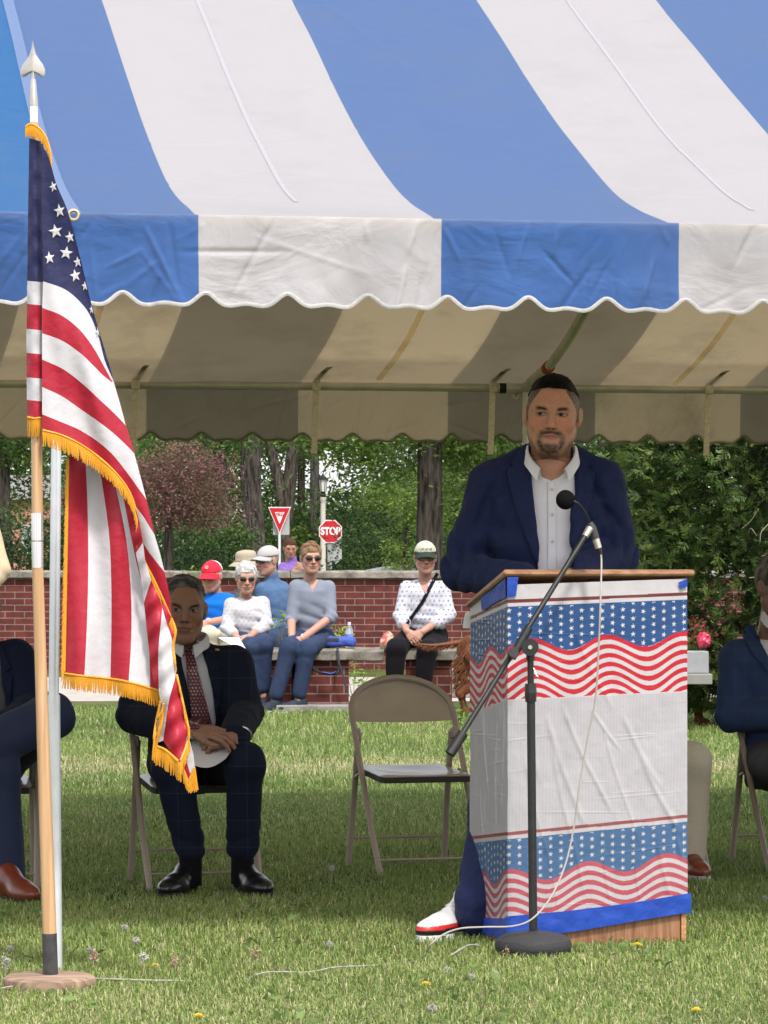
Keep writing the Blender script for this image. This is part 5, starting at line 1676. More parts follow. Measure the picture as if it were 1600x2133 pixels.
o = MB().prism([(bk[0] - .22, ds + .16, bk[2] + .30), (bk[0] + .17, ds + .16, bk[2] + .30), (bk[0] + .17, ds + .16, bk[2] - .28), (bk[0] + .0, ds + .16, bk[2] - .42), (bk[0] - .22, ds + .16, bk[2] - .2)], (0, .006, 0)).build('sign_back', M_signback, t)
dy = 84.
c = P(582.5, 1083, dy)
t = thing('yield_sign', 'red and white triangular yield sign on a thin white post', 'road sign', (c[0], dy, 0))
def tri_pts(k, y, cc): return [tuple(P(582.5 + a * k, 1076 + b * k, dy) * [1, 0, 1] + [0, y, 0]) for a, b in ((-24, -20), (24, -20), (0, 36))]
MB().prism(tri_pts(1.0, dy, c), (0, .008, 0)).build('border', M_signwhite, t)
MB().prism(tri_pts(.90, dy - .004, c), (0, .003, 0)).build('sign_plate', M_signred, t)
MB().prism([tuple(P(582.5 + a, 1076 + b, dy) * [1, 0, 1] + [0, dy - .008, 0]) for a, b in ((-10, -9), (10, -9), (0, 15))], (0, .003, 0)).build('inner_triangle', M_signwhite, t)
text('YIELD', P(582.5, 1072, dy) + [0, -.012, 0], .10, M_signred, t, .001, .003, .7)
MB().tube([(X(582, dy), dy + .04, 0), (X(582, dy), dy + .04, c[2] + .1)], .03, 8).build('post', mat('white_post', (.6, .6, .6), rough=.5), t)
a = P(569, 1062, dy + .1); b = P(603, 1114, dy + .1)
MB().box(((a[0] + b[0]) / 2, dy + .1, (a[2] + b[2]) / 2), (b[0] - a[0], .006, a[2] - b[2]), bev=.002).build('sign_back', M_signback, t)
# lamp post
dl = 99.
t = thing('lamp_post', 'black lantern on a pale concrete lamp post behind the stop sign', 'street lamp', (X(673, dl), dl, 0))
z_ = lambda py: H - (py - HY) / F * dl
xl_ = X(673, dl)
MB().lathe([(.10, 0), (.10, .3), (.085, .35), (.07, z_(1050)), (.062, z_(1046)), (.085, z_(1043)), (.085, z_(1037)), (.05, z_(1036))], (xl_, dl, 0), 16).build('post', mat('cast_stone_post', (.42, .39, .34), rough=.8, noise=.1), t, smooth=True)
g = MB(); g.lathe([(.03, z_(1036)), (.05, z_(1031)), (.03, z_(1028)), (.075, z_(1024))], (xl_, dl, 0), 12)
for i in range(6):
    a = R(60 * i); g.tube([(xl_ + .085 * math.cos(a), dl + .085 * math.sin(a), z_(1024)), (xl_ + .125 * math.cos(a), dl + .125 * math.sin(a), z_(998))], .009, 6)
g.lathe([(.15, z_(999)), (.15, z_(997)), (.05, z_(991)), (.03, z_(989)), (.02, z_(986)), (.0, z_(985))], (xl_, dl, 0), 12)
g.build('lantern_frame', M_black, t, smooth=True)
MB().lathe([(.078, z_(1024)), (.118, z_(998.5))], (xl_, dl, 0), 6).build('glass', mat('frosted_glass', (.55, .55, .52), rough=.3), t)
# weathered utility pole
du = 104.
t = thing('utility_pole', 'weathered grey wooden utility pole left of the lamp post', 'utility pole', (X(655, du), du, 0))
pts = spline([(X(664, du), du, 0), (X(658, du), du, 1.2), (X(655, du), du, 2.6), (X(656, du), du, 4.2), (X(656, du), du, 7.5)], 30)
MB().tube(pts + np.stack([vnoise(pts, 3, 3) * .02, 0 * pts[:, 0], 0 * pts[:, 0]], -1), np.linspace(.146, .127, 30), 14).build('pole', mat('grey_weathered_wood', rough=.95, mod=mod_wood((.035, .03, .028), (.20, .18, .165), (20, 20, 1.2), 1.6)), t, smooth=True)
# parked cars just above the wall
M_carp = mat('silver_car_paint', (.42, .45, .50), rough=.25, metal=.3, coat=.6); M_cargl = mat('car_glass', (.02, .025, .03), rough=.08, spec=.8)
M_tyre = mat('tyre_rubber', (.02, .02, .02), rough=.9)
def car(px, d, zroof, label, yaw=0., col=M_carp, flip=1):
    x = X(px, d); t = thing('parked_car', label, 'car', (x, d, 0), 'cars parked beyond the wall')
    T = lambda p: np.array(p, float) @ rotz(yaw).T + [x, d, zroof - 1.48]
    prof = [(-2.2, .55), (-2.15, .8), (-1.4, .95), (-.75, 1.38), (-.3, 1.47), (.6, 1.48), (1.5, 1.40), (2.1, 1.0), (2.2, .8), (2.2, .5), (2.0, .35), (-2.05, .35)]
    def ex(pr, w, wt):
        pr = np.array(pr) * [flip, 1]; n = len(pr)
        wd = lambda z: w - (w - wt) * np.clip((z - .9) / .5, 0, 1)
        V = [(p[0], -wd(p[1]), p[1]) for p in pr] + [(p[0], wd(p[1]), p[1]) for p in pr]
        return T(V), [tuple(range(n)), tuple(range(2 * n - 1, n - 1, -1))] + [(i, i + n, (i + 1) % n + n, (i + 1) % n) for i in range(n)]
    g = MB(); V, Fc = ex(prof, .88, .66); g.add(V, Fc); g.build('body', col, t, smooth=True, auto=30)
    g = MB()
    for sy in (-1, 1):
        q = [(-1.22, .98), (-.72, 1.32), (-.25, 1.41), (.6, 1.42), (1.35, 1.35), (1.75, 1.0)]
        V = [(p[0] * flip, sy * (.885 - .22 * np.clip((p[1] - .9) / .5, 0, 1) + .004), p[1]) for p in q]; g.add(T(V), [tuple(range(6))])
    g.build('side_window', M_cargl, t)
    for wx in (-1.35, 1.35):
        for sy in (-1, 1):
            MB().tube([T((wx, sy * .72, .33)), T((wx, sy * .9, .33))], .33, 18).build('wheel', M_tyre, t, smooth=True)
    for sy in (-.6, .6): MB().tube(T([(-.5 * flip, sy, 1.50), (-.3 * flip, sy, 1.53), (1.1 * flip, sy, 1.52), (1.3 * flip, sy, 1.47)]), .018, 6).build('roof_rail', M_black, t)
# the road lies a little lower than the lawn, so only the roofs show over the wall
car(835, 63, 1.2 - (1178.5 - HY) / F * 63 + .0, 'silver car roof with roof rails showing over the wall beside the woman in the cap')
car(305, 60, 1.2 - (1179 - HY) / F * 60, 'white car end showing over the wall right of the flag', col=mat('white_car_paint', (.7, .7, .7), rough=.3, coat=.5), flip=-1)
# distant house glimpsed through the leaves on the left
t = thing('brick_house', 'pinkish brick house glimpsed through the leaves at the far left', 'house', (X(30, 97), 97, 0))
MB().box((X(30, 97), 99, 1.4), (2.0, 3, 2.8)).build('wall', mat('pink_brick', (.42, .19, .14), rough=.9, noise=.2, nscale=4), t)
MB().prism([(X(30, 97) - 1.1, 97.3, 2.8), (X(30, 97) + 1.1, 97.3, 2.8), (X(30, 97) + .8, 99, 3.5), (X(30, 97) - .8, 99, 3.5)], (0, .1, 0)).build('roof', mat('grey_shingle', (.2, .19, .19), rough=.9), t)
for q in (-.55, .35): MB().box((X(30, 97) + q, 97.47, 1.7), (.4, .05, .8)).build('window', mat('house_window', (.3, .32, .33), rough=.2), t)

# ------------------------------------------------------------------ things on the bench and table
d = D_B - .02
t = thing('backpack', 'blue backpack with dark straps lying on the long bench', 'backpack', P(695, 1348, d))
bp = SDF(); A = P(667, 1338, d); B = P(738, 1336, d)
bp.rbox((A + B) / 2 + [0, 0, .0], (.145, .12, .036), .03, k=.02); bp.ell(P(680, 1332, d), (.07, .09, .035)); bp.disp(lambda p: .006 * vnoise(p, 40, 5))
V, Q = bp.mesh(.008); M_bp = mat('blue_backpack_nylon', (.05, .085, .36), rough=.7, bump=.5, bscale=120)
mesh('body', V, Q, M_bp, t)
MB().box(P(690, 1333, d - .12), (.12, .02, .035), bev=.008).build('front_pocket', mat('dark_grey_nylon', (.035, .04, .055), rough=.8), t, smooth=True)
MB().tube(spline([P(652, 1350, d - .20), P(646, 1370, d - .24), P(655, 1395, d - .25), P(685, 1404, d - .25), P(706, 1398, d - .25), P(703, 1350, d - .22)], 24), .011, 8, flat=.5).build('strap', MATS['dark_grey_nylon'], t, smooth=True)
MB().tube(spline([P(705, 1380, d - .26), P(713, 1400, d - .26), P(722, 1438, d - .26)], 8), .007, 6, flat=.4).build('strap', MATS['dark_grey_nylon'], t, smooth=True)
MB().tube(spline([P(672, 1400, d - .27), P(690, 1403, d - .27), P(700, 1399, d - .27)], 8), .012, 6, flat=.5).build('strap', M_bp, t, smooth=True)
t = thing('water_bottle', 'small clear plastic water bottle standing on the bench behind the backpack', 'bottle', P(727.5, 1328, d + .1) * [1, 1, 0] + [0, 0, .493])
zz = lambda py: H - (py - HY) / F * (d + .1)
b0_ = .493
M_pet = mat('clear_plastic', (.75, .8, .82), rough=.08, spec=.6, trans=.0)
MATS['clear_plastic'].node_tree.nodes['Principled BSDF'].inputs['Transmission Weight'].default_value = .8
MB().lathe([(0, b0_), (.028, b0_), (.031, b0_ + .01), (.03, b0_ + .06), (.031, b0_ + .13), (.024, b0_ + .155), (.012, b0_ + .175), (.012, b0_ + .185)], (X(727.5, d + .1), d + .1, 0), 18).build('body', M_pet, t, smooth=True)
MB().lathe([(.0135, b0_ + .18), (.0135, b0_ + .20), (0, b0_ + .2)], (X(727.5, d + .1), d + .1, 0), 12).build('cap', mat('white_plastic', (.75, .75, .75), rough=.4), t, smooth=True)
MB().lathe([(.0318, b0_ + .055), (.0318, b0_ + .105)], (X(727.5, d + .1), d + .1, 0), 18).build('label_band', mat('blue_label', (.12, .25, .55), rough=.5), t, smooth=True)
# grey table with a box, pink foil flowers, right of the lectern
dt = 24.0
t = thing('grey_bench', 'grey concrete ledge right of the lectern', 'bench', P(1420, 1424, dt) * [1, 1, 0])
a, b = P(1200, 1404, dt), P(1484, 1426, dt)
M_ledge = mat('grey_ledge', (.21, .215, .20), rough=.8, noise=.1, nscale=6)
MB().box(((a[0] + b[0]) / 2, dt + .22, (a[2] + b[2]) / 2), (b[0] - a[0], .44, a[2] - b[2]), bev=.005).build('seat', M_ledge, t)
for px in (1240, 1390): MB().box((X(px, dt), dt + .22, b[2] / 2 - .002), (.1, .36, b[2])).build('support', M_ledge, t)
a, b = P(1300, 1357, dt), P(1479, 1404, dt)
o = MB().box(((a[0] + b[0]) / 2, dt + .24, (a[2] + b[2]) / 2), (b[0] - a[0], .3, a[2] - b[2] - .004), bev=.004).build('storage_box', mat('light_grey_box', (.26, .27, .28), rough=.7, noise=.06), origin=((a[0] + b[0]) / 2, dt + .24, b[2]))
tag(o, 'plain light grey box standing on the grey ledge', 'box')
t = thing('potted_flowers', 'pink foil wrapped flowers standing on the grey box', 'flowers', P(1466, 1356, dt + .25))
rng = np.random.default_rng(8)
fc = P(1466, 1333, dt + .22)
g = SDF(); g.ell(fc, (.045, .045, .055)); g.disp(lambda p: .010 * vnoise(p, 90, 3)); V, Q = g.mesh(.006)
mesh('foil_wrap', V, Q, mat('pink_foil', (.62, .06, .12), rough=.25, metal=.5, noise=.3, nscale=60), t)
pts = P(1452, 1318, dt + .25) + rng.normal(size=(160, 3)) * [.07, .04, .05]
V, Q, c = leaves(pts, .035, np.array([(.30, .03, .04), (.10, .15, .04), (.2, .06, .05)])[rng.integers(0, 3, 160)], rng, 0)
mesh('blossoms', V, Q, M_leaf, t, False, col=c)
# white cup edge poking out left of the lectern
o = MB().prism([tuple(P(a, b, 11.35)) for a, b in ((970, 1276), (976, 1274), (984, 1280), (984, 1309), (964, 1308), (966, 1290))], (0, .006, 0)).build('paper_napkin', mat('white_paper', (.72, .72, .72), rough=.8), origin=P(974, 1290, 11.35))
tag(o, 'small white paper corner sticking out beside the top of the lectern', 'paper')
# ------------------------------------------------------------------ people
def mod_skin(m, nt, b, src, tc):
    b.inputs['Subsurface Weight'].default_value = .12
    b.inputs['Subsurface Radius'].default_value = (.012, .005, .003)
    b.inputs['Subsurface Scale'].default_value = .6
M_skin = mat('skin', rough=.46, spec=.3, attr='Col', noise=.09, nscale=160, bump=.25, bscale=260, mod=mod_skin)
M_hair = mat('hair', rough=.7, spec=.08, attr='Col', bump=.8, bscale=260)
def cloth(name, col, rough=.9, noise=.08, nscale=200, bump=.25, bscale=300, attr=None, sheen=.03, mod=None, spec=.06):
    return mat(name, col, rough=rough, spec=spec, noise=noise, nscale=nscale, bump=bump, bscale=bscale, attr=attr, sheen=sheen, mod=mod)

def head_mesh(o, vox=.0028):
    """o: options. local frame x image-right, y away, z up, face towards -y, chin -.12, crown +.115"""
    s = SDF(); w = o.get('w', 1.)
    s.ell((0, .018, .028), (.0745 * w, .094, .087))
    s.ell((0, -.028, -.018), (.064 * w, .058, .078), k=.03)
    s.ell((0, -.026, -.070), (.053 * w * o.get('jaw', 1), .054, .046), k=.03)
    for q in (-1, 1):
        s.rc((q * .052 * w, .012, -.052), (q * .022, -.058, -.100), .017, .015, k=.03)
        s.ell((q * .042 * w, -.056, -.026), (.020, .018, .019), k=.018)
    s.ell((0, -.066, -.102), (.024, .018, .018), k=.02)
    s.rc((-.038, -.069, .025), (.038, -.069, .025), .0145, .0145, k=.012)
    for q in (-1, 1):
        s.ell((q * .031, -.098, .003), (.021, .0225, .0125), k=.010, op='s')
        s.ell((q * .031, -.0705, .003), (.0150, .0135, .0115), k=.004)
        s.rc((q * .018, -.078, .0105), (q * .045, -.072, .0095), .0034, .003, k=.005)
    s.rc((0, -.082, .014), (0, -.103, -.026), .0070, .0105, k=.009)
    s.ell((0, -.1055, -.031), (.012, .0110, .0095), k=.006)
    for q in (-1, 1):
        s.ell((q * .0125, -.089, -.034), (.0085, .0105, .0075), k=.006)
        s.ell((q * .006, -.097, -.042), (.0032, .004, .004), k=.003, op='s')
    s.ell((0, -.078, -.062), (.028, .014, .017), k=.014)
    s.ell((0, -.0865, -.0585), (.0225, .0075, .0050), k=.004)
    s.ell((0, -.0855, -.0690), (.0190, .0080, .0060), k=.004)
    for q in (-1, 1): s.rc((0, -.0950, -.0625), (q * .022, -.0910, -.0660), .0018, .0018, k=.002, op='s')
    for q in (-1, 1): s.ell((q * .0275, -.082, -.0665), (.005, .006, .004), k=.006, op='s')
    if o.get('stubble_bulk'): s.ell((0, -.060, -.092), (.040, .030, .030), k=.02)
    for q in (-1, 1):
        s.ell((q * .0765 * w, .010, -.006), (.0095, .019, .031), rot=rotz(q * -.35) @ roty(q * .10), k=.007)
        s.ell((q * .0865 * w, .001, -.002), (.005, .010, .017), k=.004, op='s')
    nw = o.get('neck', 1.)
    s.rc((0, .020, -.07), (0, .040, -.20), .050 * nw, .056 * nw, k=.03)
    for (a, b, r_) in o.get('wrinkles', []): s.rc(a, b, r_, r_, k=.003, op='s')
    V, Q = s.mesh(vox)
    V = smooth_mesh(V, Q, 1, .4)
    x, y, z = V.T
    col = np.tile(np.array(o['skin'], float), (len(V), 1))
    n = vnoise(V, 60, 5); col *= (1 + .06 * n)[:, None]
    red = np.exp(-((np.abs(x) - .042) / .02) ** 2 - ((z + .028) / .02) ** 2) * (y < -.02) + .8 * np.exp(-(x / .014) ** 2 - ((z + .03) / .014) ** 2) * (y < -.085)
    col *= 1 + np.stack([red * .16, -red * .10, -red * .08], -1)
    face = y < -.045
    hairc = np.array(o.get('haircol', (.02, .015, .012)), float)
    def blend(wt, c): 
        wt = np.clip(wt, 0, 1)[:, None]; col[:] = col * (1 - wt) + np.array(c) * wt
    if o.get('shadow_hair'):          # close cropped sides
        sn_ = .5 + .5 * vnoise(V, 500, 12, 2)
        rim = np.clip((z - np.interp(y, [-.075, -.060, -.052, -.040, -.025, 0, .06], [.092, .080, .050, .022, -.014, -.03, -.06])) / .010, 0, 1) * np.clip((np.abs(x) - .030 - (y < -.05) * .012) / .012, 0, 1) * (np.abs(x) < .0745 * w + .001)
        tp = np.clip((z - .045) / .03, 0, 1)[:, None]
        rim = np.maximum(rim, np.clip((z - .079 + .25 * np.clip(np.abs(x) - .028, 0, 1)) / .006, 0, 1) * np.clip(.045 - y, 0, .01) * 100)
        wt = np.clip(rim * (.62 + .38 * sn_), 0, 1)[:, None]; hc_ = np.array(o['shadow_hair']) * (1 - tp) + hairc * tp
        col[:] = col * (1 - wt) + hc_ * wt
    if o.get('beard'):
        bc = np.array(o['beard'])
        nb = .5 + .5 * vnoise(V, 420, 8, 2); ng = vnoise(V, 130, 31, 2)
        m1 = np.exp(-((z + .052 + .10 * x * x / .03) / .0085) ** 2) * (np.abs(x) < .030) * (y < -.07)                        # moustache
        m2 = np.clip(1.15 - np.abs(np.hypot(np.abs(x) / .036, (z + .076) / .034) - 1) / .34 + .2 * ng, 0, 1) * (z < -.045) * (y < -.045) * np.clip(.70 + (-.075 - z) / .02, .62, 1)  # round the mouth
        m3 = np.clip((-.081 - z) / .008, 0, 1) * (y < .0) * np.clip(1.3 - np.abs(x) / .050 + .2 * ng, 0, 1) * .9                                # chin
        ed = np.interp(y, [-.08, -.04, 0, .03], [-.085, -.060, -.035, -.02])
        m4 = np.clip((ed - z) / .02, 0, 1) * .62 * (z > -.128) * np.clip((y + .09) / .02, 0, 1) * (y < .03)                      # jaw stubble
        b_ = np.clip(np.maximum.reduce([m1, m2, m3 * 1.0, m4]), 0, 1) * (z > -.128 - .3 * np.clip(y + .05, 0, .1))
        blend(b_ * (.78 + .22 * nb) * o.get('beard_w', 1.), bc)
    # lips
    zm = z + 7. * x * x
    lip = np.clip(1.3 - np.hypot(x / .0235, (zm + .0635) / .0105) ** 2 * 1.15, 0, 1) * (y < -.078)
    blend(lip * 1.6 * o.get('lip_w', .8), o.get('lips', col[0] * [1.05, .62, .6]))
    blend(np.exp(-((zm + .0625) / .0017) ** 2) * (np.abs(x) < .022) * (y < -.070) * .8, np.array(o['skin']) * [.25, .15, .15])
    # brows
    bt_ = o.get('brow_tilt', .0)
    for q in (-1, 1):
        xx = q * x - .031
        zz_ = z - (.0225 + bt_ * xx + o.get('brow_up', 0) - 5.0 * xx ** 2)
        blend(np.exp(-(zz_ / o.get('brow_t', .0034)) ** 2) * np.clip(1.4 - (np.abs(xx) / .0165) ** 2, 0, 1) * face * o.get('brow_w', .85), o.get('browcol', hairc))
    if not o.get('shades'):
        g = o.get('gaze', 0.)
        for q in (-1, 1):
            dx, dz = x - q * .031, z - .0025
            op = o.get('open', .0058)
            al = np.hypot(dx / .0150, dz / op)
            fr_ = (y < -.066)
            blend((al < 1.25) * fr_ * .55, np.array(o['skin']) * [.35, .25, .22])
            blend((al < 1) * fr_ * 1., (.30, .25, .23))
            ir = np.hypot(dx - g, dz - .0005)
            blend(((al < 1) & (ir < .0062)) * fr_ * 1., o.get('iris', (.045, .025, .015)))
            blend(((al < 1) & (ir < .0028)) * fr_ * 1., (.004, .004, .004))
            blend(np.exp(-((dz - op * (1 - (dx / .0160) ** 2) - .0004) / .0013) ** 2) * (np.abs(dx) < .0165) * fr_ * .95, (.02, .012, .010))
            blend(np.exp(-((dz - .0125 + 18 * dx * dx) / .0018) ** 2) * (np.abs(dx) < .016) * fr_ * .3, np.array(o['skin']) * .4)
    for q in (-1, 1): blend(np.exp(-((x - q * .0068) / .0035) ** 2 - ((z + .0405) / .0026) ** 2) * (y < -.085) * .85, np.array(o['skin']) * .15)
    return V, Q, col

def hair_sdf(o, hs):
    """hs: dict(th=(side, front, top) thickness, line=[(y,z)...] lower edge, amp, sc)"""
    s = SDF(); w = o.get('w', 1.)
    ts, tf, tt = hs['th']
    s.ell((0, .018 + hs.get('back', 0), .028 + (tt) * .35), (.0745 * w + ts, .094 + tf, .087 + tt * .65))
    for e in hs.get('extra', []): s.ell(*e, k=.02)
    yy, zz_ = zip(*hs['line'])
    def cut(p):
        return (p[..., 2] - np.interp(p[..., 1], yy, zz_) - hs.get('part', 0) * p[..., 0]) * .8
    s.fn(cut, (-.2, -.2, -.3), (.2, .2, .2), op='s', k=hs.get('ek', .006))
    am, sc = hs.get('amp', .002), hs.get('sc', 120)
    s.disp(lambda p: am * vnoise(p * hs.get('dirs', (1, 1, 1)), sc, 4, 3))
    V, Q = s.mesh(hs.get('vox', .003))
    c = np.tile(np.array(hs['col'], float), (len(V), 1)) * (1 + .25 * vnoise(V * [1, 1, .5], 220, 3, 2))[:, None]
    if 'col2' in hs:
        t_ = np.clip(.5 + .9 * vnoise(V * [1.5, 1.5, .4], 90, 9, 2), 0, 1)[:, None]
        c = c * (1 - t_) + np.array(hs['col2']) * t_
    if 'fade' in hs:
        t_ = np.clip((hs['fade'][0] - V[:, 2] + .0) / .03, 0, 1)[:, None]
        if len(hs['fade']) > 2: t_ = t_ * np.clip((np.abs(V[:, 0]) - hs['fade'][2]) / .015, 0, 1)[:, None]
        c = c * (1 - t_) + np.array(hs['fade'][1]) * t_
    return V, Q, np.clip(c, 0, 1)

def frame_of(pos, yaw, pitch, roll, sc):
    M = rotz(yaw) @ roty(roll) @ rotx(pitch)
    return lambda V: (np.asarray(V) * sc) @ M.T + np.array(pos), M

def hand_sdf(s, w, f, n, t, sc=1., curl=(.5, .6, .5), spread=.0, thumb=.5, thumb_curl=.3):
    """w wrist, f finger direction, n back-of-hand normal, t thumb side"""
    w, f, n, t = [np.array(q, float) for q in (w, f, n, t)]
    f /= np.linalg.norm(f); n -= f * (n @ f); n /= np.linalg.norm(n); t = t - f * (t @ f) - n * (t @ n); t /= np.linalg.norm(t)
    M = np.c_[t, n, f]
    s.loft([(-.02, 0, 0, .024 * sc, .018 * sc, 2.2), (.0, 0, 0, .026 * sc, .017 * sc, 2.2), (.05 * sc, 0, 0, .038 * sc, .0145 * sc, 2.6), (.085 * sc, 0, 0, .040 * sc, .012 * sc, 2.6)], w, M, k=.006)
    Ls = [(.040, .025, .021), (.045, .029, .022), (.041, .027, .021), (.032, .020, .018)]
    for i in range(4):
        r0 = w + f * (.084 - .004 * abs(i - 1)) * sc + t * (.030 - .0200 * i) * sc
        d = f + t * spread * (1.5 - i) * .3; d /= np.linalg.norm(d)
        p = r0; a = 0; r_ = (.0092, .0096, .009, .0078)[i] * sc
        for j, L_ in enumerate(Ls[i]):
            a += curl[j] + .06 * math.sin(i * 2 + j)
            dj = d * math.cos(a) - n * math.sin(a)
            q = p + dj * L_ * sc
            s.rc(p, q, r_ * (1 - .07 * j), r_ * (.93 - .07 * j), k=.003); p = q
    p = w + f * .022 * sc + t * .026 * sc - n * .006 * sc
    d = f * math.cos(thumb) + t * math.sin(thumb) - n * .25; d /= np.linalg.norm(d)
    q = p + d * .042 * sc; s.rc(p, q, .0135 * sc, .0108 * sc, k=.008)
    d2 = d * math.cos(thumb_curl) - t * math.sin(thumb_curl); q2 = q + d2 * .032 * sc; s.rc(q, q2, .0102 * sc, .0092 * sc, k=.003)
    d3 = d * math.cos(thumb_curl * 1.8) - t * math.sin(thumb_curl * 1.8); s.rc(q2, q2 + d3 * .022 * sc, .0092 * sc, .0080 * sc, k=.003)

def joints(J, d):
    return {k: P(v[0], v[1], d + (v[2] if len(v) > 2 else 0)) for k, v in J.items()}

def torso(s, j, hw, dp, grow=0., belly=1., low=-.10, shr=.058, k=.04, hem=None, waist=.86, hipw=.88):
    nb, hp = j['neck'], j['hip']
    zax = nb - hp; L_ = np.linalg.norm(zax); zax = zax / L_
    xax = j['shR'] - j['shL']; xax -= zax * (xax @ zax); xax /= np.linalg.norm(xax)
    yax = np.cross(zax, xax)
    M = np.c_[xax, yax, zax]
    g = grow
    secs = [(low, 0, .0, hw * hipw + g, dp * 1.02 + g, 2.4), (.08 * L_, 0, 0, hw * hipw * 1.0 + g, dp * 1.02 * belly + g, 2.4), (.30 * L_, 0, -.01 * belly, hw * waist + g, dp * belly + g, 2.3),
            (.62 * L_, 0, 0, hw * .93 + g, dp * 1.05 + g, 2.4), (.82 * L_, 0, .005, hw * .90 + g, dp * .95 + g, 2.3), (.93 * L_, 0, .01, hw * .62 + g, dp * .62 + g, 2.1), (.985 * L_, 0, .012, hw * .36 + g, dp * .50 + g, 2)]
    s.loft(secs, hp, M, k=k)
    for q in ('shL', 'shR'):
        s.rc(nb - zax * .055 + (j[q] - nb) * .18, j[q], .050 + g, shr + g, k=k)
    return M, L_

def arm(s, j, q, r=(.056, .047, .040, .030), grow=0., t1=1., k=.03, wr=None):
    """t1: sleeve length 0..2 (1 = elbow, 2 = wrist)"""
    a, b, c = j['sh' + q], j['el' + q], j['wr' + q]
    e1 = a + (b - a) * min(1, t1)
    s.rc(a, e1, r[0] + grow, (r[0] + (r[1] - r[0]) * min(1, t1)) + grow, k=k)
    if t1 > 1:
        e2 = b + (c - b) * (t1 - 1)
        s.rc(b, e2, r[1] + grow, r[1] + (r[3] - r[1]) * (t1 - 1) + grow, k=k * .6)

def leg_(s, j, q, r=(.085, .062, .050, .040), grow=0., t1=2., k=.03, flare=1.):
    a, b, c = j['h' + q], j['kn' + q], j['an' + q]
    s.rc(a, b, r[0] + grow, r[1] + grow, k=k)
    if t1 > 1:
        e = b + (c - b) * (t1 - 1)
        s.rc(b, e, r[1] + grow, (r[1] + (r[3] - r[1]) * (t1 - 1)) * flare + grow, k=k * .8)

def folds(j, pts, amp=.006, seed=0, base=.003):
    """cloth folds: compression ridges near the listed joints plus broad drapes"""
    def f(p):
        o = base * vnoise(p * [1, 1, .6], 22, seed, 3)
        for (c, ax, rad, fr) in pts:
            c = np.array(c); ax = np.array(ax, float); ax /= np.linalg.norm(ax)
            q = p - c; dist = np.linalg.norm(q, axis=-1)
            ph = q @ ax * fr + 1.6 * vnoise(p, 14, seed + 1, 2)
            o = o + amp * 1.7 * (np.abs(np.sin(ph * .5)) - .62) * np.exp(-(dist / rad) ** 2)
        return o
    return f

def shoe(parent, heel, toe_dir, L_=.29, mat_=None, colf=None, h=.085, wd=.05, name='shoe', sole=(.6, .6, .6), up=(0, 0, 1), vox=.005, solemat=None):
    f = np.array(toe_dir, float); f /= np.linalg.norm(f); up = np.array(up, float); sd = np.cross(f, up); sd /= np.linalg.norm(sd); up = np.cross(sd, f)
    M = np.c_[sd, f, up]
    s = SDF()
    T = lambda a, b, c: np.array(heel) + M @ np.array([a, b, c])
    s.ell(T(0, L_ * .20, .050), np.array([wd * .80, L_ * .22, .055]), rot=M, k=.03)
    s.ell(T(0, L_ * .68, .034), np.array([wd * .98, L_ * .33, .040]), rot=M, k=.04)
    s.rc(T(0, L_ * .20, .07), T(0, L_ * .17, h + .02), .036, .036, k=.03)
    s.rc(T(0, L_ * .3, .075), T(0, L_ * .62, .050), .033, .030, k=.03)
    s.fn(lambda p: -(((p - np.array(heel)) @ M)[..., 2] - .012), T(-.2, -.2, -.1) * 0 - 50, T(0, 0, 0) * 0 + 50, op='x') if False else None
    V, Q = s.mesh(vox)
    loc = (V - np.array(heel)) @ M
    loc[:, 2] = np.maximum(loc[:, 2], .012)
    V = loc @ M.T + np.array(heel)
    c = None
    if colf is not None: c = colf(loc / [wd, L_, 1])
    o = mesh(name, V, Q, mat_, parent, True, col=c)
    # sole
    n = 28; a = np.linspace(0, 2 * np.pi, n, endpoint=False)
    yy = L_ * .5 + L_ * .515 * np.sin(a); ww = wd * (1.0 + .10 * np.sin(a)) * np.cos(a) * np.where(yy < L_ * .4, .86, 1.0)
    g = MB()
    lo = np.array([T(w_, y_, .0) for w_, y_ in zip(ww, yy)]); hi = np.array([T(w_ * 1.02, y_, .020) for w_, y_ in zip(ww, yy)])
    g.add(np.vstack([lo, hi]), [tuple(range(n)), tuple(range(2 * n - 1, n - 1, -1))] + [(i, i + n, (i + 1) % n + n, (i + 1) % n) for i in range(n)])
    g.build('sole', solemat or mat('sole_%s' % name, sole, rough=.7), o)
    return o

def sunglasses(parent, T, M, sc, w=1., col=(.012, .010, .010), lens=(.027, .0145), name='sunglasses', frame_only=False, tint=None):
    g = MB(); y = -.094
    a_ = np.linspace(0, 2 * np.pi, 22)
    for q in (-1, 1):
        pts = [T((q * .032 + lens[0] * math.cos(a) * (1 - .08 * math.sin(a)), y + .010 * abs(math.cos(a)) * (1 if q * math.cos(a) > 0 else 0) + .004, .001 + lens[1] * math.sin(a))) for a in a_]
        if not frame_only: g.add(np.vstack([pts, [T((q * .032, y - .003, .001))]]), [(len(pts), i, i + 1) for i in range(len(pts) - 1)])
        g.tube(pts, .0018 * sc, 6)
        g.tube([T((q * (.032 + lens[0] * .97), y + .012, .006)), T((q * .074 * w, -.05, .007)), T((q * .078 * w, .0, .004))], .0020 * sc, 6)
    g.tube([T((-.007, y, .005)), T((0, y - .003, .007)), T((.007, y, .005))], .0018 * sc, 6)
    return g.build(name, mat('%s_frame' % name if frame_only else 'dark_lens', col, rough=.15, spec=.6), parent, smooth=True)

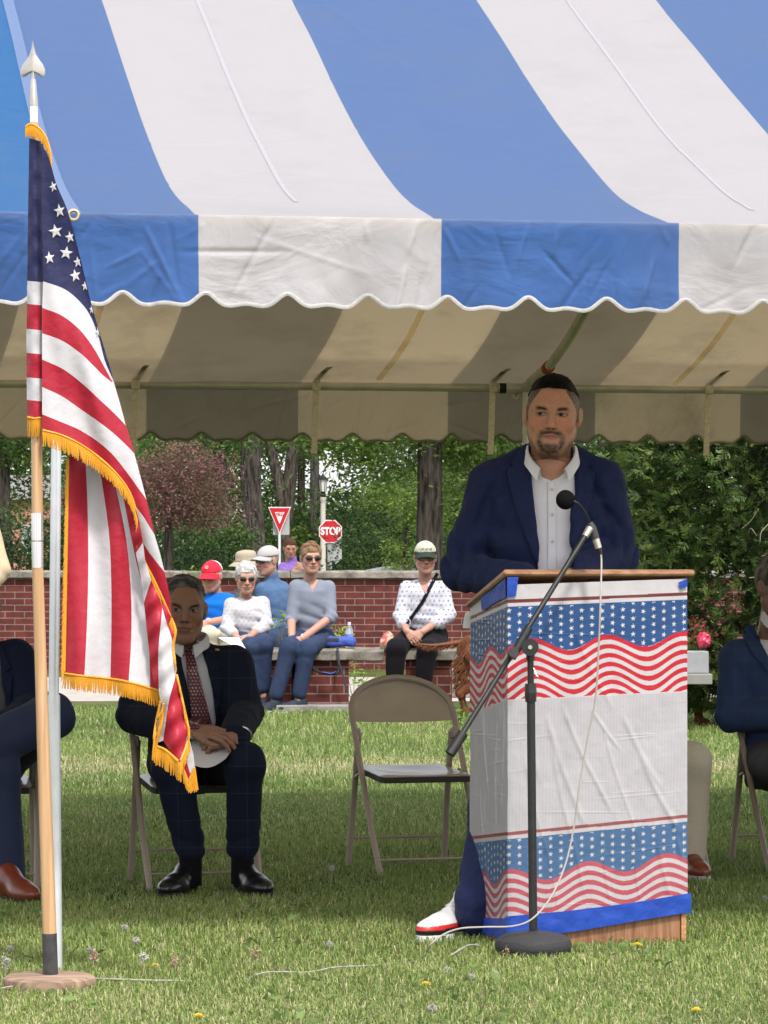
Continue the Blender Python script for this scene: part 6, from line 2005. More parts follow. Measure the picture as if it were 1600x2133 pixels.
def cap(parent, T, M, colf, w=1., back=True, brim_len=.075, brim_drop=.0, name='baseball_cap', tilt=0., matn=None, brimcol=None, lift=0.):
    s = SDF()
    s.ell((0, .016, .040 + lift), (.083 * w, .103, .086))
    s.fn(lambda p: (p[..., 2] - (.040 + lift) - .12 * p[..., 1] * 0 ), (-.2, -.2, -.2), (.2, .2, .2), op='s', k=.004)
    s.disp(lambda p: .0012 * vnoise(p, 50, 3))
    V, Q = s.mesh(.0045)
    V = V[:]
    c = colf(V)
    m = mat('cap_cloth', rough=.9, attr='Col', noise=.06, nscale=200, bump=.2, bscale=300)
    o = mesh(name, T(V), Q, m, parent, True, col=c)
    # curved brim
    nu, nv = 19, 9
    U, Vv = np.meshgrid(np.linspace(-1, 1, nu), np.linspace(0, 1, nv), indexing='ij')
    a = U * 1.25
    r0 = np.stack([.082 * w * np.sin(a), .016 - .102 * np.cos(a)], -1)
    ext = brim_len * np.cos(a * 1.18).clip(0) ** .6
    x = r0[..., 0] * (1 + .10 * Vv); y = r0[..., 1] - ext * Vv
    z = .043 + lift - .10 * (x / .08) ** 2 * .22 - brim_drop * Vv - .006 * Vv
    pts = np.stack([x, y, z], -1).reshape(-1, 3); f = grid_faces(nu, nv)
    allv = np.vstack([pts, pts + [0, 0, .004]])
    cc = np.tile(brimcol if brimcol is not None else c[0], (len(allv), 1))
    mesh('brim', T(allv), np.vstack([f, (f + len(pts))[:, ::-1]]), m, o, True, col=cc)
    MB().sphere(T((0, .016, .127 + lift)), .006, 6).build('button', m, o) if False else None
    return o

def build_body(parent, j, hd, skin, hw, dp, hands=None, vox=.011, belly=1., legs=True, arms=(True, True), arm_r=(.050, .043, .040, .027), fingers=.004, low=-.08):
    """one mesh: head and neck, trunk, limbs and hands"""
    parts = []
    Tm, M = frame_of(hd['pos'], hd.get('yaw', 0), hd.get('pitch', 0), hd.get('roll', 0), hd['h'] / .235)
    V, Q, c = head_mesh(hd, hd.get('vox', .0035))
    parts.append((Tm(V), Q, c))
    s = SDF(); torso(s, j, hw, dp, -.012, belly, low=low)
    for q in 'LR':
        arm(s, j, q, arm_r, 0, 1.92)
        if legs: leg_(s, j, q, (.075, .052, .045, .036), -.004); s.rc(j['an' + q], j['an' + q] + [0, -.01, -.05], .034, .03, k=.02)
    V, Q = s.mesh(vox); parts.append((V, Q, np.tile(skin, (len(V), 1)) * (1 + .05 * vnoise(V, 20, 2))[:, None]))
    for h in (hands or []):
        s = SDF(); w = np.array(h['w'])
        if 'fore' in h: s.rc(w - (w - np.array(h['fore'])) / np.linalg.norm(w - np.array(h['fore'])) * .09, w, .031, .025, k=.01)
        hand_sdf(s, w, h['f'], h['n'], h['t'], h.get('sc', 1.), h.get('curl', (.5, .6, .5)), h.get('spread', .3), h.get('thumb', .5), h.get('tc', .3))
        V, Q = s.mesh(fingers); V = smooth_mesh(V, Q, 1, .3)
        cc = np.tile(skin, (len(V), 1)) * (1 + .08 * vnoise(V, 90, 6))[:, None]
        parts.append((V, Q, cc))
    n = 0; Vs, Qs, Cs = [], [], []
    for V, Q, c in parts: Vs.append(V); Qs.append(Q + n); Cs.append(c); n += len(V)
    mesh('body', np.vstack(Vs), np.vstack(Qs), M_skin, parent, True, col=np.clip(np.vstack(Cs), 0, 1))
    return Tm, M

def garment(parent, name, s, vox, m, colf=None, sm=1):
    V, Q = s.mesh(vox)
    if sm: V = smooth_mesh(V, Q, sm, .4)
    c = colf(V) if colf is not None else None
    o = mesh(name, V, Q, m, parent, True, col=c)
    return o, V, Q

def cut_prism(s, polyXZ, ymax, k=.003):
    """removes everything in front of ymax inside a frontal outline"""
    poly = np.array(polyXZ)
    lo = (poly[:, 0].min() - .02, ymax - 1.2, poly[:, 1].min() - .02); hi = (poly[:, 0].max() + .02, ymax, poly[:, 1].max() + .02)
    s.fn(lambda p: np.maximum(poly_sd(p[..., 0], p[..., 2], poly), p[..., 1] - ymax), lo, hi, op='s', k=k)

SK_TAN, SK_PINK, SK_BROWN = (.36, .19, .125), (.40, .22, .165), (.22, .115, .075)

def collar(parent, c, rx, ry, z, h, m, spread=.02, gap=28, name='collar', yaw=0.):
    """shirt collar: a standing band with folded wings. z = tops at (back, side, front), h = wing drops"""
    n = 61; am = R(180 - gap)
    a = np.linspace(-am, am, n); k = np.abs(a) / am
    zt = np.interp(k, [0, .55, 1], z); hh = np.interp(k, [0, .6, .85, 1], [h[0], h[0], h[1] * .7, h[1]])
    dx, dy = np.sin(a), np.cos(a)
    rows = []
    kk = np.clip((k - .6) / .4, 0, 1)
    for (t_, o_) in ((-.9, -.002), (-.4, .0), (0, .0015), (.02, .005), (.15, .010), (.5, .013), (1., .016)):
        if t_ < 0: rr = o_; zz_ = zt + t_ * .035
        else: rr = o_ + spread * kk * t_; zz_ = zt + .002 - hh * t_
        fw = (t_ if t_ > 0 else 0) * .012 * kk
        rows.append(np.stack([c[0] + (rx + rr) * dx, c[1] + (ry + rr) * dy - fw, zz_], -1))
    G = np.stack(rows, 1)
    if yaw: G = (G - np.array([c[0], c[1], 0])) @ rotz(yaw).T + np.array([c[0], c[1], 0])
    V = G.reshape(-1, 3); f = grid_faces(n, len(rows))
    V2 = V + np.tile(np.array([0, .0015, -.0015]), (len(V), 1))
    return mesh(name, np.vstack([V, V2]), np.vstack([f, (f + len(V))[:, ::-1]]), m, parent, True)

# ---------------- the speaker
def speaker():
    d = 11.62
    J = joints(dict(neck=(1150, 962), shL=(1016, 1003), shR=(1258, 1003), elL=(966, 1188, .02), elR=(1287, 1162, .04), wrL=(1085, 1212, -.26), wrR=(1180, 1206, -.26),
                    hip=(1132, 1400, .02), hL=(1078, 1440), hR=(1186, 1440), knL=(1034, 1680, -.22), knR=(1190, 1680, -.05), anL=(997, 1880, -.42), anR=(1195, 1880, .0)), d)
    t = thing('person', 'speaker', 'person', P(1132, 1920, d) * [1, 1, 0])
    t['label'] = 'standing speaker in navy jacket and open white shirt with short dark beard behind the lectern'
    hd = dict(pos=P(1151, 864, d - .06), h=.256, yaw=R(-4), pitch=R(3), roll=R(3), vox=.0018, w=1.04, jaw=1.06, neck=1.15, skin=(.52, .265, .175), haircol=(.016, .012, .011),
              beard=(.018, .012, .011), gaze=-.0042, brow_tilt=.12, brow_t=.0055, brow_w=1., brow_up=-.003, lips=(.42, .16, .15), lip_w=.75, stubble_bulk=True, open=.0050, shadow_hair=(.060, .053, .048),
              wrinkles=[((-.018, -.0885, .052), (.018, -.0885, .052), .0022), ((-.014, -.0895, .043), (.014, -.0895, .043), .0022), ((-.005, -.0885, .020), (-.004, -.089, .034), .0022), ((.005, -.0885, .020), (.004, -.089, .034), .0022),
                        ((-.020, -.090, -.036), (-.034, -.078, -.060), .0024), ((.020, -.090, -.036), (.034, -.078, -.060), .0024)])
    hands = [dict(w=J['wrL'], fore=J['elL'], f=(.9, -.5, -.1), n=(0, 0, 1), t=(.3, .8, 0)), dict(w=J['wrR'], fore=J['elR'], f=(-.9, -.5, -.1), n=(0, 0, 1), t=(-.3, .8, 0))]
    Tm, M = build_body(t, J, hd, (.52, .27, .18), .19, .125, hands)
    V, Q, c = hair_sdf(hd, dict(th=(.0012, .003, .009), line=[(-.12, .086), (-.070, .0795), (-.050, .0785), (-.02, .070), (.03, .05), (.07, .03), (.12, .0)], amp=.0022, sc=300, dirs=(1, .3, .6), col=(.008, .007, .007), fade=(.122, (.040, .035, .032), .042), vox=.0020, ek=.005))
    mesh('hair', Tm(V), Q, M_hair, t, True, col=c)
    # shirt
    wht = cloth('white_shirt_cotton', (.74, .74, .79), noise=.02, bump=.15, bscale=500)
    s = SDF(); torso(s, J, .185, .118, .006, 1.06, low=-.02, shr=.028)
    nb = P(1150, 962, d - .01)
    cut_prism(s, pxpoly([(1118, 900), (1150, 890), (1182, 900), (1176, 965), (1146, 1003), (1122, 965)], d), d + .0, k=.004)
    s.disp(lambda p: .0022 * vnoise(p * [1, 1, .5], 30, 3, 3))
    o, V, Q = garment(t, 'shirt', s, .0045, wht)
    bs = bvh_of(V, Q)
    skin_v = None
    # open collar wings, placket and buttons
    zq = lambda y_: P(0, y_, d - .06)[2]
    collar(t, (P(1149, 0, d - .03)[0], d - .028), .0745, .082, (zq(914), zq(928), zq(978)), (.035, .040), wht, spread=.014, gap=30)
    drape('placket', pxpoly([(1142, 1004), (1160, 1004), (1160, 1190), (1140, 1190)], d - .13), bs, wht, t, off=.004, thick=.004, step=.006, y0=d - 1)
    for by in (1019, 1072, 1128):
        h = bs.ray_cast(Vector((P(1151, by, d - .13)[0], d - 1, P(1151, by, d - .13)[2])), Vector((0, 1, 0)), 5)
        if h[0]: MB().tube([np.array(h[0]) + [0, -.009, 0], np.array(h[0]) + [0, -.006, 0]], .0052, 12).build('button', mat('shirt_button', (.50, .50, .55), rough=.3), t)
    # jacket
    def mod_navy(m, nt, b, src, tc):
        N, L = nt.nodes, nt.links
        w1 = N.new('ShaderNodeTexNoise'); w1.inputs['Scale'].default_value = 700; L.new(tc.outputs['Object'], w1.inputs['Vector'])
        w2 = N.new('ShaderNodeTexNoise'); w2.inputs['Scale'].default_value = 14; w2.inputs['Detail'].default_value = 4; L.new(tc.outputs['Object'], w2.inputs['Vector'])
        ad = N.new('ShaderNodeMath'); ad.operation = 'MULTIPLY_ADD'; ad.inputs[1].default_value = .05; L.new(w1.outputs[0], ad.inputs[0]); L.new(w2.outputs[0], ad.inputs[2])
        bp = N.new('ShaderNodeBump'); bp.inputs['Distance'].default_value = .035; bp.inputs['Strength'].default_value = .5; L.new(ad.outputs[0], bp.inputs['Height']); L.new(bp.outputs[0], b.inputs['Normal'])
    navy = mat('navy_wool', (.016, .023, .072), rough=.7, spec=.10, sheen=.03, noise=.06, nscale=300, mod=mod_navy)
    s = SDF(); torso(s, J, .205, .135, .012, 1.05, low=-.16, shr=.050, k=.03, waist=.86)
    arm(s, J, 'L', (.054, .060, .05, .05), .012, 2., k=.018); arm(s, J, 'R', (.054, .060, .05, .05), .012, 2., k=.018)
    s.rc(P(1108, 950, d + .03), P(1030, 998, d + .02), .045, .052, k=.04); s.rc(P(1190, 952, d + .03), P(1242, 996, d + .02), .045, .052, k=.04)
    vp = [(1086, 880), (1100, 925), (1108, 985), (1113, 1060), (1121, 1130), (1123, 1250), (1122, 1500), (1190, 1500), (1187, 1250), (1187, 1130), (1190, 1060), (1196, 1000), (1200, 930), (1215, 880)]
    cut_prism(s, pxpoly(vp, d - .13), d - .045, k=.004)
    eL, eR = J['elL'], J['elR']
    F_ = folds(J, [(eL + [0, -.02, .03], (1, 0, .25), .085, 130), (eL + [.09, -.05, -.01], (1, 0, -.3), .07, 120), (eR + [0, -.02, .02], (1, 0, -.25), .08, 130), (J['shL'] + [0, -.05, -.09], (.9, 0, -.4), .09, 85), (J['shR'] + [0, -.05, -.09], (.9, 0, .4), .09, 85),
                   (P(1060, 1160, d - .1), (.3, 0, 1), .09, 70), (P(1225, 1150, d - .1), (-.3, 0, 1), .08, 70)], .0135, 3, .0065)
    s.disp(F_)
    # armhole seams
    for (p0, p1) in (((1004, 975), (1010, 1130)), ((1268, 975), (1262, 1100))):
        s.rc(P(*p0, d - .13), P(*p1, d - .14), .0040, .0040, k=.010, op='s')
    o, V, Q = garment(t, 'jacket', s, .0058, navy)
    bj = bvh_of(V, Q)
    dd = d - .14
    for pl in ([(1098, 922), (1088, 930), (1078, 948), (1062, 960), (1072, 968), (1058, 975), (1060, 1000), (1072, 1050), (1092, 1110), (1122, 1186), (1124, 1186), (1121, 1130), (1114, 1060), (1108, 985)],
               [(1200, 928), (1212, 938), (1222, 955), (1236, 966), (1226, 972), (1242, 984), (1240, 1010), (1228, 1060), (1206, 1120), (1188, 1180), (1186, 1180), (1187, 1130), (1190, 1060), (1196, 1000)]):
        drape('lapel', pxpoly(pl, dd), bj, navy, t, off=.017, thick=.009, step=.006, y0=d - 1)
    drape('breast_pocket', pxpoly([(1229, 1076), (1262, 1066), (1263, 1072), (1230, 1083)], dd), bj, navy, t, off=.004, thick=.004, step=.004, y0=d - 1)
    # trousers
    s = SDF(); j = J
    s.ell(j['hip'] + [0, .0, -.05], (.18, .13, .14), k=.04)
    leg_(s, j, 'L', (.105, .082, .068, .068), .004, 2.); leg_(s, j, 'R', (.105, .085, .07, .078), .004, 2.)
    s.rc(j['anL'] + [0, 0, .02], j['anL'] + [0, -.0, -.035], .068, .072, k=.02)
    s.disp(folds(j, [(j['knL'], (.2, 0, 1), .12, 60), (j['anL'] + [0, 0, .05], (.3, 0, 1), .10, 85)], .007, 8, .005))
    garment(t, 'trousers', s, .008, navy)
    def snk(l):
        c = np.tile((.72, .72, .73), (len(l), 1)).astype(float)
        y, z, x = l[:, 1], l[:, 2], l[:, 0]
        c[(z < .060 - .012 * y) & (y > .28)] = (.50, .025, .025)
        c[(z < .044 - .008 * y) & (y > .12)] = (.012, .012, .014)
        c[(y < .22) & (z > .035)] = (.014, .014, .016)
        return c
    sn = mat('sneaker_leather', rough=.4, spec=.4, attr='Col')
    hl = ground_pt(985, 1955) ; hl[2] = 0; hl[1] = 11.34; hl[0] = X(986, 11.34)
    o = shoe(t, hl, (-.55, -.83, 0), .31, sn, snk, h=.10, wd=.054, sole=(.72, .72, .72), name='sneaker', vox=.004)
    g = MB()
    f = np.array((-.55, -.83, 0)); f /= np.linalg.norm(f); sd = np.array([-f[1], f[0], 0])
    for k in range(5):
        c0 = hl + f * (.115 + .022 * k) + [0, 0, .108 - .011 * k]
        g.tube([c0 - sd * .030 - [0, 0, .012], c0 + [0, 0, .004], c0 + sd * .030 + f * .01 - [0, 0, .012]], .003, 6)
    g.build('laces', mat('lace', (.66, .66, .68), rough=.8), o, smooth=True)
    shoe(t, P(1200, 1930, d) * [1, 1, 0] + [0, .08, 0], (.1, -1, 0), .31, sn, snk, h=.10, wd=.054, sole=(.72, .72, .72), name='sneaker', vox=.006)
speaker()

def suit(t, J, d, col, name, V_poly, lapels, hw, dp, shirtcol, tie=None, check=None, vox=.008, arms='LR', shirt_low=.0, jlow=-.12, sleeve=1.93, fk=None, neckp=None, extra=None, seed=1, tieoff=.012, ymid=None):
    sm_ = cloth('shirt_' + name, shirtcol, noise=.02, bump=.1)
    s = SDF(); torso(s, J, hw * .95, dp * .88, .004, 1.05, low=0)
    for q in arms: arm(s, J, q, (.045, .042, .036, .026), .004, 1.99, k=.02)
    o, V, Q = garment(t, 'shirt', s, .006, sm_)
    bs = bvh_of(V, Q)
    def mod_check(m, nt, b, src, tc):
        N, L = nt.nodes, nt.links
        w1 = N.new('ShaderNodeTexNoise'); w1.inputs['Scale'].default_value = 12; w1.inputs['Detail'].default_value = 5; L.new(tc.outputs['Object'], w1.inputs['Vector'])
        bp = N.new('ShaderNodeBump'); bp.inputs['Distance'].default_value = .015; bp.inputs['Strength'].default_value = .35; L.new(w1.outputs[0], bp.inputs['Height']); L.new(bp.outputs[0], b.inputs['Normal'])
        if check:
            sx = N.new('ShaderNodeSeparateXYZ'); L.new(tc.outputs['Object'], sx.inputs[0])
            last = None
            for ax, per in ((0, check[1]), (2, check[1] * 1.2)):
                m1 = N.new('ShaderNodeMath'); m1.operation = 'MULTIPLY_ADD'; m1.inputs[1].default_value = 1 / per; m1.inputs[2].default_value = 50.3; L.new(sx.outputs[ax], m1.inputs[0])
                m2 = N.new('ShaderNodeMath'); m2.operation = 'FRACT'; L.new(m1.outputs[0], m2.inputs[0])
                m3 = N.new('ShaderNodeMath'); m3.operation = 'LESS_THAN'; m3.inputs[1].default_value = check[2]; L.new(m2.outputs[0], m3.inputs[0])
                if last is None: last = m3
                else:
                    m4 = N.new('ShaderNodeMath'); m4.operation = 'MAXIMUM'; L.new(last.outputs[0], m4.inputs[0]); L.new(m3.outputs[0], m4.inputs[1]); last = m4
            mx = N.new('ShaderNodeMix'); mx.data_type = 'RGBA'; L.new(last.outputs[0], mx.inputs[0]); L.new(src, mx.inputs[6]); mx.inputs[7].default_value = (*check[0], 1)
            L.new(mx.outputs[2], b.inputs['Base Color'])
    jm = mat('wool_' + name, col, rough=.8, spec=.08, sheen=.02, noise=.05, nscale=250, mod=mod_check)
    s = SDF(); torso(s, J, hw, dp, .010, 1.08, low=jlow, shr=.058, k=.04)
    for q in arms: arm(s, J, q, (.058, .054, .05, .044), .010, sleeve, k=.03)
    if extra: extra(s)
    ym = ymid if ymid is not None else (J['neck'][1] + J['hip'][1]) / 2
    cut_prism(s, V_poly, ym, k=.004)
    pts = []
    for q in arms:
        e = J['el' + q]; pts += [(e, (.4, 0, 1), .09, 110), (J['sh' + q] + [0, -.04, -.07], (.8, 0, .5), .08, 80)]
    s.disp(folds(J, pts, .0045, seed, .004))
    o, V, Q = garment(t, 'jacket', s, vox, jm)
    bj = bvh_of(V, Q)
    for pl in lapels: drape('lapel', pl, bj, jm, t, off=.008, thick=.006, step=.008, y0=d - 1.5)
    return bs, bj, jm, sm_

def trousers(t, J, m, r=(.095, .080, .07, .068), t1=1.95, vox=.009, seed=2, hiprad=(.17, .14, .12), pts=(), amp=.006, name='trousers', hoff=(0, 0, .0)):
    s = SDF(); s.ell((J['hL'] + J['hR']) / 2 + np.array(hoff), hiprad, k=.05)
    for q in 'LR': leg_(s, J, q, r, .004, t1, k=.03)
    s.disp(folds(J, [(J['kn' + q] + [0, .03, 0], (0, .5, 1), .10, 70) for q in 'LR'] + [((J['hL'] + J['hR']) / 2 + [0, -.12, .02], (.3, .8, .5), .12, 60)] + list(pts), amp, seed, .004))
    return garment(t, name, s, vox, m)

# ---------------- seated man with the dark red tie
def tie_man():
    d = 13.08
    J = joints(dict(neck=(392, 1342, .0), shL=(303, 1385), shR=(487, 1385), elL=(278, 1492, -.05), elR=(512, 1484, -.06), wrL=(404, 1523, -.47), wrR=(484, 1540, -.47),
                    hip=(400, 1570, .06), hL=(365, 1588, .02), hR=(442, 1588, .02), knL=(362, 1598, -.45), knR=(510, 1590, -.47), anL=(397, 1786, -.40), anR=(505, 1782, -.38)), d)
    t = thing('person', 'seated man in a dark checked suit and dark red tie half hidden by the flag', 'person', P(400, 1840, d) * [1, 1, 0])
    hd = dict(pos=P(383, 1268, d - .05), h=.242, yaw=R(7), pitch=R(4), roll=R(3), vox=.0023, w=1.0, jaw=1.02, neck=1.05, skin=(.22, .115, .075), haircol=(.012, .010, .009),
              gaze=-.003, brow_tilt=.36, brow_t=.0050, brow_w=1., brow_up=-.005, lips=(.20, .085, .07), lip_w=.6, shadow_hair=(.10, .095, .09), open=.0045,
              wrinkles=[((-.004, -.0885, .018), (-.004, -.089, .034), .0014), ((.004, -.0885, .018), (.004, -.089, .034), .0014), ((-.021, -.088, -.038), (-.034, -.076, -.068), .0018), ((.021, -.088, -.038), (.034, -.076, -.068), .0018)])
    hs = 1.02
    hands = [dict(w=J['wrR'] + [-.004, -.01, .004], fore=J['elR'], f=(-1, -.25, -.05), n=(0, -.75, .6), t=(0, .5, .8), curl=(1.25, 1.35, .9), sc=hs, thumb=.5, tc=.6),
             dict(w=J['wrL'] + [-.004, 0, .004], fore=J['elL'], f=(.93, -.30, -.10), n=(0, -.45, .9), t=(.1, -.55, -.4), curl=(.22, .42, .35), sc=hs, thumb=.35, tc=.3, spread=.2)]
    Tm, M = build_body(t, J, hd, (.25, .13, .085), .165, .11, hands, fingers=.003)
    V, Q, c = hair_sdf(hd, dict(th=(.003, .003, .009), line=[(-.12, .088), (-.070, .082), (-.050, .074), (-.02, .050), (.03, .03), (.07, .0), (.12, -.03)], amp=.0028, sc=240, dirs=(1, .25, 1), col=(.055, .050, .046), col2=(.14, .135, .13), vox=.0028, ek=.02))
    mesh('hair', Tm(V), Q, M_hair, t, True, col=c)
    dd = d - .13
    vp = pxpoly([(372, 1330), (370, 1362), (385, 1420), (400, 1500), (405, 1545), (446, 1545), (449, 1500), (441, 1440), (430, 1390), (417, 1350), (414, 1330)], dd)
    bs, bj, jm, sm_ = suit(t, J, d, (.0085, .0115, .024), 'charcoal', vp,
                      [pxpoly([(417, 1334), (428, 1346), (446, 1366), (462, 1392), (449, 1400), (464, 1410), (459, 1450), (450, 1505), (441, 1440), (430, 1390), (417, 1350)], dd),
                       pxpoly([(372, 1334), (352, 1350), (332, 1385), (345, 1395), (334, 1405), (350, 1450), (386, 1520), (398, 1500), (385, 1420), (370, 1362)], dd)],
                      .175, .12, (.50, .50, .53), check=((.018, .025, .042), .082, .030), neckp=(P(392, 1330, d), P(392, 1360, d)), vox=.007, jlow=-.06)
    tm = mat('tie_silk', rough=.45, spec=.4, attr='Col')
    def tiec(V):
        c = np.tile((.085, .012, .022), (len(V), 1)).astype(float)
        a, b = V[:, 0] / .0125, V[:, 2] / .0125
        r_ = np.round(b); q = a - .5 * (r_ % 2); dt = (np.abs(q - np.round(q)) < .17) & (np.abs(b - r_) < .17)
        c[dt] = (.42, .28, .28); return c
    drape('tie', pxpoly([(383, 1345), (397, 1343), (405, 1352), (402, 1362), (412, 1400), (430, 1470), (440, 1508), (399, 1508), (395, 1470), (388, 1400), (385, 1364), (379, 1352)], dd), bs, tm, t, off=.013, thick=.006, step=.003, y0=d - 1.5, colf=tiec)
    zq = lambda y_: P(0, y_, d - .06)[2]
    collar(t, (P(392, 0, d - .03)[0], d - .035), .064, .070, (zq(1312), zq(1322), zq(1345)), (.034, .044), sm_, spread=.016, gap=14, yaw=R(4))
    drape('lapel_pin', pxpoly([(446, 1352), (455, 1353), (455, 1357), (446, 1356)], dd), bj, mat('flag_pin', (.45, .2, .16), rough=.3), t, off=.012, thick=.003, step=.004, y0=d - 1.5)
    trousers(t, J, jm, pts=[(J['anL'] + [0, 0, .06], (.2, 0, 1), .09, 90), (J['anR'] + [0, 0, .06], (-.2, 0, 1), .09, 90)], r=(.088, .068, .058, .049), t1=1.9, vox=.008)
    sk = cloth('black_sock', (.006, .006, .008))
    for q in 'LR':
        g = MB(); g.tube([J['an' + q] + [0, 0, .05], J['an' + q] + [0, .0, -.10]], .041, 14); g.build('sock', sk, t, smooth=True)
    bl = mat('black_shoe_leather', (.008, .008, .009), rough=.28, spec=.5)
    h1 = np.array([X(404, 12.78), 12.76, 0]); h2 = np.array([X(496, 12.80), 12.78, 0])
    for h, f in ((h1, (-.30, -.95, 0)), (h2, (.38, -.92, 0))):
        o = shoe(t, h, f, .30, bl, h=.07, wd=.05, name='dress_shoe', sole=(.02, .018, .016), vox=.005)
    # wristwatch, rings, papers
    wr = J['wrR'] + [.03, .035, .012]
    g = MB(); a = np.linspace(0, 2 * np.pi, 20); ax = (J['elR'] - J['wrR']); ax /= np.linalg.norm(ax); u = np.cross(ax, [0, 0, 1]); u /= np.linalg.norm(u); v = np.cross(ax, u)
    g.tube([wr + ax * .0 + (.034 * math.cos(q) * u + .031 * math.sin(q) * v) for q in a], .006, 8)
    g.build('wristwatch', mat('watch_steel', (.3, .29, .27), rough=.25, metal=.9), t, smooth=True)
    # papers curling over his lap
    nu, nv = 24, 24
    U, Vv = np.meshgrid(np.linspace(0, 1, nu), np.linspace(0, 1, nv), indexing='ij')
    A, B = P(398, 1532, d - .40), P(524, 1506, d - .33)
    C_, D_ = P(402, 1592, d - .54), P(470, 1580, d - .55)
    pt = (A[None, None] * (1 - U)[..., None] + B * U[..., None]) * (1 - Vv)[..., None] + (C_ * (1 - U)[..., None] + D_ * U[..., None]) * Vv[..., None]
    pt[..., 2] -= .02 * np.sin(U * 3.1) * Vv; pt[..., 1] -= .03 * np.sin(Vv * 1.57) * (1 - U)
    V = pt.reshape(-1, 3); f = grid_faces(nu, nv)
    o = mesh('paper_sheets', np.vstack([V, V + [0, .003, -.001]]), np.vstack([f, (f + len(V))[:, ::-1]]), mat('paper_white', (.55, .53, .54), rough=.7), None, True, origin=(A + B) / 2)
    tag(o, 'white paper sheets held on the lap of the man with the dark red tie', 'papers')
tie_man()

# ---------------- man at the left edge
def left_man():
    d = 13.05
    J = joints(dict(neck=(-42, 1338), shL=(-130, 1378), shR=(32, 1372), elL=(-150, 1490, -.1), elR=(66, 1478, -.08), wrL=(-70, 1520, -.42), wrR=(8, 1516, -.46),
                    hip=(-45, 1575, .05), hL=(-90, 1592), hR=(-5, 1585), knL=(-8, 1606, -.50), knR=(106, 1492, -.34), anL=(8, 1830, -.50), anR=(-75, 1580, -.60)), d)
    t = thing('person', 'seated man in a navy suit with crossed legs and brown shoes at the left edge', 'person', P(-45, 1840, d) * [1, 1, 0])
    hd = dict(pos=P(-48, 1262, d - .05), h=.24, yaw=R(5), pitch=R(4), vox=.005, skin=(.25, .13, .09), haircol=(.03, .025, .02))
    hands = [dict(w=J['wrR'], fore=J['elR'], f=(-.9, -.4, -.15), n=(0, -.5, .85), t=(.1, .5, .6), curl=(.3, .5, .4), sc=1.), dict(w=J['wrL'], fore=J['elL'], f=(.9, -.4, -.15), n=(0, -.5, .85), t=(.1, .5, .6), curl=(.3, .5, .4), sc=1.)]
    Tm, M = build_body(t, J, hd, (.25, .13, .09), .165, .11, hands, legs=False, vox=.012)
    V, Q, c = hair_sdf(hd, dict(th=(.006, .004, .012), line=[(-.12, .066), (-.06, .055), (-.03, .0), (.0, .01), (.06, -.05), (.12, -.06)], col=(.03, .025, .022), vox=.005))
    mesh('hair', Tm(V), Q, M_hair, t, True, col=c)
    dd = d - .13
    bs, bj, jm, sm_ = suit(t, J, d, (.010, .014, .034), 'midnight', pxpoly([(-62, 1325), (-64, 1380), (-40, 1540), (16, 1540), (12, 1480), (0, 1400), (-18, 1325)], dd),
                      [pxpoly([(-18, 1330), (2, 1350), (22, 1392), (10, 1400), (24, 1410), (20, 1500), (12, 1480), (0, 1400)], dd)], .17, .12, (.12, .12, .12), vox=.010, neckp=(P(-42, 1325, d), P(-42, 1355, d)), jlow=-.05)
    trousers(t, J, mat('wool_navy_blue', (.014, .022, .060), rough=.75, sheen=.04, noise=.05, nscale=250, bump=.3, bscale=20), r=(.092, .080, .07, .070), vox=.009, t1=1.97, seed=5)
    g = MB(); ax = J['elR'] - J['wrR']; ax /= np.linalg.norm(ax); wr = J['wrR'] + ax * .04; u = np.cross(ax, [0, 0, 1]); u /= np.linalg.norm(u); v = np.cross(ax, u)
    g.tube([wr + (.040 * math.cos(q) * u + .040 * math.sin(q) * v) for q in np.linspace(0, 6.283, 18)], .010, 8); g.build('wristwatch', M_black, t, smooth=True)
    br = mat('brown_shoe_leather', (.15, .030, .012), rough=.32, spec=.5)
    shoe(t, np.array([X(2, 12.45), 12.50, 0]), (.50, -.86, 0), .27, br, h=.075, wd=.05, name='dress_shoe', sole=(.12, .07, .05))
    shoe(t, J['anR'] + [-.02, .02, -.09], (-.75, -.5, .25), .29, br, h=.09, wd=.05, name='dress_shoe', sole=(.12, .07, .05))
left_man()

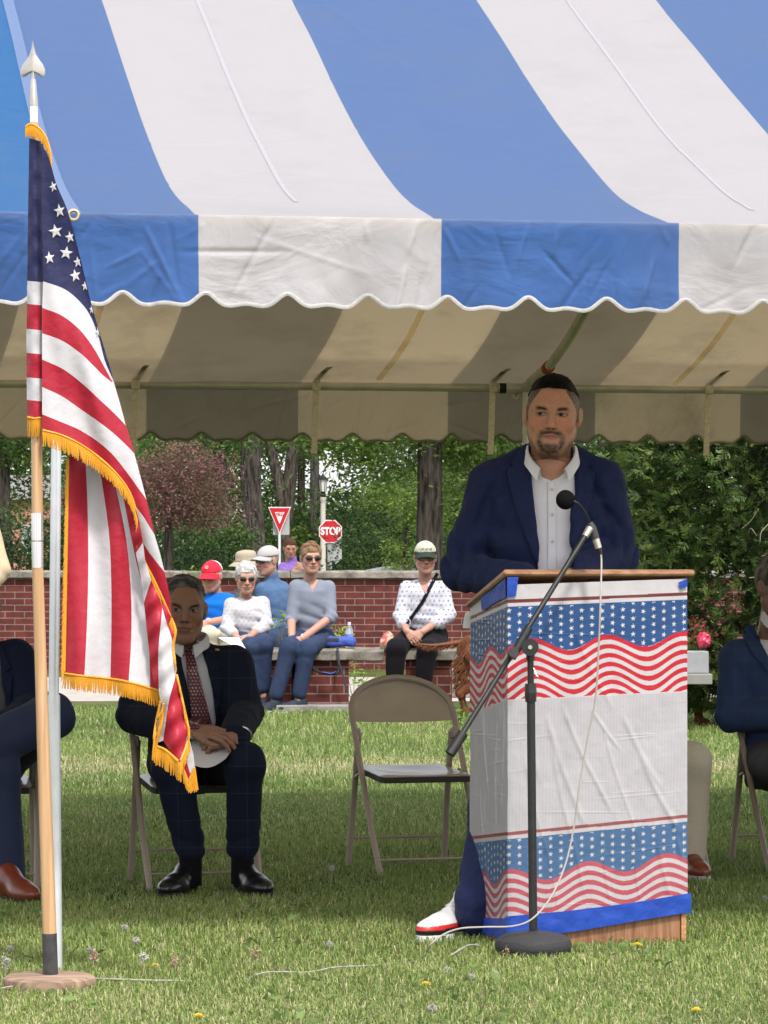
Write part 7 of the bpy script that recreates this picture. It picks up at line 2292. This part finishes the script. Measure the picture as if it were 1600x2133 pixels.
# ---------------- man at the right edge
def right_man():
    d = 13.78
    J = joints(dict(neck=(1634, 1318), shL=(1536, 1372), shR=(1725, 1372), elL=(1524, 1492, -.03), elR=(1745, 1490, -.03), wrL=(1690, 1490, -.26), wrR=(1710, 1520, -.12),
                    hip=(1640, 1570, .06), hL=(1602, 1590), hR=(1680, 1590), knL=(1668, 1598, -.46), knR=(1725, 1598, -.46), anL=(1672, 1770, -.42), anR=(1730, 1770, -.4)), d)
    t = thing('person', 'grey haired man in checked blue blazer sitting with folded arms at the right edge', 'person', P(1640, 1800, d) * [1, 1, 0])
    hd = dict(pos=P(1626, 1222, d - .03), h=.25, yaw=R(28), pitch=R(4), vox=.004, neck=1.05, skin=(.20, .105, .075), haircol=(.18, .16, .14), shadow_hair=(.16, .15, .13))
    hands = [dict(w=J['wrL'], fore=J['elL'], f=(.9, -.1, .1), n=(0, -.9, .3), t=(0, .2, 1), curl=(.3, .4, .3))]
    Tm, M = build_body(t, J, hd, (.20, .105, .075), .17, .115, hands, vox=.012)
    V, Q, c = hair_sdf(hd, dict(th=(.006, .004, .012), line=[(-.12, .066), (-.06, .055), (-.035, .0), (.0, -.005), (.05, -.045), (.12, -.06)], col=(.17, .155, .13), col2=(.07, .06, .05), vox=.004))
    mesh('hair', Tm(V), Q, M_hair, t, True, col=c)
    dd = d - .13
    bs, bj, jm, sm_ = suit(t, J, d, (.025, .043, .102), 'blue_check', pxpoly([(1574, 1268), (1580, 1310), (1600, 1360), (1622, 1420), (1650, 1420), (1670, 1340), (1690, 1290)], dd),
                      [pxpoly([(1584, 1306), (1572, 1302), (1552, 1314), (1562, 1320), (1552, 1326), (1570, 1362), (1608, 1412), (1622, 1420), (1600, 1360), (1580, 1310)], dd)], .178, .125, (.55, .55, .60), check=((.030, .052, .118), .04, .08), vox=.008,
                      neckp=(P(1624, 1290, d), P(1628, 1340, d)), jlow=-.12)
    zq = lambda y_: P(0, y_, d - .06)[2]
    collar(t, (P(1630, 0, d - .03)[0], d - .03), .068, .074, (zq(1262), zq(1275), zq(1310)), (.036, .045), sm_, spread=.02, gap=14, yaw=R(10))
    trousers(t, J, mat('trouser_grey', (.05, .05, .06), rough=.8), vox=.011)
    for q in 'LR': shoe(t, np.array([J['an' + q][0], d - .36, 0]), (.1, -1, 0), .29, MATS['black_shoe_leather'], name='dress_shoe', sole=(.02, .018, .016), vox=.007)
right_man()

# ---------------- simpler figures
def figure(label, d, J, hd, skin, top, bottom, hw=.165, dp=.105, belly=1., hairs=None, shoes=None, hands='clasp', vox=.010, group=None, standing=False, hvox=.0045, top_low=-.07, legs=True, waist=.86, tsleeve=None, hname='hair', armr=(.044, .038, .035, .025), foot=True, fv=.005, trr=(.082, .066, .055, .056)):
    J = joints(J, d)
    t = thing('person', label, 'person', J['hip'] * [1, 1, 0])
    hd = dict(hd); hd['pos'] = P(hd['px'][0], hd['px'][1], d + hd.get('dd', -.03)); hd.setdefault('vox', hvox); hd['skin'] = skin
    hn = []
    if hands == 'clasp':
        hn = [dict(w=J['wrL'], fore=J['elL'], f=(.55, -.35, -.65), n=(-.3, -.8, .3), t=(.6, -.2, .5), curl=(.35, .6, .5), sc=.92), dict(w=J['wrR'], fore=J['elR'], f=(-.65, -.35, -.55), n=(.3, -.8, .3), t=(-.6, -.2, .5), curl=(.45, .7, .5), sc=.92)]
    elif hands: hn = hands(J)
    Tm, M = build_body(t, J, hd, skin, hw - .01, dp - .01, hn, vox=.012, belly=belly, legs=legs, arm_r=armr, fingers=fv)
    if hairs:
        V, Q, c = hair_sdf(hd, hairs); mesh('hair', Tm(V), Q, M_hair, t, True, col=c)
    s = SDF(); torso(s, J, hw, dp, .008, belly, low=top_low, waist=waist, shr=top.get('shr', .044))
    for q in 'LR': arm(s, J, q, top.get('r', (.045, .041, .038, .032)), .010, top['sleeve'], k=.025)
    if 'neckcut' in top: 
        nc = pxpoly(top['neckcut'], d - .1); cut_prism(s, nc, J['neck'][1] + .03, k=.004)
    if top.get('collar'): s.rc(J['neck'] + [0, 0, -.02], J['neck'] + [0, -.005, .035], .062, .058, k=.02)
    s.disp(folds(J, [(J['el' + q], (.5, .2, 1), .08, 90) for q in 'LR'] + [(J['hip'] + [0, -.08, .12], (.2, 0, 1), .14, 75)], .010, int(d * 10) % 40, .005))
    o, V, Q = garment(t, top.get('name', 'shirt'), s, vox, top['mat'], top.get('colf'))
    bt = bvh_of(V, Q)
    if legs: trousers(t, J, bottom['mat'], r=bottom.get('r', trr), t1=bottom.get('t1', 1.93), vox=vox, hiprad=bottom.get('hip', (hw * .95, .13, .10)), name=bottom.get('name', 'trousers'), seed=int(d * 7) % 30)
    if shoes:
        for q, (yaw_) in zip('LR', shoes['yaw']):
            a = J['an' + q]
            f = np.array([math.sin(yaw_), -math.cos(yaw_), 0])
            shoe(t, np.array([a[0], a[1], 0]) - f * .07, f, shoes.get('L', .27), shoes['mat'], shoes.get('colf'), h=.07, wd=.045, name='shoe', sole=shoes.get('sole', (.5, .5, .5)), vox=.006)
    return t, J, Tm, M, bt, o

JEAN = mat('blue_denim', (.020, .034, .080), rough=.85, noise=.18, nscale=25, bump=.3, bscale=300)
BLKC = cloth('black_cotton', (.010, .009, .012))
SNK = mat('navy_trainer', (.018, .024, .038), rough=.7, noise=.3, nscale=60)
db = D_B

# grey-blue top, short brown hair, sunglasses
GT = cloth('grey_blue_knit', (.19, .21, .27), noise=.05, bump=.3)
t, J, Tm, M, bt, o = figure('seated woman in a grey blue top and jeans with dark sunglasses and short brown hair', db,
    dict(neck=(651, 1207, .0), shL=(617, 1224), shR=(683, 1224), elL=(607, 1288, -.05), elR=(690, 1285, -.08), wrL=(608, 1330, -.25), wrR=(630, 1330, -.28), hip=(652, 1318, .06), hL=(634, 1328, .05), hR=(676, 1328, .05),
         knL=(603, 1348, -.36), knR=(640, 1352, -.36), anL=(574, 1452, -.36), anR=(622, 1450, -.34)),
    dict(px=(648, 1162), h=.235, yaw=R(14), pitch=R(4), shades=True, lips=(.42, .17, .15), neck=.88, haircol=(.2, .12, .07), vox=.0035), (.40, .22, .16),
    dict(mat=GT, sleeve=1.05, neckcut=[(634, 1195), (640, 1212), (651, 1233), (662, 1212), (668, 1195)]), dict(mat=JEAN), hw=.150, dp=.105, waist=.9,
    hairs=dict(th=(.012, .007, .016), line=[(-.13, .045), (-.08, .050), (-.055, .028), (-.04, -.02), (.0, -.045), (.06, -.08), (.12, -.09)], amp=.007, sc=70, col=(.11, .06, .03), col2=(.23, .15, .085), vox=.004, back=.004),
    shoes=dict(yaw=(R(-30), R(-70)), mat=SNK, L=.26, sole=(.45, .45, .45)))
sunglasses(t, Tm, M, .235 / .235, lens=(.029, .0165))
MB().tube([J['wrR'] + .033 * np.array([math.cos(a) * .3, math.cos(a) * .2 - .2 * 0, math.sin(a)]) for a in np.linspace(0, 6.28, 14)], .006, 6).build('wristband', mat('silver_band', (.6, .58, .56), rough=.4), t, smooth=True)

# white sweater, grey hair
def dots(base, dot, sp=.045, r=.006):
    def f(V):
        c = np.tile(base, (len(V), 1)).astype(float)
        a, b = V[:, 0] / sp, V[:, 2] / sp * 1.3; rr = np.round(b); q = a - .5 * (rr % 2)
        h = (np.abs(q - np.round(q)) < r / sp) & (np.abs(b - rr) < r / sp * 1.3)
        c[h] = dot; return c
    return f
WS = mat('dotted_white_knit', rough=.9, attr='Col', bump=.3, bscale=200, sheen=.05)
t, J, Tm, M, bt, o = figure('seated grey haired woman in a dotted white sweater and jeans holding a paper', db + .1,
    dict(neck=(514, 1246, .0), shL=(482, 1260), shR=(546, 1258), elL=(472, 1306, -.05), elR=(556, 1300, -.08), wrL=(496, 1330, -.26), wrR=(520, 1326, -.28), hip=(520, 1322, .08), hL=(500, 1330, .05), hR=(540, 1330, .05),
         knL=(524, 1348, -.36), knR=(551, 1342, -.36), anL=(531, 1440, -.30), anR=(548, 1436, -.28)),
    dict(px=(513, 1203), h=.238, yaw=R(8), pitch=R(10), shades=True, lips=(.40, .20, .17), neck=.85, haircol=(.5, .5, .5), vox=.0035), (.40, .22, .165),
    dict(mat=WS, sleeve=1.55, name='sweater', colf=dots((.46, .45, .48), (.33, .33, .38), .038, .006), neckcut=[(502, 1228), (506, 1246), (514, 1252), (522, 1246), (527, 1228)]), dict(mat=JEAN), hw=.150, dp=.12, belly=1.1,
    hairs=dict(th=(.011, .006, .012), line=[(-.13, .052), (-.08, .056), (-.055, .03), (-.035, -.03), (.0, -.055), (.06, -.07), (.12, -.07)], amp=.006, sc=80, col=(.55, .54, .53), col2=(.36, .35, .35), vox=.004),
    shoes=dict(yaw=(R(-10), R(5)), mat=SNK, L=.25))
sunglasses(t, Tm, M, 1., lens=(.024, .014), col=(.03, .022, .02))
MB().tube([J['wrR'] + .03 * np.array([math.cos(a) * .3, -.2, math.sin(a)]) for a in np.linspace(0, 6.28, 14)], .005, 6).build('wristwatch', MATS['brass_grommet'], t, smooth=True)
a = P(455, 1328, db - .42); 
V = np.array([P(455, 1328, db - .38), P(498, 1328, db - .30), P(512, 1352, db - .36), P(511, 1362, db - .38), P(485, 1345, db - .42)]); 
o = MB().prism(V, (0, .003, .001)).build('folded_program', MATS['white_paper'], origin=V[0]); tag(o, 'folded white printed paper held by the woman in the white sweater', 'paper')

# red cap, bright blue shirt
BS = cloth('bright_blue_jersey', (.009, .12, .48), bump=.2)
KH = cloth('khaki_cotton', (.46, .42, .34))
t, J, Tm, M, bt, o = figure('seated older man in a red and white cap and bright blue shirt', 29.6,
    dict(neck=(451, 1236), shL=(423, 1252), shR=(476, 1250), elL=(414, 1300, -.05), elR=(484, 1288, -.12), wrL=(418, 1312, -.22), wrR=(434, 1296, -.30), hip=(450, 1318, .08), hL=(434, 1322, .05), hR=(468, 1322, .05),
         knL=(436, 1322, -.40), knR=(474, 1322, -.40), anL=(440, 1430, -.35), anR=(474, 1430, -.35)),
    dict(px=(441, 1200), h=.24, yaw=R(-22), pitch=R(14), shades=True, lips=(.42, .22, .18), haircol=(.5, .48, .45), shadow_hair=(.45, .42, .4), vox=.0035), (.42, .215, .16),
    dict(mat=BS, sleeve=.72), dict(mat=KH, t1=1.35, name='shorts'), hw=.165, dp=.125, belly=1.15, shoes=dict(yaw=(0, 0), mat=SNK))
sunglasses(t, Tm, M, 1.)
def redcap(V):
    c = np.tile((.55, .018, .04), (len(V), 1)).astype(float); c[V[:, 1] > .035] = (.70, .68, .68); return c
co = cap(t, Tm, M, redcap, brimcol=(.5, .015, .035), brim_drop=.022, w=1.02)
g = MB(); pts = [(-.014, .012), (-.008, -.006), (0, .004), (.008, -.006), (.014, .012), (.006, .018), (0, .012), (-.006, .018), (-.014, .012)]
g.tube([Tm((a, -.083 + .2 * b + .002, .088 + b)) for a, b in pts], .0022, 5); g.build('emblem', MATS['white_plastic'], co)
MB().tube([J['wrR'] + .03 * np.array([math.cos(a) * .5, -.2, math.sin(a)]) for a in np.linspace(0, 6.28, 14)], .007, 6).build('wristwatch', MATS['silver_band'], t, smooth=True)

# bucket hat, grey shirt
GS = cloth('charcoal_shirt', (.10, .10, .105))
t, J, Tm, M, bt, o = figure('person in a wide brimmed beige sun hat behind the woman in the white sweater', 30.2,
    dict(neck=(528, 1222), shL=(500, 1240), shR=(552, 1236), elL=(492, 1290), elR=(560, 1296, -.05), wrL=(505, 1310, -.2), wrR=(540, 1318, -.2), hip=(532, 1318, .08), hL=(515, 1324, .05), hR=(548, 1324, .05),
         knL=(515, 1330, -.4), knR=(548, 1330, -.4), anL=(515, 1425, -.35), anR=(548, 1425, -.35)),
    dict(px=(512, 1182), h=.235, yaw=R(-35), pitch=R(6), shades=True, haircol=(.2, .16, .12), neck=.95), (.40, .22, .165),
    dict(mat=GS, sleeve=1.7, collar=True), dict(mat=JEAN), hw=.15, dp=.12, hairs=dict(th=(.012, .004, .004), line=[(-.13, .05), (-.05, .03), (-.03, -.04), (.06, -.09), (.12, -.09)], amp=.004, sc=90, col=(.25, .19, .13), vox=.005),
    shoes=dict(yaw=(0, 0), mat=SNK))
sunglasses(t, Tm, M, 1.)
HB = mat('beige_hat_cloth', (.34, .29, .22), rough=.9, noise=.08, nscale=60, bump=.3, bscale=120)
g = MB()
prof = [(.155, .018), (.150, .024), (.118, .044), (.096, .056), (.093, .060), (.091, .098), (.086, .124), (.070, .138), (.030, .146), (.0, .147)]
tmp = MB().lathe(prof, (0, .012, 0), 40); V = np.vstack(tmp.V); V[:, 2] += .007 * np.sin(3 * np.arctan2(V[:, 1], V[:, 0]) + 1) * np.clip((np.hypot(V[:, 0], V[:, 1]) - .1) / .05, 0, 1)
g.add(Tm(V), tmp.F[:-2] if False else tmp.F[:-2]); o = g.build('sun_hat', HB, t, smooth=True)
MB().tube([Tm((.0945 * math.cos(a), .012 + .0945 * math.sin(a), .062)) for a in np.linspace(0, 6.283, 30)], .0035, 6).build('hat_band', mat('hat_band_cord', (.22, .18, .13), rough=.9), o, smooth=True)

# denim shirt, light cap, looking left
DS = mat('washed_denim_shirt', (.06, .115, .225), rough=.85, noise=.15, nscale=20, bump=.3, bscale=250)
t, J, Tm, M, bt, o = figure('man in a washed denim shirt and pale grey cap looking left', 30.0,
    dict(neck=(567, 1206), shL=(546, 1228, -.06), shR=(588, 1226, .06), elL=(545, 1285, -.1), elR=(590, 1290, .02), wrL=(548, 1310, -.3), wrR=(560, 1312, -.2), hip=(574, 1318, .05), hL=(560, 1324, .0), hR=(586, 1324, .05),
         knL=(545, 1330, -.42), knR=(560, 1332, -.38), anL=(545, 1430, -.35), anR=(566, 1430, -.35)),
    dict(px=(557, 1168), h=.24, yaw=R(-48), pitch=R(6), shades=True, haircol=(.12, .1, .09), shadow_hair=(.2, .17, .15), neck=1.05, beard=(.22, .17, .15), beard_w=.5, vox=.0035), (.38, .205, .15),
    dict(mat=DS, sleeve=1.9, collar=True), dict(mat=JEAN), hw=.15, dp=.12, shoes=dict(yaw=(0, 0), mat=SNK))
t['label'] = 'man in a washed denim shirt and pale grey cap looking left among the bench group'
sunglasses(t, Tm, M, 1.)
cap(t, Tm, M, lambda V: np.tile((.36, .35, .35), (len(V), 1)), brimcol=(.33, .32, .33), brim_drop=.012)

# cap, glasses, patterned white shirt, black trousers
PS = mat('patterned_white_shirt', rough=.85, attr='Col', bump=.25, bscale=200)
def patt(V):
    c = np.tile((.48, .48, .53), (len(V), 1)).astype(float)
    sp = .036; a, b = V[:, 0] / sp, V[:, 2] / sp; r_ = np.round(b); q = a - .5 * (r_ % 2)
    dx, dz = (q - np.round(q)) * sp, (b - r_) * sp
    h = (np.abs(dx) + np.abs(dz * 1.2) < .0095) ; c[h] = (.10, .11, .26); return c
t, J, Tm, M, bt, o = figure('seated woman in glasses a pale cap patterned white shirt and black trousers', db + .05,
    dict(neck=(884, 1208), shL=(848, 1226), shR=(922, 1226), elL=(834, 1282, -.05), elR=(934, 1280, -.06), wrL=(848, 1315, -.28), wrR=(880, 1316, -.28), hip=(884, 1312, .08), hL=(862, 1325, .05), hR=(908, 1325, .05),
         knL=(826, 1350, -.34), knR=(890, 1354, -.36), anL=(820, 1446, -.30), anR=(880, 1446, -.32)),
    dict(px=(886, 1162), h=.24, yaw=R(3), pitch=R(4), lips=(.42, .19, .16), neck=.95, haircol=(.03, .02, .018), vox=.0035, w=1.03, gaze=0), (.40, .21, .155),
    dict(mat=PS, sleeve=1.5, colf=patt, r=(.048, .047, .044, .042), neckcut=[(868, 1196), (874, 1212), (886, 1240), (892, 1212), (899, 1196)]), dict(mat=BLKC, r=(.095, .074, .06, .058)), hw=.175, dp=.13, belly=1.15, waist=.95,
    hairs=dict(th=(.008, .003, .004), line=[(-.13, .05), (-.07, .055), (-.05, .02), (-.03, -.02), (.0, -.01), (.06, -.05), (.12, -.06)], amp=.003, sc=90, col=(.03, .02, .018), vox=.004),
    shoes=dict(yaw=(R(-10), R(5)), mat=SNK))
sunglasses(t, Tm, M, 1., frame_only=True, name='glasses', lens=(.025, .018), col=(.02, .012, .015))
def gcap(V): return np.tile((.42, .43, .34), (len(V), 1))
co = cap(t, Tm, M, gcap, brimcol=(.02, .035, .025), brim_drop=.028, brim_len=.06, w=1.02, lift=.006)
g = MB()
for k in range(7):
    a = (k - 3) * .19
    c0 = np.array([.084 * math.sin(a), .012 - .099 * math.cos(a), .072])
    g.tube([Tm(c0 + [0, 0, -.008]), Tm(c0 + [0, .003, .010])], .0022, 5); 
    if k % 2: g.tube([Tm(c0 + [0, 0, -.008]), Tm(c0 + [.009, .001, .008])], .002, 5)
g.build('embroidery', mat('dark_green_thread', (.04, .06, .04), rough=.8), co)
drape('bag_strap', pxpoly([(909, 1192), (915, 1196), (882, 1258), (846, 1306), (842, 1302), (876, 1254)], db - .1), bt, BLKC, t, off=.010, thick=.006, step=.01, y0=db - 2)
d2 = db - .18
s = SDF(); s.ell(P(806, 1338, d2), (.055, .05, .085), rot=roty(.25)); s.disp(lambda p: .008 * vnoise(p, 40, 3)); V, Q = s.mesh(.006)
cc = np.where((vnoise(V, 110, 7, 2) > .1)[:, None], np.array([[.42, .10, .09]]), np.array([[.45, .33, .25]])); 
o = mesh('handbag', V, Q, mat('floral_cloth', rough=.85, attr='Col'), None, True, col=cc, origin=P(806, 1360, d2)); tag(o, 'small red floral cloth handbag on the bench beside the woman in the patterned shirt', 'handbag')

# purple shirt beyond the wall, lifting a camera
PU = cloth('purple_check_shirt', (.22, .13, .42), noise=.2, nscale=40)
def ph(J): return [dict(w=J['wrL'], fore=J['elL'], f=(.8, -.1, .5), n=(0, -.9, .2), t=(0, 0, 1), curl=(.7, .9, .6)), dict(w=J['wrR'], fore=J['elR'], f=(-.8, -.1, .5), n=(0, -.9, .2), t=(0, 0, 1), curl=(.7, .9, .6))]
dp_ = 46.
t, J, Tm, M, bt, o = figure('young man in a purple shirt holding a small camera beyond the brick wall', dp_,
    dict(neck=(609, 1171), shL=(590, 1180), shR=(628, 1180), elL=(586, 1204, -.1), elR=(640, 1204, -.1), wrL=(612, 1190, -.32), wrR=(632, 1186, -.32), hip=(608, 1255), hL=(596, 1262), hR=(620, 1262),
         knL=(592, 1268, -.4), knR=(625, 1268, -.4), anL=(592, 1338, -.4), anR=(625, 1338, -.4)),
    dict(px=(605, 1142), h=.235, yaw=R(8), pitch=R(14), lips=(.42, .2, .16), haircol=(.10, .05, .03), vox=.0045, w=1.05), (.42, .215, .155),
    dict(mat=PU, sleeve=1.1, collar=True), dict(mat=JEAN), hw=.18, dp=.13, belly=1.1, hands=ph,
    hairs=dict(th=(.006, .004, .014), line=[(-.13, .06), (-.06, .06), (-.04, .02), (-.025, .0), (.0, .005), (.06, -.05), (.12, -.06)], amp=.003, sc=90, col=(.09, .045, .028), vox=.005), shoes=dict(yaw=(0, 0), mat=SNK))
c0 = P(632, 1194, dp_ - .42)
o = MB().box(c0, (.10, .05, .065), bev=.008).tube([c0 + [0, -.02, 0], c0 + [0, -.06, 0]], .024, 14).build('camera_body', M_black, smooth=True, origin=c0)
o.name = 'hand_camera'; tag(o, 'small black camera in the hands of the man in the purple shirt', 'camera')
o = MB().box((X(608, dp_), dp_ + .05, .215), (.6, .4, .43), bev=.02).build('low_stone_seat', M_stone, origin=(X(608, dp_), dp_ + .05, 0)); tag(o, 'low stone block under the man in the purple shirt', 'stone seat')

# khaki trousers behind the lectern
LB_ = cloth('pale_blue_shirt', (.3, .35, .45))
KH2 = cloth('stone_chino', (.40, .355, .28), bump=.2, bscale=40)
t, J, Tm, M, bt, o = figure('seated man in khaki trousers mostly hidden behind the lectern', 13.75,
    dict(neck=(1262, 1345), shL=(1190, 1380), shR=(1330, 1380), elL=(1180, 1480), elR=(1345, 1480), wrL=(1240, 1520, -.35), wrR=(1310, 1520, -.35), hip=(1290, 1575, .05), hL=(1260, 1590), hR=(1335, 1595), knL=(1290, 1600, -.45), knR=(1437, 1592, -.42), anL=(1280, 1780, -.4), anR=(1434, 1782, -.40)),
    dict(px=(1262, 1268), h=.235, haircol=(.1, .08, .06)), (.45, .25, .18),
    dict(mat=LB_, sleeve=1.9, collar=True), dict(mat=KH2, r=(.095, .078, .065, .062), t1=1.98), hairs=dict(th=(.006, .004, .012), line=[(-.12, .066), (-.06, .055), (-.03, .0), (.0, .01), (.06, -.05), (.12, -.06)], col=(.06, .045, .03), vox=.005),
    shoes=dict(yaw=(0, R(12)), mat=MATS['brown_shoe_leather'], L=.28, sole=(.05, .03, .02)))
# beige jacket at the left edge
BJ = cloth('beige_jacket_cotton', (.50, .40, .27), bump=.3, bscale=20)
t, J, Tm, M, bt, o = figure('standing person in a beige jacket, only one bent elbow entering at the left edge', 20.5,
    dict(neck=(-95, 1020), shL=(-150, 1042), shR=(-46, 1046, .0), elL=(-160, 1160), elR=(-8, 1186, -.05), wrL=(-150, 1250, -.05), wrR=(-52, 1252, -.2), hip=(-95, 1230), hL=(-117, 1260), hR=(-73, 1260), knL=(-117, 1410), knR=(-73, 1410), anL=(-117, 1566), anR=(-73, 1566)),
    dict(px=(-95, 965), h=.235, haircol=(.1, .08, .06)), (.45, .25, .18),
    dict(mat=BJ, sleeve=1.9, collar=True, r=(.07, .072, .05, .05), name='jacket'), dict(mat=KH2, name='trousers'), hairs=dict(th=(.006, .004, .012), line=[(-.12, .066), (-.06, .055), (-.03, .0), (.0, .01), (.06, -.05), (.12, -.06)], col=(.06, .045, .03), vox=.006),
    shoes=dict(yaw=(0, 0), mat=MATS['brown_shoe_leather']), vox=.012)

# ------------------------------------------------------------------ dogs
M_fur = mat('red_brown_fur', rough=.8, spec=.2, attr='Col', bump=1., bscale=70)
def dog(label, px, d, flip=1., sc=1.):
    x0 = X(px, d)
    t = thing('dog', label, 'dog', (x0, d, 0), 'red brown setters')
    T = lambda a, b, c: np.array([x0 + a * sc * flip, d + b * sc, c * sc])
    s = SDF()
    # x forward; rump at -.33, chest at +.30
    s.ell(T(.20, 0, .46), np.array([.20, .115, .155]) * sc, k=.06); s.ell(T(-.05, 0, .49), np.array([.26, .095, .115]) * sc, k=.06); s.ell(T(-.27, 0, .50), np.array([.13, .095, .12]) * sc, k=.06)
    s.rc(T(.30, 0, .53), T(.46, 0, .70), .085 * sc, .06 * sc, k=.05)
    s.ell(T(.52, 0, .74), np.array([.085, .055, .062]) * sc, k=.03); s.rc(T(.56, 0, .73), T(.70, 0, .70), .036 * sc, .026 * sc, k=.02)
    for q in (-1, 1):
        s.ell(T(.48, q * .065, .69), np.array([.035, .016, .075]) * sc, k=.015)
        s.chain([T(.24, q * .07, .42), T(.21, q * .075, .24), T(.24, q * .075, .07)], [.052 * sc, .032 * sc, .024 * sc], k=.03)
        s.rc(T(.24, q * .075, .035), T(.29, q * .075, .030), .030 * sc, .026 * sc, k=.02)
        s.chain([T(-.28, q * .07, .46), T(-.20, q * .075, .30), T(-.38, q * .075, .17), T(-.345, q * .075, .05)], [.075 * sc, .048 * sc, .026 * sc, .023 * sc], k=.03)
        s.rc(T(-.345, q * .075, .032), T(-.285, q * .075, .028), .029 * sc, .026 * sc, k=.02)
        for (a, b, l) in [(.19, .34, .05), (-.33, .33, .075), (-.31, .40, .06)]:
            s.ell(T(a - .03, q * .07, b), np.array([.045, .02, l]) * sc, k=.02)
    s.ell(T(.18, 0, .32), np.array([.14, .035, .06]) * sc, k=.03); s.ell(T(.33, 0, .42), np.array([.05, .05, .10]) * sc, k=.03)
    s.disp(lambda p: .009 * vnoise(p * [1., 1., .45], 75, 4, 3) * sc)
    V, Q = s.mesh(.009)
    c = np.tile((.12, .042, .017), (len(V), 1)) * (1 + .35 * vnoise(V * [1, 1, .3], 60, 2))[:, None]
    mesh('body', V, Q, M_fur, t, True, col=np.clip(c, 0, 1))
    # feathered tail, long hairs hanging under it
    g = MB(); rng = np.random.default_rng(2)
    path = spline([T(-.36, 0, .56), T(-.46, 0, .545), T(-.58, -.02, .535), T(-.70, -.03, .545)], 30)
    g.tube(path, np.linspace(.022, .006, 30) * sc, 8)
    for k in range(330):
        i = rng.integers(0, 30); p = path[i]; L_ = rng.uniform(.02, .05) * math.sin(min(1, (30 - i) / 12) * 1.57) * sc + .012
        dr = np.array([-flip * rng.uniform(.2, .9), rng.normal() * .2, -rng.uniform(.25, 1)]); dr /= np.linalg.norm(dr)
        g.tube([p + [0, rng.normal() * .008, 0], p + dr * L_ * .6, p + dr * L_ + [-flip * .012, 0, 0]], [.0035, .003, .001], 4)
    g.build('tail', mat('feather_hair', (.15, .052, .022), rough=.7, noise=.3, nscale=60), t, smooth=True)
    # shaggy hairs on chest, belly and haunches
    g = MB()
    for k in range(700):
        w_ = rng.integers(0, 4)
        a, b, z = [(rng.uniform(-.42, -.30), rng.choice([-.09, .09]) , rng.uniform(.24, .46)), (rng.uniform(-.1, .32), rng.normal() * .05, rng.uniform(.30, .38)), (rng.uniform(.30, .37), rng.normal() * .06, rng.uniform(.32, .5)), (rng.uniform(-.40, .35), -.10, rng.uniform(.38, .52))][w_]
        p = T(a, b, z); dr = np.array([-flip * rng.uniform(0, .7), rng.normal() * .15, -1]); dr /= np.linalg.norm(dr); L_ = rng.uniform(.04, .10) * sc
        g.tube([p, p + dr * L_ * .6 + rng.normal(size=3) * .004, p + dr * L_ + [-flip * .01, 0, 0]], [.004, .0035, .001], 4)
    g.build('shaggy_fur', mat('feather_hair2', (.14, .052, .022), rough=.7, noise=.3, nscale=60), t, smooth=True)['kind'] = 'stuff'
    MB().sphere(T(.725, 0, .705), .014 * sc, 6).build('nose', M_black, t, smooth=True)
    return t
dog('red brown long haired dog with feathered tail standing behind the lectern left side', 1062, 27.0, 1., 1.0)
dog('shaggy red brown dog standing behind the grey ledge right of the lectern', 1388, 25.2, 1., .98).rotation_euler = (0, 0, 0)
